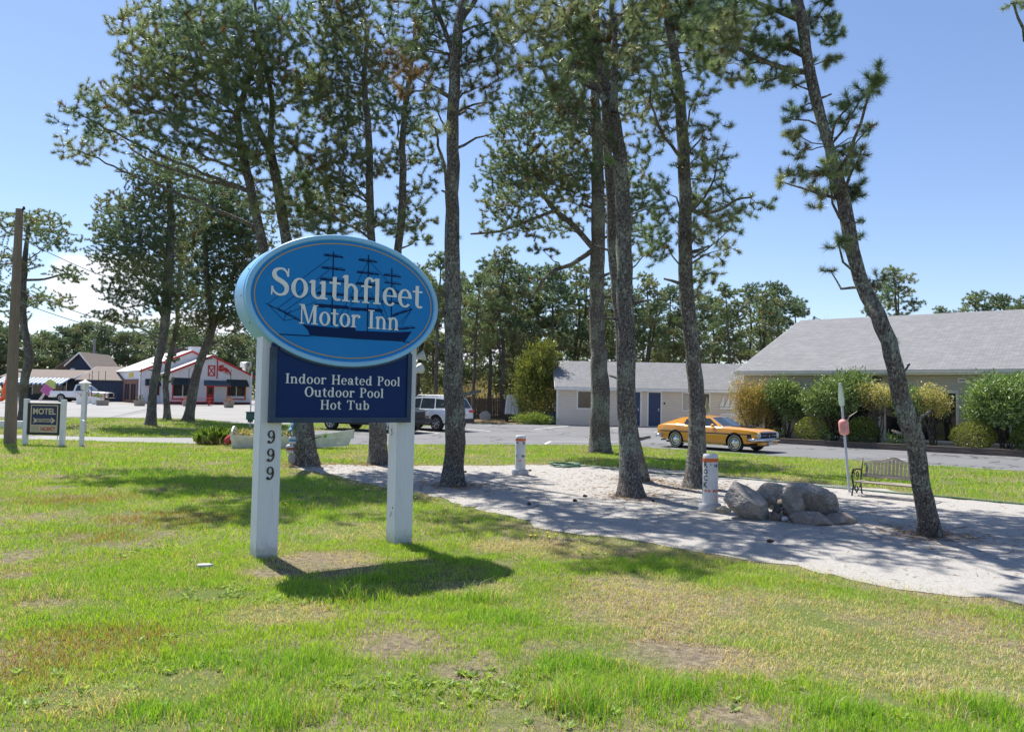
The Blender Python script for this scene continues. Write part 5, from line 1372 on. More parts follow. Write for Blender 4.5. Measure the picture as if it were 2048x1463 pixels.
# ------------------------------------------------------------------ the low motel wing
SIDB = mk_siding('beige_siding', (.70, .62, .53)); SIDG = mk_siding('greige_siding', (.54, .50, .42))
SHIN = mk_shingle('grey_roof_shingles', (.175, .178, .184), (.265, .268, .275), 1, 1.35)
BLUED = plain('blue_door_paint', (.014, .040, .125), .4, .06, 3)
CURT = plain('curtain', (.50, .46, .40), .8, .12, 14)
def local_frame(P, u): return math.atan2(u.y, u.x)
mz = .25
wing = thing('motel_wing', 'low beige motel wing with a grey shingle roof and blue doors', 'building', (mA.x, mA.y, 0), local_frame(mA, mu))
ML = (mB - mA).length
def mw(px, py): return plane_hit(px, py, mA, mu)
eaveZ, ridgeZ, dep = 2.66, 4.30, 3.6
mb = MB()
def wall_with_holes(mb, x0, x1, z0, z1, holes, th=.12, y=0.0, m=0):
    """front wall (y = 0 plane, thickness going back) leaving rectangular openings"""
    hs = sorted(holes); cur = x0
    for (a, b, c, d) in hs:
        if a > cur: mb.box(cur, y, z0, a, y + th, z1, m)
        if c > z0: mb.box(a, y, z0, b, y + th, c, m)
        if d < z1: mb.box(a, y, d, b, y + th, z1, m)
        cur = b
    if cur < x1: mb.box(cur, y, z0, x1, y + th, z1, m)
doors = [(mw(1258, 820)[0], mw(1280, 820)[0]), (mw(1297, 820)[0], mw(1321, 820)[0])]
wins = [(mw(1156, 800), mw(1209.5, 800)), (mw(1366, 800), mw(1418, 800))]
wz0, wz1 = 1.25, 2.27
dz1 = mz + 2.04
holes = [(a, b, mz - .2, dz1) for a, b in doors] + [(w[0][0], w[1][0], wz0, wz1) for w in wins]
wall_with_holes(mb, 0, ML, -.1, eaveZ, holes)
mb.box(-.0, .12, -.1, .12, 2*dep, eaveZ); mb.prism([(0, 0, eaveZ), (0, 2*dep, eaveZ), (0, dep, ridgeZ - .08)], (.12, 0, 0))
mb.box(ML - .12, .12, -.1, ML, 2*dep, eaveZ); mb.box(.12, 2*dep - .12, -.1, ML - .12, 2*dep, eaveZ)
mwall = mb.build('wall', SIDB, wing)
mb = MB(); oh = .38
sl = (ridgeZ - eaveZ) / dep
def roof_slab(mb, x0, x1, d, zr, z_e, oh, th=.05):
    ze = z_e - (zr - z_e) / d * oh
    mb.prism([(x0, -oh, ze), (x0, d, zr), (x0, 2*d + oh, ze), (x0, 2*d + oh, ze + th), (x0, d, zr + th), (x0, -oh, ze + th)], (x1 - x0, 0, 0))
    return ze
ze = roof_slab(mb, -.15, ML + .3, dep, ridgeZ, eaveZ, oh)
roof = mb.build('roof', SHIN, wing)
mb = MB(); mb.box(-.15, -oh - .025, ze - .13, ML + .3, -oh - .002, ze + .03); mb.box(-.17, -oh, ze - .12, ML + .3, .0, ze - .10)
mb.prism([(-.17, -oh - .02, ze - .12), (-.17, dep, ridgeZ - .06), (-.17, dep, ridgeZ + .05), (-.17, -oh - .02, ze + .03)], (.018, 0, 0)); mb.build('fascia', TRIMW, roof)
mb = MB(); mb.box(-.03, -.03, .1, .09, -.001, ze - .13); mb.build('corner_board', TRIMW, mwall)
mb = MB(); mb.box(-.02, -.30, -.02, ML * .99, -.002, .16); mb.build('foundation_walk', plain('concrete', (.36, .34, .32), .9, .12, 4, .2, 40), wing)
for a, b in doors:
    mb = MB(); mb.box(a, .05, mz - .06, b, .09, dz1)
    for zz in ((.25, .95), (1.1, 1.85)):
        for xx in ((.12, .46), (.54, .88)): mb.box(a + (b-a)*xx[0], .038, mz + zz[0], a + (b-a)*xx[1], .052, mz + zz[1])
    d = mb.build('door', BLUED, wing)
    mb = MB(); mb.box(a - .10, -.02, mz - .06, a, .06, dz1); mb.box(b, -.02, mz - .06, b + .10, .06, dz1); mb.box(a - .10, -.022, dz1, b + .10, .06, dz1 + .10); mb.box(a - .1, -.06, mz - .10, b + .1, .05, mz - .06); mb.build('door_frame', TRIMW, d)
    mb = MB(); mb.box(b - .14, .02, mz + .88, b - .08, .05, mz + 1.05); mb.lathe([(.02, 0), (.035, .03), (.02, .06)], 10, 0, Matrix.Translation((b - .11, .03, mz + .93)) @ Matrix.Rotation(math.pi/2, 4, 'X')); mb.build('handle', SILVER, d)
for k, (w0, w1) in enumerate(wins):
    a, b = w0[0], w1[0]
    mb = MB(); mb.box(a, .07, wz0, b, .075, wz1); mb.build('window', DGLASS, wing)
    wo = wing.children[-1]
    mb = MB(); mb.box(a - .09, -.022, wz0 - .09, a, .07, wz1 + .09); mb.box(b, -.022, wz0 - .09, b + .09, .07, wz1 + .09); mb.box(a, -.022, wz1, b, .07, wz1 + .09); mb.box(a, -.024, wz0 - .09, b, .07, wz0); mb.box((a+b)/2 - .03, .03, wz0, (a+b)/2 + .03, .066, wz1); mb.build('frame', TRIMW, wo)
    mb = MB(); c0, c1 = (a + .02, a + (b-a)*.25) if k else (a + (b-a)*.75, b - .02)
    n = 14
    for q in range(n): mb.quad((c0 + (c1-c0)*q/n, .062 + .004*(q % 2), wz0 + .01), (c0 + (c1-c0)*(q+1)/n, .062 + .004*((q+1) % 2), wz0 + .01), (c0 + (c1-c0)*(q+1)/n, .062 + .004*((q+1) % 2), wz1 - .01), (c0 + (c1-c0)*q/n, .062 + .004*(q % 2), wz1 - .01))
    mb.build('curtain', CURT, wo)
a, z = mw(1329, 806); mb = MB(); mb.box(a - .05, -.03, z - .06, a + .05, -.001, z + .06); mb.build('wall_lamp', BLACKM, wing)
# ship cut-out hung on the wall
a0, z0 = mw(1437, 818); a1, z1 = mw(1472, 789); w_, h_ = a1 - a0, z1 - z0
so = thing('ship_ornament', 'white three-masted ship cut-out hung on the beige motel wall', 'wall ornament', wing.matrix_basis @ Vector((a0, -.03, z0)), wing.rotation_euler.z)
mb = MB()
P = lambda L: mb.prism([(x * w_, 0, z * h_) for x, z in L], (0, -.03, 0))
P([(0, .02), (.06, .14), (.98, .14), (.92, .0), (.08, .0)]); P([(.03, .17), (.30, .17), (.30, .98)]); P([(.33, .17), (.60, .17), (.62, .96)]); P([(.63, .17), (.95, .17), (.92, .93)])
mb.build('silhouette', TRIMW, so)
a0, z0 = mw(1436, 849); a1, z1 = mw(1468, 827)
rk = thing('white_rail', 'white slatted bench back standing against the motel wall below the ship', 'bench', wing.matrix_basis @ Vector((a0, -.7, mz)), wing.rotation_euler.z)
mb = MB(); Lr, hr = a1 - a0, z1 - mz
for i in range(13): mb.box(Lr*i/12 - .015, -.02, .35, Lr*i/12 + .015, .02, hr - .06)
mb.box(-.05, -.03, hr - .06, Lr + .05, .03, hr); mb.box(-.05, -.45, .38, Lr + .05, .03, .43)
for x in (0, Lr): mb.box(x - .03, -.44, 0, x + .03, -.38, .38); mb.box(x - .03, -.03, 0, x + .03, .03, hr - .06)
mb.build('slats', TRIMW, rk)
pu = at(1414, 853); pu = Vector((atd(1414, 835, 45.5).x, 45.5, gz(45.5)))
um = thing('closed_parasol', 'closed tan and green garden parasol behind the yellow car', 'parasol', pu)
mb = MB(); mb.tube([(0, 0, 0), (0, 0, 1.9)], .025, 8); mb.build('pole', plain('pole_tan', (.35, .25, .14), .6), um)
mb = MB(); mb.lathe([(.02, 1.9), (.05, 1.75), (.10, 1.45), (.16, 1.10), (.12, 1.0), (.03, 1.02)], 10, 0); mb.build('canopy', plain('canopy_cloth', (.28, .27, .15), .85, .35, 6), um)

# ------------------------------------------------------------------ the lobby building
lP = Vector((kA.x, kA.y, 0)) + kn * 3.0
lob = thing('lobby_building', 'greige lobby building with a big grey shingle roof and white-trimmed windows', 'building', (lP.x, lP.y, 0), math.atan2(kd.y, kd.x))
def lw(px, py): return plane_hit(px, py, lP, kd)
X0, X1, eZ, rZ, dp = -2.65, 22.0, 3.42, 6.62, 9.0
bands = []
for px0, px1 in ((1530, 1565), (1652, 1757), (1772, 1912), (1936, 2110)):
    bands.append((lw(px0, 830)[0], lw(px1, 830)[0]))
wt, wbm = lw(1912, 786)[1], .35
mb = MB(); wall_with_holes(mb, X0, X1, -.05, eZ, [(a, b, wbm, wt) for a, b in bands], .14)
mb.box(X0, .14, -.05, X0 + .14, 2*dp, eZ); mb.prism([(X0, 0, eZ), (X0, 2*dp, eZ), (X0, dp, rZ - .06)], (.14, 0, 0)); mb.box(X1 - .14, .14, -.05, X1, 2*dp, eZ); mb.prism([(X1, 0, eZ), (X1, 2*dp, eZ), (X1, dp, rZ - .06)], (-.14, 0, 0)); mb.box(X0 + .14, 2*dp - .14, -.05, X1 - .14, 2*dp, eZ)
lwall = mb.build('wall', SIDG, lob)
mb = MB(); ze = roof_slab(mb, X0 - .25, X1 + .3, dp, rZ, eZ, .45, .06); lroof = mb.build('roof', SHIN, lob)
GUT = plain('gutter_white', (.66, .66, .64), .4, .06, 3)
mb = MB(); yg = -.45
mb.prism([(X0 - .3, yg - .13, ze + .02), (X0 - .3, yg - .11, ze - .09), (X0 - .3, yg - .005, ze - .11), (X0 - .3, yg - .005, ze + .02)], (X1 - X0 + .6, 0, 0))
mb.build('gutter', GUT, lroof)
mb = MB(); mb.box(X0 - .25, yg - .003, ze - .16, X1 + .3, yg + .02, ze - .002); mb.box(X0 - .25, yg + .02, ze - .14, X1 + .3, -.001, ze - .12)
mb.prism([(X0 - .27, yg, ze - .14), (X0 - .27, dp, rZ - .10), (X0 - .27, dp, rZ + .06), (X0 - .27, yg, ze + .05)], (.018, 0, 0)); mb.build('fascia', TRIMW, lroof)
for i, (a, b) in enumerate(bands):
    mb = MB(); mb.box(a, .09, wbm, b, .10, wt); wo = mb.build('window', DGLASS, lob)
    n = max(1, round((b - a) / 1.6)); mb = MB()
    mb.box(a - .10, -.025, wbm - .1, a, .09, wt + .10); mb.box(b, -.025, wbm - .1, b + .10, .09, wt + .10); mb.box(a, -.025, wt, b, .09, wt + .10); mb.box(a, -.03, wbm - .1, b, .09, wbm)
    for k in range(1, n): mb.box(a + (b-a)*k/n - .04, .0, wbm, a + (b-a)*k/n + .04, .088, wt)
    mb.build('frame', TRIMW, wo)
xv, zv = lw(1756, 757)
mb = MB(); mb.prism([(xv - .16, -.30, zv - .09), (xv - .16, 0, zv - .09), (xv - .16, 0, zv + .10), (xv - .16, -.22, zv + .05)], (.32, 0, 0)); mb.build('wall_vent', plain('vent_grey', (.10, .10, .10), .5), lob)
xa, za = lw(1916, 765); xb, zb_ = lw(1933, 756)
mb = MB(); mb.box(xa, -.035, za, xb, -.002, zb_, 0)
put_flat(mb, sans('999', xa + .05, xb - .05, za + .055, zb_ - za - .11, .02), lambda x, y, o: (x, -.035 - o, y), 1, .004, 0)
mb.build('number_board', [TRIMW, BLACKM], lob)
xl = lw(1968, 760)[0]; mb = MB(); mb.box(xl - .05, -.06, wt + .3, xl + .05, -.002, ze - .15); mb.build('downpipe', TRIMW, lob)

# timber edge of the bed
kb = thing('bed_edging', 'dark weathered timber edging along the planting bed by the drive', 'edging', (kA.x, kA.y, 0), math.atan2(kd.y, kd.x))
TIMB = mk_wood('dark_timber', (.07, .055, .045), (.16, .13, .11), axis=0)
mb = MB(); mb.box(-2.6, -.06, -.02, 40, .10, .15); mb.box(-2.6, -.04, .152, 40, .08, .26); mb.build('timber', TIMB, kb, bevel=.015)

# ------------------------------------------------------------------ stockade fence and what leans near it
FENW = mk_wood('stockade_wood', (.055, .045, .038), (.13, .105, .085))
fa, fb = atd(600, 830, 56), atd(1050, 832, 54)
fu = Vector((fb.x - fa.x, fb.y - fa.y, 0)); fl = fu.length
fen = thing('stockade_fence', 'dark weathered stockade fence of upright boards behind the parked cars', 'fence', (fa.x, fa.y, gz(fa.y)), math.atan2(fu.y, fu.x))
mb = MB(); r = random.Random(2); x = 0
while x < fl:
    w = r.uniform(.08, .13); hh = r.uniform(1.46, 1.60)
    mb.prism([(x, 0, -.05), (x + w, 0, -.05), (x + w, 0, hh - .06), (x + w/2, 0, hh), (x, 0, hh - .06)], (0, r.uniform(.02, .04), 0)); x += w + r.uniform(.004, .02)
mb.build('boards', FENW, fen)
mb = MB(); mb.box(0, .045, .4, fl, .11, .5); mb.box(0, .045, 1.15, fl, .11, 1.25); mb.build('rails', FENW, fen)
dq = Vector((atd(970, 828, 52.5).x, 52.5, gz(52.5)))
dsh = thing('pale_disc', 'pale oval board leaning against the foot of the stockade fence', 'board', dq)
mb = MB(); mb.prism([(.40*math.cos(t*.2618), .08 + .12*(1 + math.sin(t*.2618))*.4, .27 + .34*math.sin(t*.2618) if math.sin(t*.2618) > -.75 else .02) for t in range(24)], (0, .05, .0)); mb.build('board', plain('pale_grey', (.36, .36, .35), .7, .08), dsh, bevel=.01)
cq = Vector((atd(1024, 838, 50.5).x, 50.5, gz(50.5)))
cv = thing('covered_cart', 'upright cart shrouded in a white cloth beside the tall green bush', 'cart', cq)
mb = MB()
for i in range(24):
    pass
n = 28; secs = []
for (hw, hd, z) in ((.50, .46, .52), (.48, .45, .75), (.44, .42, 1.2), (.40, .38, 1.70), (.37, .35, 1.80)):
    ring_ = []
    for k in range(n):
        a = 2*math.pi*k/n; c_, s_ = math.cos(a), math.sin(a); q = (abs(c_)**6 + abs(s_)**6) ** (-1/6)
        f = 1 + (.035 * math.sin(k * 2.9 + z) * (1.9 - z) if z < 1.7 else 0)
        ring_.append((hw*q*c_*f, hd*q*s_*f, z))
    secs.append(ring_)
for i in range(len(secs)-1):
    for k in range(n): mb.quad(secs[i][k], secs[i][(k+1) % n], secs[i+1][(k+1) % n], secs[i+1][k])
mb.poly(secs[-1]); mb.build('cover', plain('white_cloth', (.62, .62, .64), .8, .08, 3, .3, 6), cv, angle=50)
mb = MB(); mb.box(-.42, -.38, .28, .42, .38, .50); 
for x in (-.36, .36):
    for y in (-.32, .32): mb.tube([(x, y, .12), (x, y, .3)], .03, 6); mb.lathe([(.04, -.03), (.12, -.03), (.12, .03), (.04, .03)], 14, 0, Matrix.Translation((x, y, .12)) @ Matrix.Rotation(math.pi/2, 4, 'X'))
mb.build('base', BLACKM, cv)
bq = Vector((atd(1107, 838, 48.6).x, 48.6, gz(48.6)))
br = thing('blue_barrel', 'small grey-blue barrel beside the left corner of the motel wing', 'barrel', bq)
mb = MB(); mb.lathe([(.22, 0), (.25, .05), (.26, .3), (.26, .6), (.24, .72), (.10, .78), (.06, .84), (.02, .86)], 18, 0); mb.build('drum', plain('barrel_blue', (.10, .16, .26), .45, .1), br, angle=40)

# ------------------------------------------------------------------ the white and red clam shack
PHI = rad(40); ru = Vector((math.cos(PHI), math.sin(PHI), 0)); rb = Vector((-math.sin(PHI), math.cos(PHI), 0))
rP = atd(334, 800, 78); rP.z = 0; RG = gz(79)
shk = thing('seafood_shack', 'white seafood shack with red trim, dark awnings and a red lobster on the gable', 'building', (rP.x, rP.y, 0), PHI)
def rw_(px, py, back=0.0):
    return plane_hit(px, py, rP + rb * back, ru)
RED = plain('red_trim', (.50, .035, .035), .5, .1, 4); SHW = plain('shack_white', (.72, .73, .76), .6, .05, 3, .3, 12)
RFW = plain('white_roofing', (.62, .61, .59), .8, .08, 2, .2, 20); AWN = plain('awning_dark_green', (.018, .035, .042), .7, .15, 5)
xl_, zl = rw_(334, 744.5); xr, zr_ = rw_(504, 752); xp, zp = rw_(426, 711.5); zl = zr_ = (zl + zr_) / 2; xp = (xl_ + xr) / 2
xr_full = xr
def gable_block(x0, x1, xm, ze_, zpk, y0, y1, wmat_holes=()):
    mb = MB(); wall_with_holes(mb, x0, x1, RG - .3, ze_, list(wmat_holes), .15, y0)
    mb.prism([(x0, y0, ze_), (x1, y0, ze_), (xm, y0, zpk)], (0, .15, 0))
    mb.box(x0, y0 + .15, RG - .3, x0 + .15, y1, ze_); mb.box(x1 - .15, y0 + .15, RG - .3, x1, y1, ze_)
    mb.box(x0 + .15, y1 - .15, RG - .3, x1 - .15, y1, ze_); mb.prism([(x0, y1 - .15, ze_), (x1, y1 - .15, ze_), (xm, y1 - .15, zpk)], (0, .15, 0))
    w = mb.build('wall', SHW, shk)
    mb = MB(); o = .25
    sl1 = (zpk - ze_) / (xm - x0); sl2 = (zpk - ze_) / (x1 - xm); t = .08
    mb.prism([(x0 - o, y0 - .3, ze_ - sl1*o + .01), (xm, y0 - .3, zpk + .01), (x1 + o, y0 - .3, ze_ - sl2*o + .01), (x1 + o, y0 - .3, ze_ - sl2*o + t), (xm, y0 - .3, zpk + t + .02), (x0 - o, y0 - .3, ze_ - sl1*o + t)], (0, y1 - y0 + .5, 0))
    r = mb.build('roof', RFW, shk)
    mb = MB(); d = .20
    mb.prism([(x0 - o, y0 - .34, ze_ - sl1*o - d + .06), (xm, y0 - .34, zpk - d + .06), (xm, y0 - .34, zpk + t), (x0 - o, y0 - .34, ze_ - sl1*o + t)], (0, .035, 0)); mb.prism([(x1 + o, y0 - .34, ze_ - sl2*o - d + .06), (xm, y0 - .34, zpk - d + .06), (xm, y0 - .34, zpk + t), (x1 + o, y0 - .34, ze_ - sl2*o + t)], (0, .035, 0))
    mb.build('barge_board', RED, r); return w
wn = []
for px0, px1, py0, py1 in ((347, 384, 767, 797), (456.5, 489, 770, 797)):
    a, z1 = rw_(px0, py0); b, z0 = rw_(px1, py1); wn.append((a, b, z0, z1))
da, dz1_ = rw_(413.5, 771); db, dz0_ = rw_(427.5, 808)
dz0_ = RG + .05
w1 = gable_block(xl_, xr, xp, zl, zp, 0, 7, [wn[0], (da, db, dz0_, dz1_), wn[1]])
k2 = 2.5; a2, z2 = rw_(283, 739.5, k2); p2, zp2 = rw_(383, 702, k2)
w2 = gable_block(a2, 2*p2 - a2, p2, z2, zp2, k2, k2 + 11, [(a2 + .9, a2 + 1.8, RG + .9, RG + 2.0)])
for i, (a, b, z0, z1) in enumerate(wn):
    mb = MB(); mb.box(a, .08, z0, b, .09, z1); wo = mb.build('window', DGLASS, shk)
    mb = MB(); mb.box(a - .12, -.03, z0 - .12, a, .08, z1 + .02); mb.box(b, -.03, z0 - .12, b + .12, .08, z1 + .02); mb.box(a, -.03, z0 - .12, b, .08, z0); mb.build('frame', RED, wo)
    mb = MB(); mb.box((a+b)/2 - .04, .02, z0, (a+b)/2 + .04, .078, z1); mb.box(a, .03, z0, b, .07, z0 + .28); mb.build('mullion', SHW, wo)
    mb = MB(); mb.prism([(a - .2, 0, z1 + .65), (a - .2, -.75, z1 - .02), (a - .2, -.75, z1 - .14), (a - .2, 0, z1 - .12)], (b - a + .4, 0, 0)); mb.build('awning', AWN, shk)
a, b, z0, z1 = a2 + .9, a2 + 1.8, RG + .9, RG + 2.0
mb = MB(); mb.box(a, k2 + .08, z0, b, k2 + .09, z1); wo = mb.build('window', DGLASS, shk); mb = MB(); mb.box(a - .1, k2 - .03, z0 - .1, a, k2 + .08, z1); mb.box(b, k2 - .03, z0 - .1, b + .1, k2 + .08, z1); mb.build('frame', RED, wo)
mb = MB(); mb.prism([(a - .5, k2, z1 + .6), (a - .5, k2 - .7, z1 - .02), (a - .5, k2 - .7, z1 - .12), (a - .5, k2, z1 - .12)], (b - a + 1.0, 0, 0)); mb.build('awning', AWN, shk)
mb = MB(); mb.box(da, .04, dz0_, db, .09, dz1_); dd = mb.build('door', RED, shk)
mb = MB(); mb.box(da + (db-da)*.2, .03, dz0_ + 1.05, da + (db-da)*.8, .04, dz0_ + 1.75); mb.build('pane', DGLASS, dd)
mb = MB(); mb.prism([(da - .3, 0, dz1_ + .6), (da - .3, -.9, dz1_ + .15), (da - .3, -.9, dz1_ + .02), (da - .3, 0, dz1_ + .02)], (db - da + 1.7, 0, 0)); mb.build('awning', plain('awning_blue_grey', (.06, .10, .14), .7, .1), shk)
mb = MB(); mb.box(da - .35, -.92, dz1_ - .06, db + 1.5, -.88, dz1_ + .02); mb.build('awning_bar', RED, shk)
# loft hatch and post on the gable, lobster, base band
mb = MB(); a, z1 = rw_(416, 730); b, z0 = rw_(430, 752); w_ = b - a
mb.box(a, -.04, z0, a + .12, -.001, z1); mb.box(b - .12, -.04, z0, b, -.001, z1); mb.box(a + .12, -.04, z0, b - .12, -.001, z0 + .12); mb.box(a + .12, -.04, z1 - .12, b - .12, -.001, z1)
for (x0_, z0_, x1_, z1_) in ((a, z0, b, z1), (a, z1, b, z0)):
    A, B = Vector((x0_, -.02, z0_)), Vector((x1_, -.02, z1_)); n_ = Vector(((B-A).z, 0, -(B-A).x)).normalized() * .05; mb.prism([A + n_, B + n_, B - n_, A - n_], (0, -.012, 0))
mb.build('loft_hatch', RED, w1)
a, z1 = rw_(435, 718); a2_, z0 = rw_(434, 757); mb = MB(); mb.box(a - .06, -.06, z0, a + .06, -.045, z1); mb.build('gable_post', RED, w1)
mb = MB(); mb.box(xl_, -.04, RG - .2, da - .01, -.002, RG + .25); mb.box(db + .01, -.04, RG - .2, xr, -.002, RG + .25); mb.build('base_band', plain('dark_red', (.20, .02, .025), .6, .15), w1)
lx, lz = rw_(447, 740)
lo = thing('lobster_ornament', 'red lobster cut-out on the right half of the white gable', 'wall ornament', shk.matrix_basis @ Vector((lx, -.05, lz)), PHI)
mb = MB(); s_ = 1.0
body_ = [(-.1, .25), (.25, .30), (.55, .05), (.75, -.30), (.80, -.62), (.70, -.55), (.62, -.30), (.45, -.15), (.30, -.28), (.22, -.12), (.05, -.02), (-.1, .05)]
mb.prism([(x * s_, 0, z * s_) for x, z in body_], (0, -.03, 0))
for c_, rr, t0 in (((-.28, .38), (.30, .16), .3), ((-.30, .02), (.30, .18), -.2)):
    mb.prism([(c_[0] + rr[0]*math.cos(k*.3927)*math.cos(t0) - rr[1]*math.sin(k*.3927)*math.sin(t0), -.002, c_[1] + rr[0]*math.cos(k*.3927)*math.sin(t0) + rr[1]*math.sin(k*.3927)*math.cos(t0)) for k in range(16)], (0, -.03, 0))
for k in range(4): mb.prism([(.10 + k*.12, -.001, .0 - k*.08), (.14 + k*.12, -.001, .0 - k*.08), (.02 + k*.12, -.001, -.30 - k*.06), (-.01 + k*.12, -.001, -.28 - k*.06)], (0, -.02, 0))
mb.build('silhouette', RED, lo)
# rooftop bits
for px, py, w, h_, bk, mat_, nm in ((399, 697, .9, .9, 4.5, SHW, 'chimney'), (362, 700, 1.1, .5, 6, plain('dark_vent', (.08, .06, .06), .7), 'roof_vent')):
    a, z = rw_(px, py, bk); mb = MB(); mb.box(a - w, bk, z - 1.6, a + w, bk + 1.2, z + .2); mb.build(nm, mat_, shk)
a, z = rw_(491, 735, 3); mb = MB(); mb.lathe([(.35, -1.2), (.35, .0), (.62, .05), (.62, .6), (.55, .65)], 18, 0, Matrix.Translation((a, 3, z))); mb.build('roof_fan', SILVER, shk, angle=40)
# side wing with brick front and yellow board on the left wall (local -x face)
BRICK = mk_shingle('old_brick', (.22, .105, .08), (.30, .16, .13), 1, 1)
BY = 2.2
mb = MB(); mb.box(a2 - .12, k2 + 1.0, RG - .2, a2 - .002, k2 + 7.0, RG + 2.55); bf = mb.build('brick_front', BRICK, w2)
for y0_ in (k2 + 1.5, k2 + 4.2):
    mb = MB(); mb.box(a2 - .135, y0_, RG + .35, a2 - .122, y0_ + 1.9, RG + 2.05); wo = mb.build('window', DGLASS, bf)
    mb = MB(); mb.box(a2 - .15, y0_ + .88, RG + .35, a2 - .137, y0_ + .98, RG + 2.05); mb.box(a2 - .15, y0_ - .1, RG + .25, a2 - .122, y0_, RG + 2.15); mb.box(a2 - .15, y0_ + 1.9, RG + .25, a2 - .122, y0_ + 2.0, RG + 2.15); mb.build('frame', plain('brown_frame', (.22, .12, .10), .6), wo)
mb = MB(); mb.box(a2 - .05, k2 + 3.2, RG + 2.75, a2 - .002, k2 + 5.0, RG + 3.25); mb.build('yellow_board', plain('yellow_board', (.62, .47, .06), .6, .15, 9), w2)
# kerb of red paint in front of the shack
o_ = line_sheet('red_kerb_line', (236, 806.5), (330, 809), .5); o_.data.materials[0] = plain('faded_red_paint', (.30, .07, .06), .8, .2)
o_ = line_sheet('red_kerb_line', (-60, 816), (55, 816.5), .6); o_.data.materials[0] = plain('faded_red_kerb', (.33, .10, .09), .8, .2)
# picnic tables and tubs
def picnic(px, label, first=[None]):
    q = Vector((atd(px, 810, 74.5).x, 74.5, gz(74.5)))
    if first[0] is not None:
        o = copy_tree(first[0]); o.location = q; tag(o, label); return o
    t = thing('picnic_table', label, 'picnic table', q, PHI - .4, 'picnic tables at the shack'); first[0] = t
    mb = MB(); mb.box(-.9, -.38, .72, .9, .38, .77); mb.build('tabletop', RED, t)
    for s in (-1, 1):
        mb = MB(); mb.box(-.9, s*.72 - .13, .42, .9, s*.72 + .13, .46); mb.build('bench_seat', RED, t)
    for x in (-.65, .65):
        mb = MB(); mb.tube([(x, -.70, 0), (x, -.25, .72)], .045, 4); mb.tube([(x, .70, 0), (x, .25, .72)], .045, 4); mb.tube([(x, -.8, .40), (x, .8, .40)], .04, 4); mb.build('trestle', RED, t)
    return t
picnic(350, 'red picnic table between the two leftmost trunks before the shack'); picnic(404, 'red picnic table by the red door of the shack')
TUBW = mk_wood('tub_wood', (.22, .19, .16), (.36, .32, .28))
def tub(px, py, label, r=.42, plant=(.34, .16, .10), mat_=None):
    q = at(px, py); t = thing('planter_tub', label, 'planter', q, 0, 'planters on the shop lot')
    mb = MB(); mb.lathe([(r*.85, 0), (r, .25), (r*1.05, .5), (r*.95, .5), (r*.9, .42)], 18, 0); mb.build('tub', mat_ or TUBW, t, angle=40)
    rg_ = np.random.default_rng(int(px)); V, F, c = cloud([(0, 0, .62)], [(r*.8, r*.8, .35)], [90], .22, .05, [plant], rg_, .9); raw_mesh('plant', V, F, LEAF, t, c)
tub(279, 811.5, 'wooden tub with a small shrub left of the trunks before the shack', .5, (.10, .12, .05)); tub(374, 812, 'wooden tub half hidden by the rightmost leaning trunk'); tub(457.5, 815, 'weathered tub with a reddish plant right of the red shack door', .45, (.33, .15, .09))
for px, py, lb in ((164.5, 808, 'white box planter at the foot of the lamp post'), (180, 806, 'white box planter below the pickup front wheel'), (195.5, 808.5, 'white box planter with bright green leaves before the pickup'), (205, 810.5, 'brown box planter before the pickup nose')):
    q = at(px, py); t = thing('box_planter', lb, 'planter', q, .1, 'planters on the shop lot'); bw = 'brown' in lb
    mb = MB(); mb.box(-.38, -.38, 0, .38, .38, .62 if not bw else .45); mb.box(-.42, -.42, .55 if not bw else .38, .42, .42, .66 if not bw else .48); mb.build('box', TUBW if bw else WHITE, t)
    rg_ = np.random.default_rng(int(px)); V, F, c = cloud([(0, 0, .8)], [(.35, .35, .25)], [80], .2, .06, [(.13, .24, .05) if 'green' in lb else (.25, .14, .10)], rg_, .9); raw_mesh('plant', V, F, LEAF, t, c)
for i, (px, h_) in enumerate(((176.5, 2.9), (182.5, 3.2), (195.5, 3.2), (209, 3.2), (280, 3.6), (376, 3.6), (460, 3.6))):
    q = Vector((atd(px, 800, 76).x, 76, gz(76)))
    t = thing('string_light_pole', '%s thin black pole from the left on the shop lot' % ordw[i], 'pole', q, 0, 'thin black poles on the shop lot')
    mb = MB(); mb.tube([(0, 0, 0), (0, 0, h_)], .03, 6); mb.build('shaft', BLACKM, t); mb = MB(); mb.lathe([(.06, h_ - .02), (.02, h_ + .06)], 8, 0); mb.build('cap', BLACKM, t)

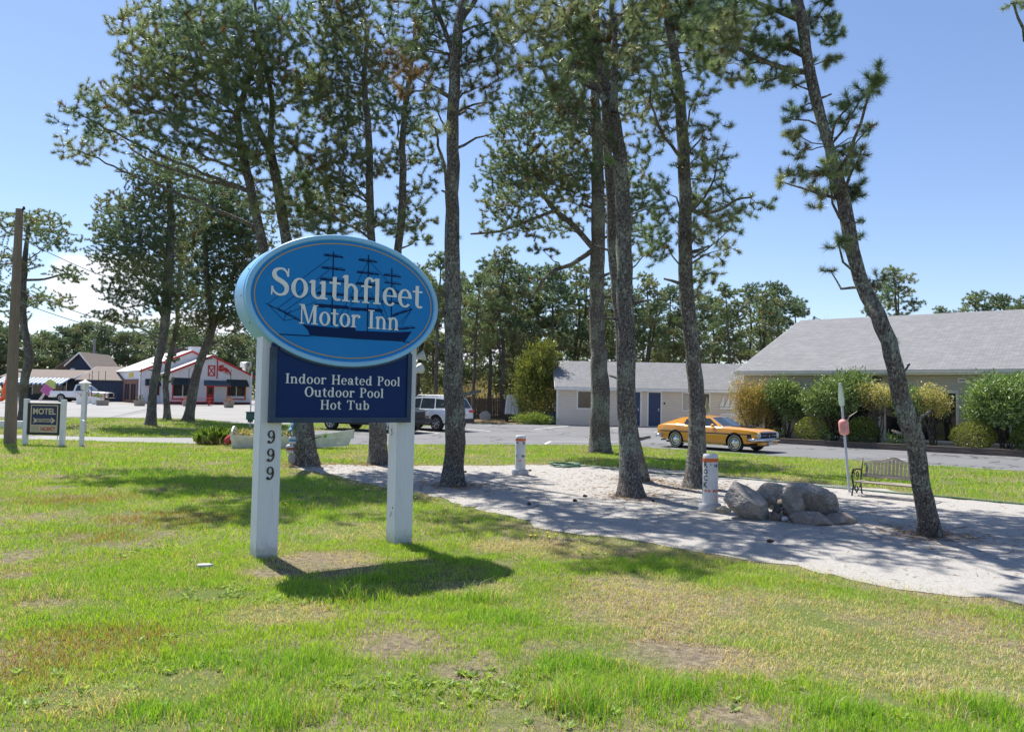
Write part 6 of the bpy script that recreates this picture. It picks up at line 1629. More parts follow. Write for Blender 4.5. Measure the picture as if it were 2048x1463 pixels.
# ------------------------------------------------------------------ dark blue shops at the far left
BLUS = mk_siding('dark_blue_shingle', (.022, .036, .075), .16); BRRF = mk_shingle('brown_roof', (.20, .165, .145), (.26, .22, .19), 1, 2)
def shop(name, label, px0, px1, Y, zeave, zridge, dpth, front, y_ridge=None):
    A = atd(px0, 780, Y); B = atd(px1, 780, Y); L_ = B.x - A.x; g0 = gz(Y)
    t = thing(name, label, 'building', (A.x, Y, 0)); mb = MB()
    mb.box(0, 0, g0 - .3, L_, .15, zeave); mb.box(0, .15, g0 - .3, .15, 2*dpth, zeave); mb.box(L_ - .15, .15, g0 - .3, L_, 2*dpth, zeave); mb.prism([(0, 0, zeave), (0, 2*dpth, zeave), (0, dpth, zridge - .05)], (.15, 0, 0)); mb.prism([(L_, 0, zeave), (L_, 2*dpth, zeave), (L_, dpth, zridge - .05)], (-.15, 0, 0))
    w = mb.build('wall', front, t); mb = MB(); z = roof_slab(mb, -.2, L_ + .2, dpth, zridge, zeave, .25, .06); r = mb.build('roof', BRRF, t)
    mb = MB()
    for xx in (-.225, L_ + .2): mb.prism([(xx, -.25, z - .10), (xx, dpth, zridge - .10), (xx, dpth, zridge + .07), (xx, -.25, z + .07)], (.024, 0, 0))
    mb.build('barge_board', plain('pale_blue_trim', (.50, .55, .62), .6), r)
    return t, w, L_, g0
GW = mk_siding('grey_shop_wall', (.03, .035, .045), .15)
t1, w1_, L1, g1 = shop('striped_awning_shop', 'long low dark shop with a blue and white striped awning', 3, 146, 86, 3.1, 4.05, 3.2, GW)
mb = MB(); nst = 32
for i in range(nst):
    x0_, x1_ = .4 + (L1 - .5) * i / nst, .4 + (L1 - .5) * (i+1) / nst
    mb.quad((x0_, -.28, 3.08), (x1_, -.28, 3.08), (x1_, -1.9, 2.45), (x0_, -1.9, 2.45), i % 2); mb.quad((x0_, -1.9, 2.45), (x1_, -1.9, 2.45), (x1_, -1.905, 2.25), (x0_, -1.905, 2.25), i % 2)
mb.build('awning', [plain('awning_white', (.60, .62, .64), .8, .04), plain('awning_blue', (.05, .13, .25), .8, .1)], t1)
for i in range(5):
    mb = MB(); xx = .6 + (L1 - 1) * i / 4; mb.tube([(xx, -1.8, g1), (xx, -1.8, 2.45)], .05, 8); mb.build('awning_post', plain('post_dark', (.05, .07, .09), .5), t1)
for x0_, x1_ in ((1.0, 2.6), (3.6, 5.6), (6.2, 7.4)):
    mb = MB(); mb.box(x0_, -.03, g1 + .7, x1_, -.002, g1 + 2.1); wo = mb.build('window', DGLASS, t1); mb = MB(); mb.box(x0_ - .08, -.05, g1 + .62, x0_, -.002, g1 + 2.18); mb.box(x1_, -.05, g1 + .62, x1_ + .08, -.002, g1 + 2.18); mb.build('frame', TRIMW, wo)
t2, w2_, L2, g2 = shop('blue_shop', 'dark blue shop with a brown roof behind the white pickup', 156, 262, 84, 2.95, 4.5, 4.0, BLUS)
t3 = thing('blue_gable_house', 'dark blue gable with white edging rising behind the low shops', 'building', (atd(105, 740, 93).x, 93, 0))
mb = MB(); L3 = atd(190, 740, 93).x - atd(105, 740, 93).x; pm = L3 * .64
mb.box(L3 * .28, 0, 0, L3, 6, 3.9); mb.prism([(L3*.28, 0, 3.9), (L3, 0, 3.9), (pm, 0, 6.25)], (0, 6, 0)); mb.build('wall', BLUS, t3)
mb = MB(); mb.prism([(-.4, -.3, 3.75), (pm, -.3, 6.30), (L3 + .2, -.3, 3.85), (L3 + .2, -.3, 4.0), (pm, -.3, 6.45), (-.4, -.3, 3.9)], (0, 7, 0)); rf = mb.build('roof', BRRF, t3)
mb = MB(); mb.prism([(L3*.30, -.33, 4.55), (pm, -.33, 6.22), (pm, -.33, 6.46), (L3*.30, -.33, 4.8)], (0, .028, 0)); mb.prism([(L3 + .2, -.33, 3.8), (pm, -.33, 6.22), (pm, -.33, 6.46), (L3 + .2, -.33, 4.0)], (0, .028, 0)); mb.build('barge_board', TRIMW, rf)
mb = MB(); mb.box(L3*.42, -.03, 3.9, L3*.42 + .55, -.002, 4.4); mb.build('window', TRIMW, t3)
# ice-lolly sign, paddles, and an orange inflatable
pq = Vector((atd(78, 800, 80).x, 80, gz(80)))
ice = thing('ice_lolly_sign', 'giant tilted pink and lime ice-lolly figure under the striped awning', 'sign', pq)
ice.rotation_euler = (0, rad(33), 0)
mb = MB(); mb.box(-.52, -.12, 1.0, .52, .12, 1.95); mb.build('lower_bar', plain('lolly_pink', (.55, .13, .36), .5, .05), ice, bevel=.06)
mb = MB(); mb.prism([(-.52, -.12, 1.952), (.52, -.12, 1.952)] + [(.52*math.cos(k*.3142), -.12, 2.25 + .42*math.sin(k*.3142)) for k in range(11)], (0, .24, 0)); mb.build('top_bar', plain('lolly_lime', (.48, .55, .16), .5, .05), ice)
mb = MB(); mb.box(-.12, -.05, .1, .12, .05, 1.0); mb.build('stick', plain('lolly_stick', (.6, .52, .45), .6), ice)
for y_ in (-.121,):
    mb = MB(); [mb.box(-.30 + k*.22, -.128, 1.15, -.22 + k*.22, -.121, 1.8) for k in range(3)]; mb.build('groove', plain('lolly_pink_dark', (.42, .08, .27), .5), ice)
oq = Vector((atd(5, 808, 72).x, 72, gz(72)))
inf = thing('orange_float', 'bright orange inflatable tube figure at the left edge by the shops', 'inflatable', oq)
mb = MB(); mb.tube([(.3, 0, 2.35), (.32, 0, 1.6), (.1, 0, 1.1), (.28, 0, .6), (-.2, 0, .3), (-.35, 0, .15)], [.12, .26, .24, .26, .22, .06], 12); mb.build('tube', plain('orange_vinyl', (.80, .10, .015), .35, .05), inf, smooth=True)
sgn = Vector((atd(189, 690, 100).x, 100, gz(100)))
t = thing('grey_pole', 'grey utility pole standing behind the dark blue shop', 'pole', sgn)
mb = MB(); mb.tube([(0, 0, 0), (0, 0, 8.0)], .17, 10); mb.build('shaft', plain('pole_grey', (.22, .22, .23), .7), t); mb = MB(); mb.tube([(0, 0, 6.0), (-2.5, 0, 2)], .02, 4); mb.build('guy_wire', BLACKM, t)
aq = Vector((atd(30, 808, 70).x, 70, gz(70)))
t = thing('a_frame_stand', 'pale folding easel standing beside the crooked pine trunk', 'easel', aq)
mb = MB(); mb.tube([(-.25, 0, 0), (.05, .1, 1.3)], .03, 5); mb.tube([(.35, 0, 0), (.05, .1, 1.3)], .03, 5); mb.build('legs', TRIMW, t); mb = MB(); mb.box(-.1, .02, .45, .22, .05, 1.05); mb.build('board', TRIMW, t)

# ------------------------------------------------------------------ shrubs
def shrub(name, label, base, blobs, cols, nper, L, W, stems=6, group=None, up=.25, seed=1, stem_r=.03, shell=False, mat=None):
    """base: place on the ground; blobs: local (centre, radii) leaf masses on branching stems"""
    rg_ = np.random.default_rng(seed); t = thing(name, label, 'shrub', base, 0, group)
    mb = MB()
    for i in range(stems):
        c, R = blobs[rg_.integers(0, len(blobs))]
        a = rg_.uniform(0, 6.28); p0 = Vector((.12*math.cos(a), .12*math.sin(a), -.05)); p3 = Vector(c) + Vector(rg_.normal(0, .3, 3) * np.array(R))
        p1 = p0.lerp(p3, .35) + Vector((rg_.normal(0, .1), rg_.normal(0, .1), 0)); p2 = p0.lerp(p3, .7) + Vector((rg_.normal(0, .1), rg_.normal(0, .1), .05))
        mb.tube([p0, p1, p2, p3], [stem_r, stem_r*.8, stem_r*.55, stem_r*.25], 6)
        for k in range(4):
            q = p2 + Vector(rg_.normal(0, .28, 3)) * (R[0]); mb.tube([p1.lerp(p2, .6), q], [stem_r*.4, stem_r*.15], 4)
    mb.build('stems', BARK_FAR if stem_r > .02 else TWIG, t, smooth=True)
    P, D, C = [], [], []
    for c, R in blobs:
        R = np.array(R); n = int(nper * .85 * (R[0]*R[1] + R[0]*R[2] + R[1]*R[2]) / 3 * 4)
        u = rg_.normal(size=(n, 3)); u /= np.linalg.norm(u, axis=1)[:, None]
        rr = (.93 + .10 * rg_.random((n, 1))) if shell else rg_.random((n, 1)) ** .33
        if shell: rr[: n // 3] = rg_.random((n // 3, 1)) ** .4 * .95
        wob = np.array([1 + (.10 if shell else .34) * mnoise.noise(Vector(v * 2.6) + Vector(c) * 3) for v in u])[:, None]
        if not shell and n > 200:
            ns = n // 7; sd = rg_.normal(size=(16, 3)); sd[:, 2] = np.abs(sd[:, 2]) * .8 + .1; sd /= np.linalg.norm(sd, axis=1)[:, None]
            k_ = rg_.integers(0, 16, ns); u[:ns] = sd[k_] + rg_.normal(0, .07, (ns, 3)); rr[:ns] = rg_.uniform(.85, 1.38, (ns, 1))
        p = np.array(c) + u * R * rr * wob
        d = u * .7 + rg_.normal(size=(n, 3)) * .6; d[:, 2] += up
        P.append(p); D.append(d / np.linalg.norm(d, axis=1)[:, None])
        base_c = np.array(cols)[rg_.integers(0, len(cols), n)]
        C.append(base_c * (.7 + .6 * rg_.random((n, 1))))
    P = np.concatenate(P); D = np.concatenate(D); C = np.concatenate(C); k = P[:, 2] > .02; P, D, C = P[k], D[k], C[k]
    n = len(P)
    V, F = leaf_quads(P, D, L * (.65 + .7*rg_.random(n)), W * (.7 + .6*rg_.random(n)), rg_)
    raw_mesh('leaves', V, F, mat or LEAF, t, np.repeat(C, 4, 0))
    return t
def bed(px, back=1.3):
    """place in the planting bed seen in direction px"""
    p = Vector((kA.x, kA.y, 0)) + kn * back
    s, z = plane_hit(px, 800, p, kd); q = p + kd * s; q.z = .10; return q
def sized(q, px0, px1, py0, py1):
    """metres for a photo box at the distance of q: width, bottom and top above q"""
    k = q.y / FPX; hz = 795 + ROLL * ((px0 + px1) / 2 - 1024); return (px1 - px0) * k, (hz - py1) * k + CAMH - q.z, (hz - py0) * k + CAMH - q.z
PIE = [(.62, .46, .14), (.66, .38, .13), (0.51, 0.34, 0.102), (0.408, 0.425, 0.102), (0.578, 0.272, 0.119), (0.204, 0.323, 0.068), (0.17, 0.272, 0.06)]
RHO_ = [(0.131, 0.263, 0.052), (0.175, 0.333, 0.07), (0.245, 0.403, 0.105), (0.105, 0.193, 0.044)]
YELC = [(.80, .72, .38), (.72, .66, .32), (0.62, 0.558, 0.202), (0.512, 0.512, 0.155), (0.698, 0.558, 0.264), (0.217, 0.31, 0.078), (0.155, 0.248, 0.062)]
RHO = [(.15, .235, .075), (.20, .30, .10), (.27, .36, .15), (.115, .175, .055)]
BOX = [(0.136, 0.2, 0.04), (0.192, 0.24, 0.048), (0.096, 0.152, 0.032)]
def crown_shrub(name, label, px0, px1, py0, py1, cols, seed, nper=900, L=.11, W=.045, back=1.3, nb=7, stems=9, pxc=None, group='flowering shrubs along the bed'):
    q = bed(pxc or (px0 + px1) / 2, back); w, zb, zt = sized(q, px0, px1, py0, py1); rg_ = random.Random(seed)
    B = []
    h = zt - zb
    for i in range(nb):
        a = i * 2.4; d = w * .27 * (.5 + .7 * rg_.random()) if i else 0
        B.append(((d*math.cos(a), d*math.sin(a) * .8, zb + h * (.62 if i == 0 else rg_.uniform(.25, .72))), (w*rg_.uniform(.22, .30), w*rg_.uniform(.22, .28), h*rg_.uniform(.22, .30))))
    return shrub(name, label, q, B, cols, nper, L, W, stems, group, seed=seed)
crown_shrub('pieris_shrub', 'tall rounded shrub with orange-tinged new leaves at the left end of the bed', 1463, 1548, 750, 878, PIE, 2, 1300, .08, .03, nb=12)
crown_shrub('rhododendron', 'glossy dark green rhododendron beside the orange-tinged shrub', 1528, 1622, 750, 850, RHO, 3, 900, .15, .05, pxc=1575, back=1.6)
crown_shrub('rhododendron', 'wide glossy rhododendron behind the oar with the pink float', 1606, 1735, 738, 838, RHO, 4, 900, .15, .05, nb=10)
crown_shrub('flowering_shrub', 'pale yellow shrub left of the leaning pine trunk', 1718, 1795, 760, 835, YELC, 5, 1300, .08, .03)
crown_shrub('rhododendron', 'small green rhododendron between the two pale yellow shrubs', 1792, 1850, 765, 850, RHO, 6, 900, .12, .045, back=1.0)
crown_shrub('flowering_shrub', 'pale yellow shrub right of the leaning pine trunk', 1818, 1910, 757, 838, YELC, 7, 1300, .08, .03)
crown_shrub('rhododendron', 'large bright green rhododendron at the right edge before the lobby', 1938, 2090, 744, 860, [(.18, .30, .09), (.27, .40, .14), (.14, .23, .07), (.33, .44, .19)], 8, 900, .15, .05, nb=11, pxc=2010)
for px0, px1, py0, py1, bk, lb in ((1590, 1657, 834, 884, .9, 'clipped yellow-green boxwood ball nearest the yellow car'), (1692, 1754, 832, 886, 1.0, 'clipped dark boxwood ball behind the pink float'), (1904, 1986, 842, 899, .8, 'clipped olive boxwood dome right of the leaning pine'), (2026, 2110, 845, 908, .9, 'clipped dark boxwood ball cut by the right edge')):
    q = bed((px0+px1)/2, bk); w, zb, zt = sized(q, px0, px1, py0, py1)
    shrub('boxwood', lb, q, [((0, 0, max(.05, zb) + (zt-zb)*.47), (w*.47, w*.47, (zt-zb)*.50))], [(.26, .30, .055), (.20, .25, .05), (.30, .32, .08)] if ('yellow' in lb or 'olive' in lb) else BOX, 3800, .055, .032, 8, 'clipped boxwoods in the bed', seed=int(px0), shell=True, stem_r=.02)
for px, bk in ((1560, 1.9), (1648, .6), (1790, .7)):
    q = bed(px, bk); shrub('low_plant', 'low green plant in the bed ' + {1560: 'under the first rhododendron', 1648: 'between the first boxwood and the oar', 1790: 'at the foot of the pale yellow shrubs'}[px], q, [((0, 0, .25), (.4, .3, .3))], RHO, 900, .12, .04, 4, seed=px, stem_r=.01)
q = Vector((atd(1074, 838, 49.5).x, 49.5, gz(49.5)))
shrub('arborvitae', 'tall broad olive-green evergreen bush left of the motel wing', q, [((.0, 0, 1.6), (1.45, 1.2, 1.5)), ((-.1, 0, 2.9), (1.35, 1.1, 1.4)), ((.25, 0, 3.9), (1.05, .9, 1.2)), ((.5, .1, 4.7), (.65, .6, .75)), ((-.6, .2, 3.5), (.8, .8, 1.1)), ((.9, -.1, 2.4), (.7, .7, 1.1))], [(.21, .25, .06), (.17, .22, .055), (.26, .27, .075)], 520, .22, .075, 5, seed=50, up=.8)
q = Vector((atd(1090, 838, 47.8).x, 47.8, gz(47.8)))
shrub('yellow_twig_shrub', 'loose shrub with yellow blossom before the tall evergreen bush', q, [((.2, 0, 1.2), (1.0, .7, .9)), ((.6, 0, 1.9), (.6, .5, .7)), ((-.3, .1, .9), (.6, .5, .6))], [(.20, .18, .05), (.36, .27, .04), (.15, .15, .06)], 200, .11, .05, 10, seed=51, up=.5, stem_r=.015)
q = Vector((atd(1068, 845, 47.0).x, 47.0, gz(47.0)))
shrub('juniper', 'low spreading bright green juniper at the corner of the lot', q, [((-.4, 0, .28), (.9, .6, .32)), ((.5, 0, .26), (.85, .6, .30)), ((.05, .1, .36), (.8, .6, .32))], [(.27, .36, .08), (.21, .31, .07)], 900, .15, .04, 4, seed=52, up=.5, stem_r=.015)
# long-leaved grass by the boat
q = at(425, 888); rg_ = np.random.default_rng(6)
og = thing('ornamental_grass', 'clump of tall ornamental grass with a straw base beside the boat planter', 'plant', q)
for nm, n, h0, cols in (('green_blades', 420, .66, np.array([.36, .50, .14])), ('straw_base', 700, .34, np.array([.62, .52, .30]))):
    a = rg_.random(n) * 6.283; e = rg_.uniform(.75, 1.5, n); D = np.stack([np.cos(a)*np.cos(e), np.sin(a)*np.cos(e), np.sin(e)], 1)
    P = np.stack([rg_.normal(0, .20, n), rg_.normal(0, .16, n), np.zeros(n)], 1)
    V, F = leaf_quads(P, D, h0 * (.5 + .6*rg_.random(n)), np.full(n, .010), rg_, .9); raw_mesh(nm, V, F, GRASS, og, np.repeat(cols * (.7 + .6*rg_.random((n, 1))), 4, 0))

# ------------------------------------------------------------------ the boat planter and its buoys
pa, pb_ = at(482, 894), at(690, 892); bu = Vector((pb_.x - pa.x, pb_.y - pa.y, 0)); BL = 4.1
pb2 = at(470, 894)
boat = thing('boat_planter', 'old white wooden rowing boat used as a flower planter beside the drive', 'boat', (pb2.x, pb2.y, 0), rad(7))
bscale = (atd(700, 890, pb2.y).x - atd(477, 890, pb2.y).x)
BOATW = plain('peeling_white_boat', (.70, .71, .66), .6, .10, 6, .3, 20, dirt=(.38, .39, .33, .4))
mb = MB(); N = 22; secs = []
for i in range(N + 1):
    t = i / N; x = bscale * t
    w = .62 * (math.sin(math.pi * (0.30 + .70 * (1 - t)) * .5) ** 1.2) * (1 - t ** 5) + .02
    zt = .40 + .14 * (t - .35) ** 2 * 2 + .34 * max(0, t - .5) ** 1.5; zb = .0 + .12 * max(0, t - .6) * 2
    xt = x + .42 * max(0, t - .55) * .9
    row = []
    for f in (0, .25, .5, .75, 1.0):
        row.append((x + (xt - x) * f, w * (.62 + .38 * f), zb + (zt - zb) * f))
    secs.append(row)
for s in (-1, 1):
    for i in range(N):
        for k in range(4):
            off = .018
            a, b, c, d = secs[i][k], secs[i+1][k], secs[i+1][k+1], secs[i][k+1]
            q4 = [(p[0], s * (p[1] + (off if j < 2 else 0)), p[2]) for j, p in enumerate((a, b, c, d))]
            mb.quad(*q4)
        a, b = secs[i][4], secs[i+1][4]; mb.quad((a[0], s*a[1], a[2]), (b[0], s*b[1], b[2]), (b[0], s*(b[1]-.06), b[2] - .01), (a[0], s*(a[1]-.06), a[2] - .01))
        a, b = secs[i][4], secs[i+1][4]; mb.quad((a[0], s*(a[1]-.05), a[2]), (b[0], s*(b[1]-.05), b[2]), (b[0], s*b[1]*.7, b[2]-.3), (a[0], s*a[1]*.7, a[2]-.3))
    
for i in range(N): mb.quad((secs[i][0][0], -secs[i][0][1], secs[i][0][2]), (secs[i+1][0][0], -secs[i+1][0][1], secs[i+1][0][2]), (secs[i+1][0][0], secs[i+1][0][1], secs[i+1][0][2]), (secs[i][0][0], secs[i][0][1], secs[i][0][2]))
mb.build('hull', BOATW, boat)
mb = MB(); mb.prism([(-.02, .40*math.cos(k*.3142), .30 + .40*math.sin(k*.3142)) if k < 11 else (-.02 + .10, .30*math.cos(k*.3142), .02) for k in range(20)], (-.05, 0, 0)); tr_ = mb.build('transom', BOATW, boat)
mb = MB(); mb.prism([(secs[i][3][0], secs[i][3][1]-.02, .31) for i in range(N-2)] + [(secs[i][3][0], -secs[i][3][1]+.02, .31) for i in range(N-3, -1, -1)], (0, 0, .03)); mb.build('soil', LITTER, boat)
rg_ = np.random.default_rng(12); ctr_ = [(bscale * f, rg_.uniform(-.25, .25), .40) for f in (.06, .14, .22, .34, .44, .5, .58)]
V, F, c = cloud(ctr_, [(.22, .22, .16)] * 7, [90] * 7, .16, .05, [(.40, .36, .16), (.20, .26, .09), (.32, .30, .12)], rg_, .8); raw_mesh('plants', V, F, LEAF, boat, c)
def buoy(name, label, loc, rot, L_, r, cols, group, stick=.0, parent=None, band=None):
    t = thing(name, label, 'buoy', loc, 0, group); t.rotation_euler = rot
    mb = MB(); mb.lathe([(r*.35, 0), (r*.8, L_*.06), (r, L_*.18), (r, L_*.34)], 18, 0); mb.lathe([(r, L_*.34), (r, L_*.66)], 18, 1, None, False); mb.lathe([(r, L_*.66), (r, L_*.82), (r*.75, L_*.95), (r*.3, L_)], 18, 0)
    mb.build('float', cols, t, angle=50)
    mb = MB(); mb.tube([(0, 0, -stick - .03), (0, 0, L_ + .08 + stick)], r*.14, 6); mb.build('stick', plain('buoy_stick', (.42, .38, .32), .7, .1), t)
    return t
BRED = plain('buoy_red', (.50, .045, .05), .5, .15, 8, dirt=(.55, .30, .28, .4)); BGRN = plain('buoy_green', (.10, .17, .10), .6, .15, 8); BWHT = plain('buoy_white', (.58, .58, .58), .6, .1, 9, dirt=(.35, .32, .30, .4)); BBLU = plain('buoy_blue', (.08, .25, .42), .6, .15); BBRN = plain('buoy_brown', (.28, .09, .05), .6, .15); BPNK = plain('buoy_pink', (.70, .30, .27), .7, .15, 10, dirt=(.60, .42, .38, .6)); BGRY = plain('buoy_grey', (.33, .31, .30), .7, .15, 12)
q = at(450, 891); buoy('buoy', 'faded red lobster float leaning on the stern of the boat planter', (q.x, q.y, .10), (0, rad(50), rad(12)), .52, .13, [BRED, BRED], 'floats by the boat')
q = at(466, 889); buoy('buoy', 'green float tucked behind the red one at the boat stern', (q.x, q.y, .05), (0, rad(35), rad(30)), .40, .11, [BGRN, BGRN], 'floats by the boat')
Yb = at(614, 930).y - .42
for px, py0, py1, cols, lb, r in ((584, 872, 888, [BWHT, BBLU], 'white float with a blue band, upper of the string by the pine', .085), (579.5, 888, 906, [BWHT, BBRN], 'white float with a brown band, middle of the string by the pine', .09), (583, 907, 926, [BGRY, BGRY], 'weathered grey float, lowest of the string by the pine', .085)):
    p = atd(px, py1, Yb); buoy('buoy', lb, (p.x, p.y - (.0 if py0 != 872 else -.03), p.z), (0, 0, 0), (py1 - py0) * Yb / FPX, r, cols, 'floats hung by the forked pine', .02)
p0, p1 = atd(581, 850, Yb), atd(581, 886, Yb); mb = MB(); mb.tube([(p0.x - .02, Yb + .12, p0.z), (p0.x, Yb + .02, p1.z)], .012, 5); mb.tube([(p0.x + .02, Yb + .22, p0.z + .05), (p0.x - .02, Yb + .10, p0.z - .08), (p0.x, Yb, p0.z - .14)], .04, 8); o = mb.build('hanging_rope', BBLU); tag(o, 'blue and white rope from which the floats by the pine hang', 'rope')

# ------------------------------------------------------------------ channel markers
MKW = plain('marker_white', (.62, .61, .60), .5, .06, 6, .1, 30, dirt=(.42, .36, .34, .4)); ORA = plain('marker_orange', (.62, .12, .025), .55, .1); MKB = plain('marker_black', (.02, .02, .022), .5, .1); MKG = plain('marker_grey_base', (.42, .42, .43), .65, .1, 6, dirt=(.30, .27, .24, .4))
def marker(label, q, r, h, rb_, hb, texts, yaw, frag=False):
    t = thing('channel_marker', label, 'marker buoy', (q.x, q.y, 0), yaw, 'old channel markers on the sand')
    mb = MB(); mb.lathe([(r*1.06, hb - .02), (r*1.04, h*.25), (r, h*.3), (r, h - .05), (r*.97, h - .015), (r*.85, h), (.001, h + .003)], 32, 0); tb_ = mb.build('tube', MKW, t, angle=40)
    mb = MB(); mb.lathe([(rb_*.96, -.03), (rb_, .03), (rb_, hb*.75), (rb_*.93, hb), (r, hb)], 32, 0); mb.build('base', MKG, t, angle=40)
    fn = lambda x, y, o: ((r + o) * math.sin(x / r), -(r + o) * math.cos(x / r), y)
    rr = random.Random(int(q.x * 100)); mb = MB()
    def bandp(z0, z1, broken):
        n = 40
        for i in range(n):
            if broken and rr.random() < broken: continue
            a0, a1 = 2*math.pi*r*i/n, 2*math.pi*r*(i+1)/n; j0 = rr.uniform(-.2, .5) * (z1 - z0) * .5
            put_flat(mb, [[(a0, z0 - j0 * (.6 if not broken else -1)), (a1, z0 - j0 * (.3 if not broken else -1)), (a1, z1), (a0, z1)]], fn, 0, .003)
    bandp(h*.865, h*.925, 0); bandp(h*.345 if frag else h*.35, h*.385, .55)
    mb.build('orange_bands', ORA, tb_)
    mb = MB()
    for s_, x0, x1, z0, hh, rot in texts:
        P_ = sans(s_, 0, 1, 0, 1, .025)
        cut = []
        for poly in P_: cut.append([(x0 + a * (x1 - x0), z0 + b * hh) for a, b in poly])
        put_flat(mb, cut, fn, 0, .004)
    mb.build('lettering', MKB, tb_)
    return t
qb = at(1420, 1022); k = qb.y / FPX
yaw = math.atan2(-qb.x, qb.y) * -1
h_ = (1022 - 908) * k; r_m = 15 * k; rbm = 22 * k
marker('white channel marker reading ROCK downwards with a chipped orange band', qb, r_m, h_, rbm, 16 * k, [(c, -.118, -.042, z * h_, hh * h_, 0) for c, z, hh in (('R', .765, .105), ('O', .652, .09), ('C', .540, .09), ('K', .415, .105))] + [('L.', .0, .03, .81 * h_, .03, 0), ('NE', .065, .14, .775 * h_, .05, 0)], -math.atan2(qb.x, qb.y) , True)
qa = at(1040, 949); k = qa.y / FPX; h_ = (949 - 871) * k; r_m = 10.2 * k
marker('white channel marker with SLOW lettering and orange bands near the hose', qa, r_m, h_, 17 * k, 11 * k, [('W', -.115, -.055, .785*h_, .06, 0), ('SL', .045, .135, .785*h_, .06, 0), ('H.', -.12, -.075, .455*h_, .055, 0), ('MA', .035, .125, .455*h_, .055, 0)], -math.atan2(qa.x, qa.y))

# garden hose
HOSE = plain('hose_green', (.03, .11, .06), .45, .15)
q = at(1130, 932); mb = MB()
pts = []
for i in range(150):
    a = i / 150 * 2 * math.pi * 4.6; rr = .50 + .10 * math.sin(i * .35) + .04 * math.sin(i * 1.3)
    pts.append((q.x + rr * math.cos(a) * .62 + .04*math.sin(i*.21), q.y + rr * math.sin(a) * .8, .022 + .012 * (i // 32)))
line = [at(*p) for p in ((1162, 933), (1190, 934), (1235, 940), (1300, 946), (1380, 951), (1450, 955), (1530, 962), (1620, 971), (1700, 979), (1800, 988), (1900, 996), (2048, 1010), (2200, 1025))]
rp = catmull([(p.x, p.y, .02) for p in line], .5); rr_ = np.random.default_rng(3)
pts += [(p[0] + rr_.normal(0, .02), p[1] + rr_.normal(0, .02), .02) for p in rp]
mb.tube(pts, .018, 6); o = mb.build('garden_hose', HOSE, smooth=True); tag(o, 'green garden hose coiled at the edge of the sand and running off to the right', 'hose')

# ------------------------------------------------------------------ boulders
GRAN = mk_rock('lichened_granite', (.26, .235, .21), (.46, .425, .385), .6); GRAN2 = mk_rock('slab_stone', (.24, .20, .18), (.40, .35, .31), .25)
COBB = {k: mk_rock('cobble_' + k, a, b, 0) for k, a, b in (('grey', (.22, .22, .215), (.34, .34, .33)), ('dark', (.08, .085, .085), (.16, .16, .16)), ('red', (.17, .125, .11), (.27, .20, .18)), ('white', (.55, .56, .57), (.72, .72, .72)), ('tan', (.34, .28, .19), (.48, .41, .30)))}
def rock(name, label, loc, size, rot, seed, mat, sub=5, amp=.18, planes=5, group='stones of the fire ring', freq=1.3):
    bm = bmesh.new(); bmesh.ops.create_icosphere(bm, subdivisions=sub, radius=1.0)
    r = random.Random(seed); cuts = []
    for i in range(planes):
        d = Vector((r.gauss(0, 1), r.gauss(0, 1), r.gauss(0, .8))).normalized(); cuts.append((d, r.uniform(.60, .84)))
    off = Vector((seed * 3.1, seed * 1.7, 0))
    for v in bm.verts:
        p = v.co.copy(); n = p.normalized()
        p *= 1 + amp * (mnoise.noise(n * freq + off) + .5 * mnoise.noise(n * freq * 2.3 + off) + .22 * mnoise.noise(n * freq * 6 + off))
        for d, c in cuts:
            e = p.dot(d) - c
            if e > 0: p -= d * e * .96
        p *= 1 + .030 * mnoise.noise(p * 6 + off) + .020 * mnoise.noise(p * 15 + off) + .010 * mnoise.noise(p * 34 + off)
        v.co = Vector((p.x * size[0], p.y * size[1], p.z * size[2]))
    me = bpy.data.meshes.new(name); bm.to_mesh(me); bm.free(); me.materials.append(mat)
    me.polygons.foreach_set('use_smooth', [True] * len(me.polygons))
    o = bpy.data.objects.new(name, me); COL.objects.link(o); o.location = loc; o.rotation_euler = rot
    return tag(o, label, 'rock', group)
def rk_at(px, py, dY=0.0, z=None):
    p = at(px, py); q = atd(px, py, p.y + dY) if z is None else p; return p
R0 = at(1565, 1040).y
def rpos(px, py, Y): p = atd(px, py, Y); return p
S_ = R0 / FPX
rock('boulder', 'long tilted granite boulder on the left of the fire ring', rpos(1496, 1003, R0 + .15), (.47, .30, .235), (rad(14), rad(30), rad(-12)), 5, GRAN, 6, .14, 9)
rock('boulder', 'biggest rounded granite boulder on the right of the fire ring', rpos(1624, 1004, R0 + .25), (.52, .36, .285), (rad(-10), rad(17), rad(15)), 8, GRAN, 6, .15, 9)
rock('boulder', 'jutting nose of granite leaning on the biggest boulder', rpos(1588, 1012, R0 - .02), (.16, .20, .31), (rad(5), rad(-14), rad(20)), 23, GRAN, 5, .2, 9)
rock('boulder', 'low flat-topped granite boulder at the back of the fire ring', rpos(1545, 990, R0 + .75), (.38, .30, .22), (rad(4), rad(6), rad(10)), 11, GRAN, 5, .2, 11)
rock('stone_slab', 'angular brown slab at the front of the fire ring', rpos(1628, 1041, R0 - .30), (.34, .22, .13), (rad(8), rad(6), rad(-8)), 15, GRAN2, 4, .16, 9)
rock('stone_slab', 'angular pointed slab at the right end of the fire ring', rpos(1680, 1040, R0 - .12), (.28, .22, .13), (rad(6), rad(-8), rad(25)), 19, GRAN2, 4, .18, 9)
rock('stone', 'tan angular stone against the foot of the ROCK marker', rpos(1449, 1018, R0 - .05), (.12, .09, .065), (0, rad(10), rad(20)), 26, COBB['tan'], 4, .14, 7)
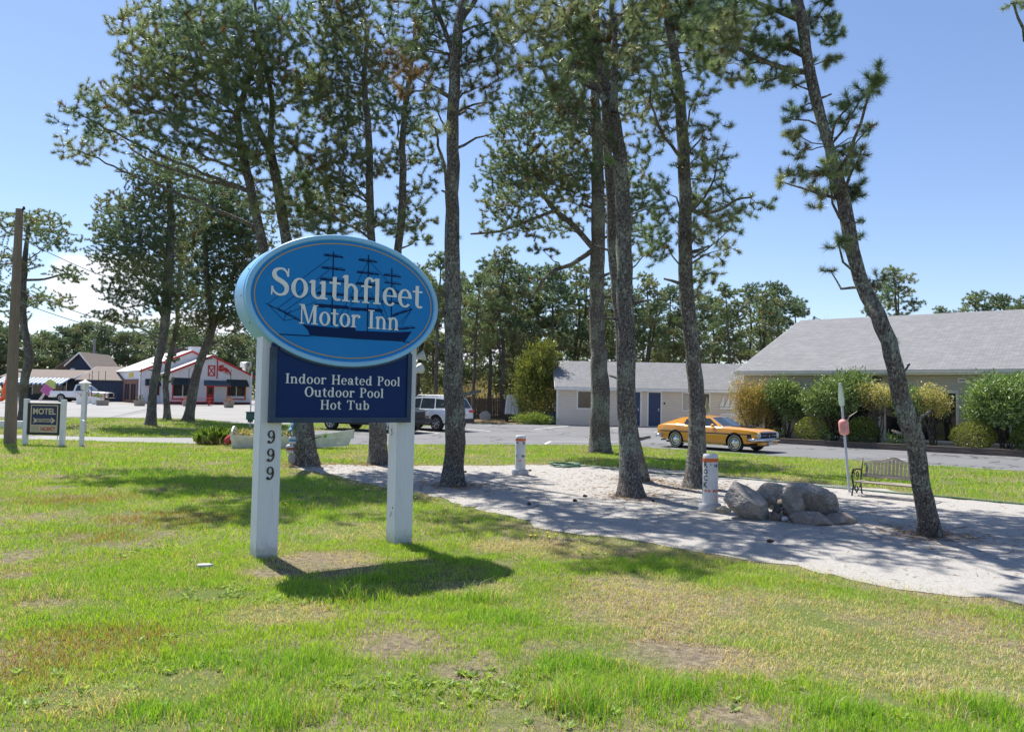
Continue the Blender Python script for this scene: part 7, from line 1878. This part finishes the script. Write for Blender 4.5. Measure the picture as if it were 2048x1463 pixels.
for px, py, rx, ry, ck, lb, dY in ((1530, 993, .085, .055, 'grey', 'smooth grey oval cobble high in the fire ring', .2), (1547, 1001, .05, .045, 'grey', 'small round grey cobble below the oval one', .12), (1563, 1004, .085, .035, 'tan', 'flat pale wedge of stone beside the small grey cobble', .1), (1556, 1012, .06, .05, 'dark', 'dark cobble in the middle of the fire ring', .08), (1543, 1013, .05, .035, 'tan', 'small tan cobble beside the dark one', .08), (1551, 1032, .10, .075, 'red', 'reddish rounded stone low in the fire ring', -.05), (1555, 1020, .08, .05, 'dark', 'dark rounded stone above the reddish one', .02), (1572, 1022, .07, .075, 'red', 'pinkish stone propped under the nose of granite', .05), (1569, 1037, .075, .04, 'white', 'white cobble at the front of the fire ring', -.15), (1586, 1035, .055, .045, 'tan', 'tan cobble right of the white one', -.14)):
    rock('cobble', lb, rpos(px, py, R0 + dY), (rx, rx * .8, ry), (rad(px % 17), rad(px % 23), px), px, COBB[ck], 3, .10, 3)
for i, (px, py) in enumerate(((1058, 1010), (1170, 994), (1150, 1003), (1306, 1004), (930, 945), (1060, 942), (1700, 1040), (1540, 1085))):
    q = at(px, py); mb = MB(); mb.M = Matrix.Translation((q.x, q.y, .025)) @ Matrix.Rotation(1.3, 4, 'X') @ Matrix.Rotation(i * 1.1, 4, 'Y')
    for k in range(6): mb.lathe([(.01, -.04 + k*.014), (.032 - abs(k - 2) * .005, -.036 + k*.014), (.012, -.022 + k*.014)], 9, 0)
    o = mb.build('pine_cone', plain('cone_brown', (.06, .04, .03), .8, .2)); tag(o, 'small dark pine cone lying on the sand', 'pine cone', 'pine cones on the sand')
q = at(393, 1138); mb = MB(); mb.prism([(.0, 0, .0), (.10, .02, 0), (.15, .07, 0), (.08, .10, 0), (-.02, .07, 0)], (.0, .0, .035)); o = mb.build('flat_stone', plain('pale_stone', (.5, .5, .49), .8, .1), bevel=.01, loc=(q.x, q.y, .01)); tag(o, 'small flat pale stone in the grass left of the blue sign', 'stone')

# ------------------------------------------------------------------ bench
BW = mk_wood('bench_slat_wood', (.22, .19, .15), (.38, .33, .27), axis=0)
bA = at(1706, 991); bn = thing('park_bench', 'slatted grey wooden bench with black scrolled iron arms behind the leaning pine', 'bench', (bA.x, bA.y, 0), rad(-44))
BLn, sh_ = 1.18, .285
mb = MB()
for k in range(5): mb.box(.02, -.02 + k*.085, sh_ - .02, BLn - .02, .05 + k*.085, sh_ + .005)
mb.build('seat', BW, bn, bevel=.004)
mb = MB(); bt = lambda x: .70 + .055 * math.cos((x / BLn - .5) * 2 * math.pi * 1.0) + .02 * math.cos((x / BLn - .5) * 6 * math.pi)
yb0, yb1 = .44, .54
yy = lambda z: yb0 + (yb1 - yb0) * (z - .3) / .45
mb.prism([(.03, yy(.36), .35), (BLn - .03, yy(.36), .35), (BLn - .03, yy(.43), .42), (.03, yy(.43), .42)], (0, .03, 0))
for i in range(20):
    x0, x1 = .03 + (BLn - .06) * i / 20, .03 + (BLn - .06) * (i + 1) / 20
    mb.prism([(x0, yy(.66), bt(x0) - .055), (x1, yy(.66), bt(x1) - .055), (x1, yy(.72), bt(x1)), (x0, yy(.72), bt(x0))], (0, .035, 0))
for i in range(15):
    x = .06 + (BLn - .12) * (i + .5) / 15
    mb.prism([(x - .024, yy(.42), .42), (x + .024, yy(.42), .42), (x + .024, yy(.66), bt(x) - .055), (x - .024, yy(.66), bt(x) - .055)], (0, .018, 0))
mb.build('backrest', BW, bn)
def spiral(c, r0, r1, a0, a1, plane_x, n=18): return [(plane_x, c[0] + (r0 + (r1 - r0) * i / n) * math.cos(a0 + (a1 - a0) * i / n), c[1] + (r0 + (r1 - r0) * i / n) * math.sin(a0 + (a1 - a0) * i / n)) for i in range(n + 1)]
for x in (0, BLn):
    mb = MB(); w_ = .016
    mb.tube([(x, -.06, 0), (x, -.03, .10), (x, .02, .20), (x, -.02, .28)], w_, 6); mb.tube([(x, .50, 0), (x, .45, .12), (x, .42, .24), (x, .455, .40), (x, .53, .72)], w_, 6)
    mb.tube([(x, -.03, .27), (x, .44, .26)], w_, 6); mb.tube([(x, -.02, .28), (x, -.06, .40), (x, .0, .50), (x, .2, .52), (x, .46, .49)], w_, 6)
    mb.tube(spiral((.02, .44), .09, .02, 1.4, 1.4 + 8, x), .011, 5); mb.tube(spiral((.22, .40), .09, .02, -1.5, 5.5, x), .011, 5); mb.tube(spiral((.20, .14), .10, .02, 1.5, 8.5, x), .011, 5); mb.tube([(x, .02, .2), (x, .2, .05), (x, .42, .2)], .012, 5)
    mb.build('iron_end', BLACKM, bn, smooth=True)
# leaning oar with a pink float
oA = at(1699, 984); oT = atd(1680, 765, oA.y - .05); d_ = oT - oA; OL = d_.length; qz = d_.to_track_quat('Z', 'Y')
oar = thing('oar', 'weathered upright oar with a pale green blade standing beside the bench', 'oar', oA); oar.rotation_euler = qz.to_euler()
mb = MB(); mb.tube([(0, 0, -.05), (0, 0, OL * .80)], [.028, .024], 10); mb.build('shaft', plain('oar_grey', (.50, .52, .56), .65, .1, 8), oar)
mb = MB(); prof = [(.028, .78), (.085, .80), (.09, .86), (.06, .95), (.03, 1.0)]
mb.prism([(a, -.012, b * OL) for a, b in prof] + [(-a, -.012, b * OL) for a, b in prof[::-1]], (0, .024, 0)); mb.build('blade', plain('oar_green', (.36, .47, .38), .65, .1, 8), oar, bevel=.006)
pz = OL * (984 - 870) / (984 - 765)
pf = buoy('buoy', 'faded pink float fixed half way up the oar', oA + d_.normalized() * (pz), qz.to_euler(), OL * 32 / 219, .098, [BPNK, BPNK], None, -.02)
mb = MB(); c0 = oA + d_.normalized() * (pz + .28); mb.tube([c0 + Vector((.03, -.1, 0)), c0 + Vector((.07, -.1, .10)), c0 + Vector((.16, -.1, .16)), c0 + Vector((.24, -.1, .22))], [.014, .012, .01, .006], 6); o = mb.build('curved_stick', plain('pale_stick', (.40, .33, .25), .7)); tag(o, 'short curved stick poking out above the pink float', 'stick')
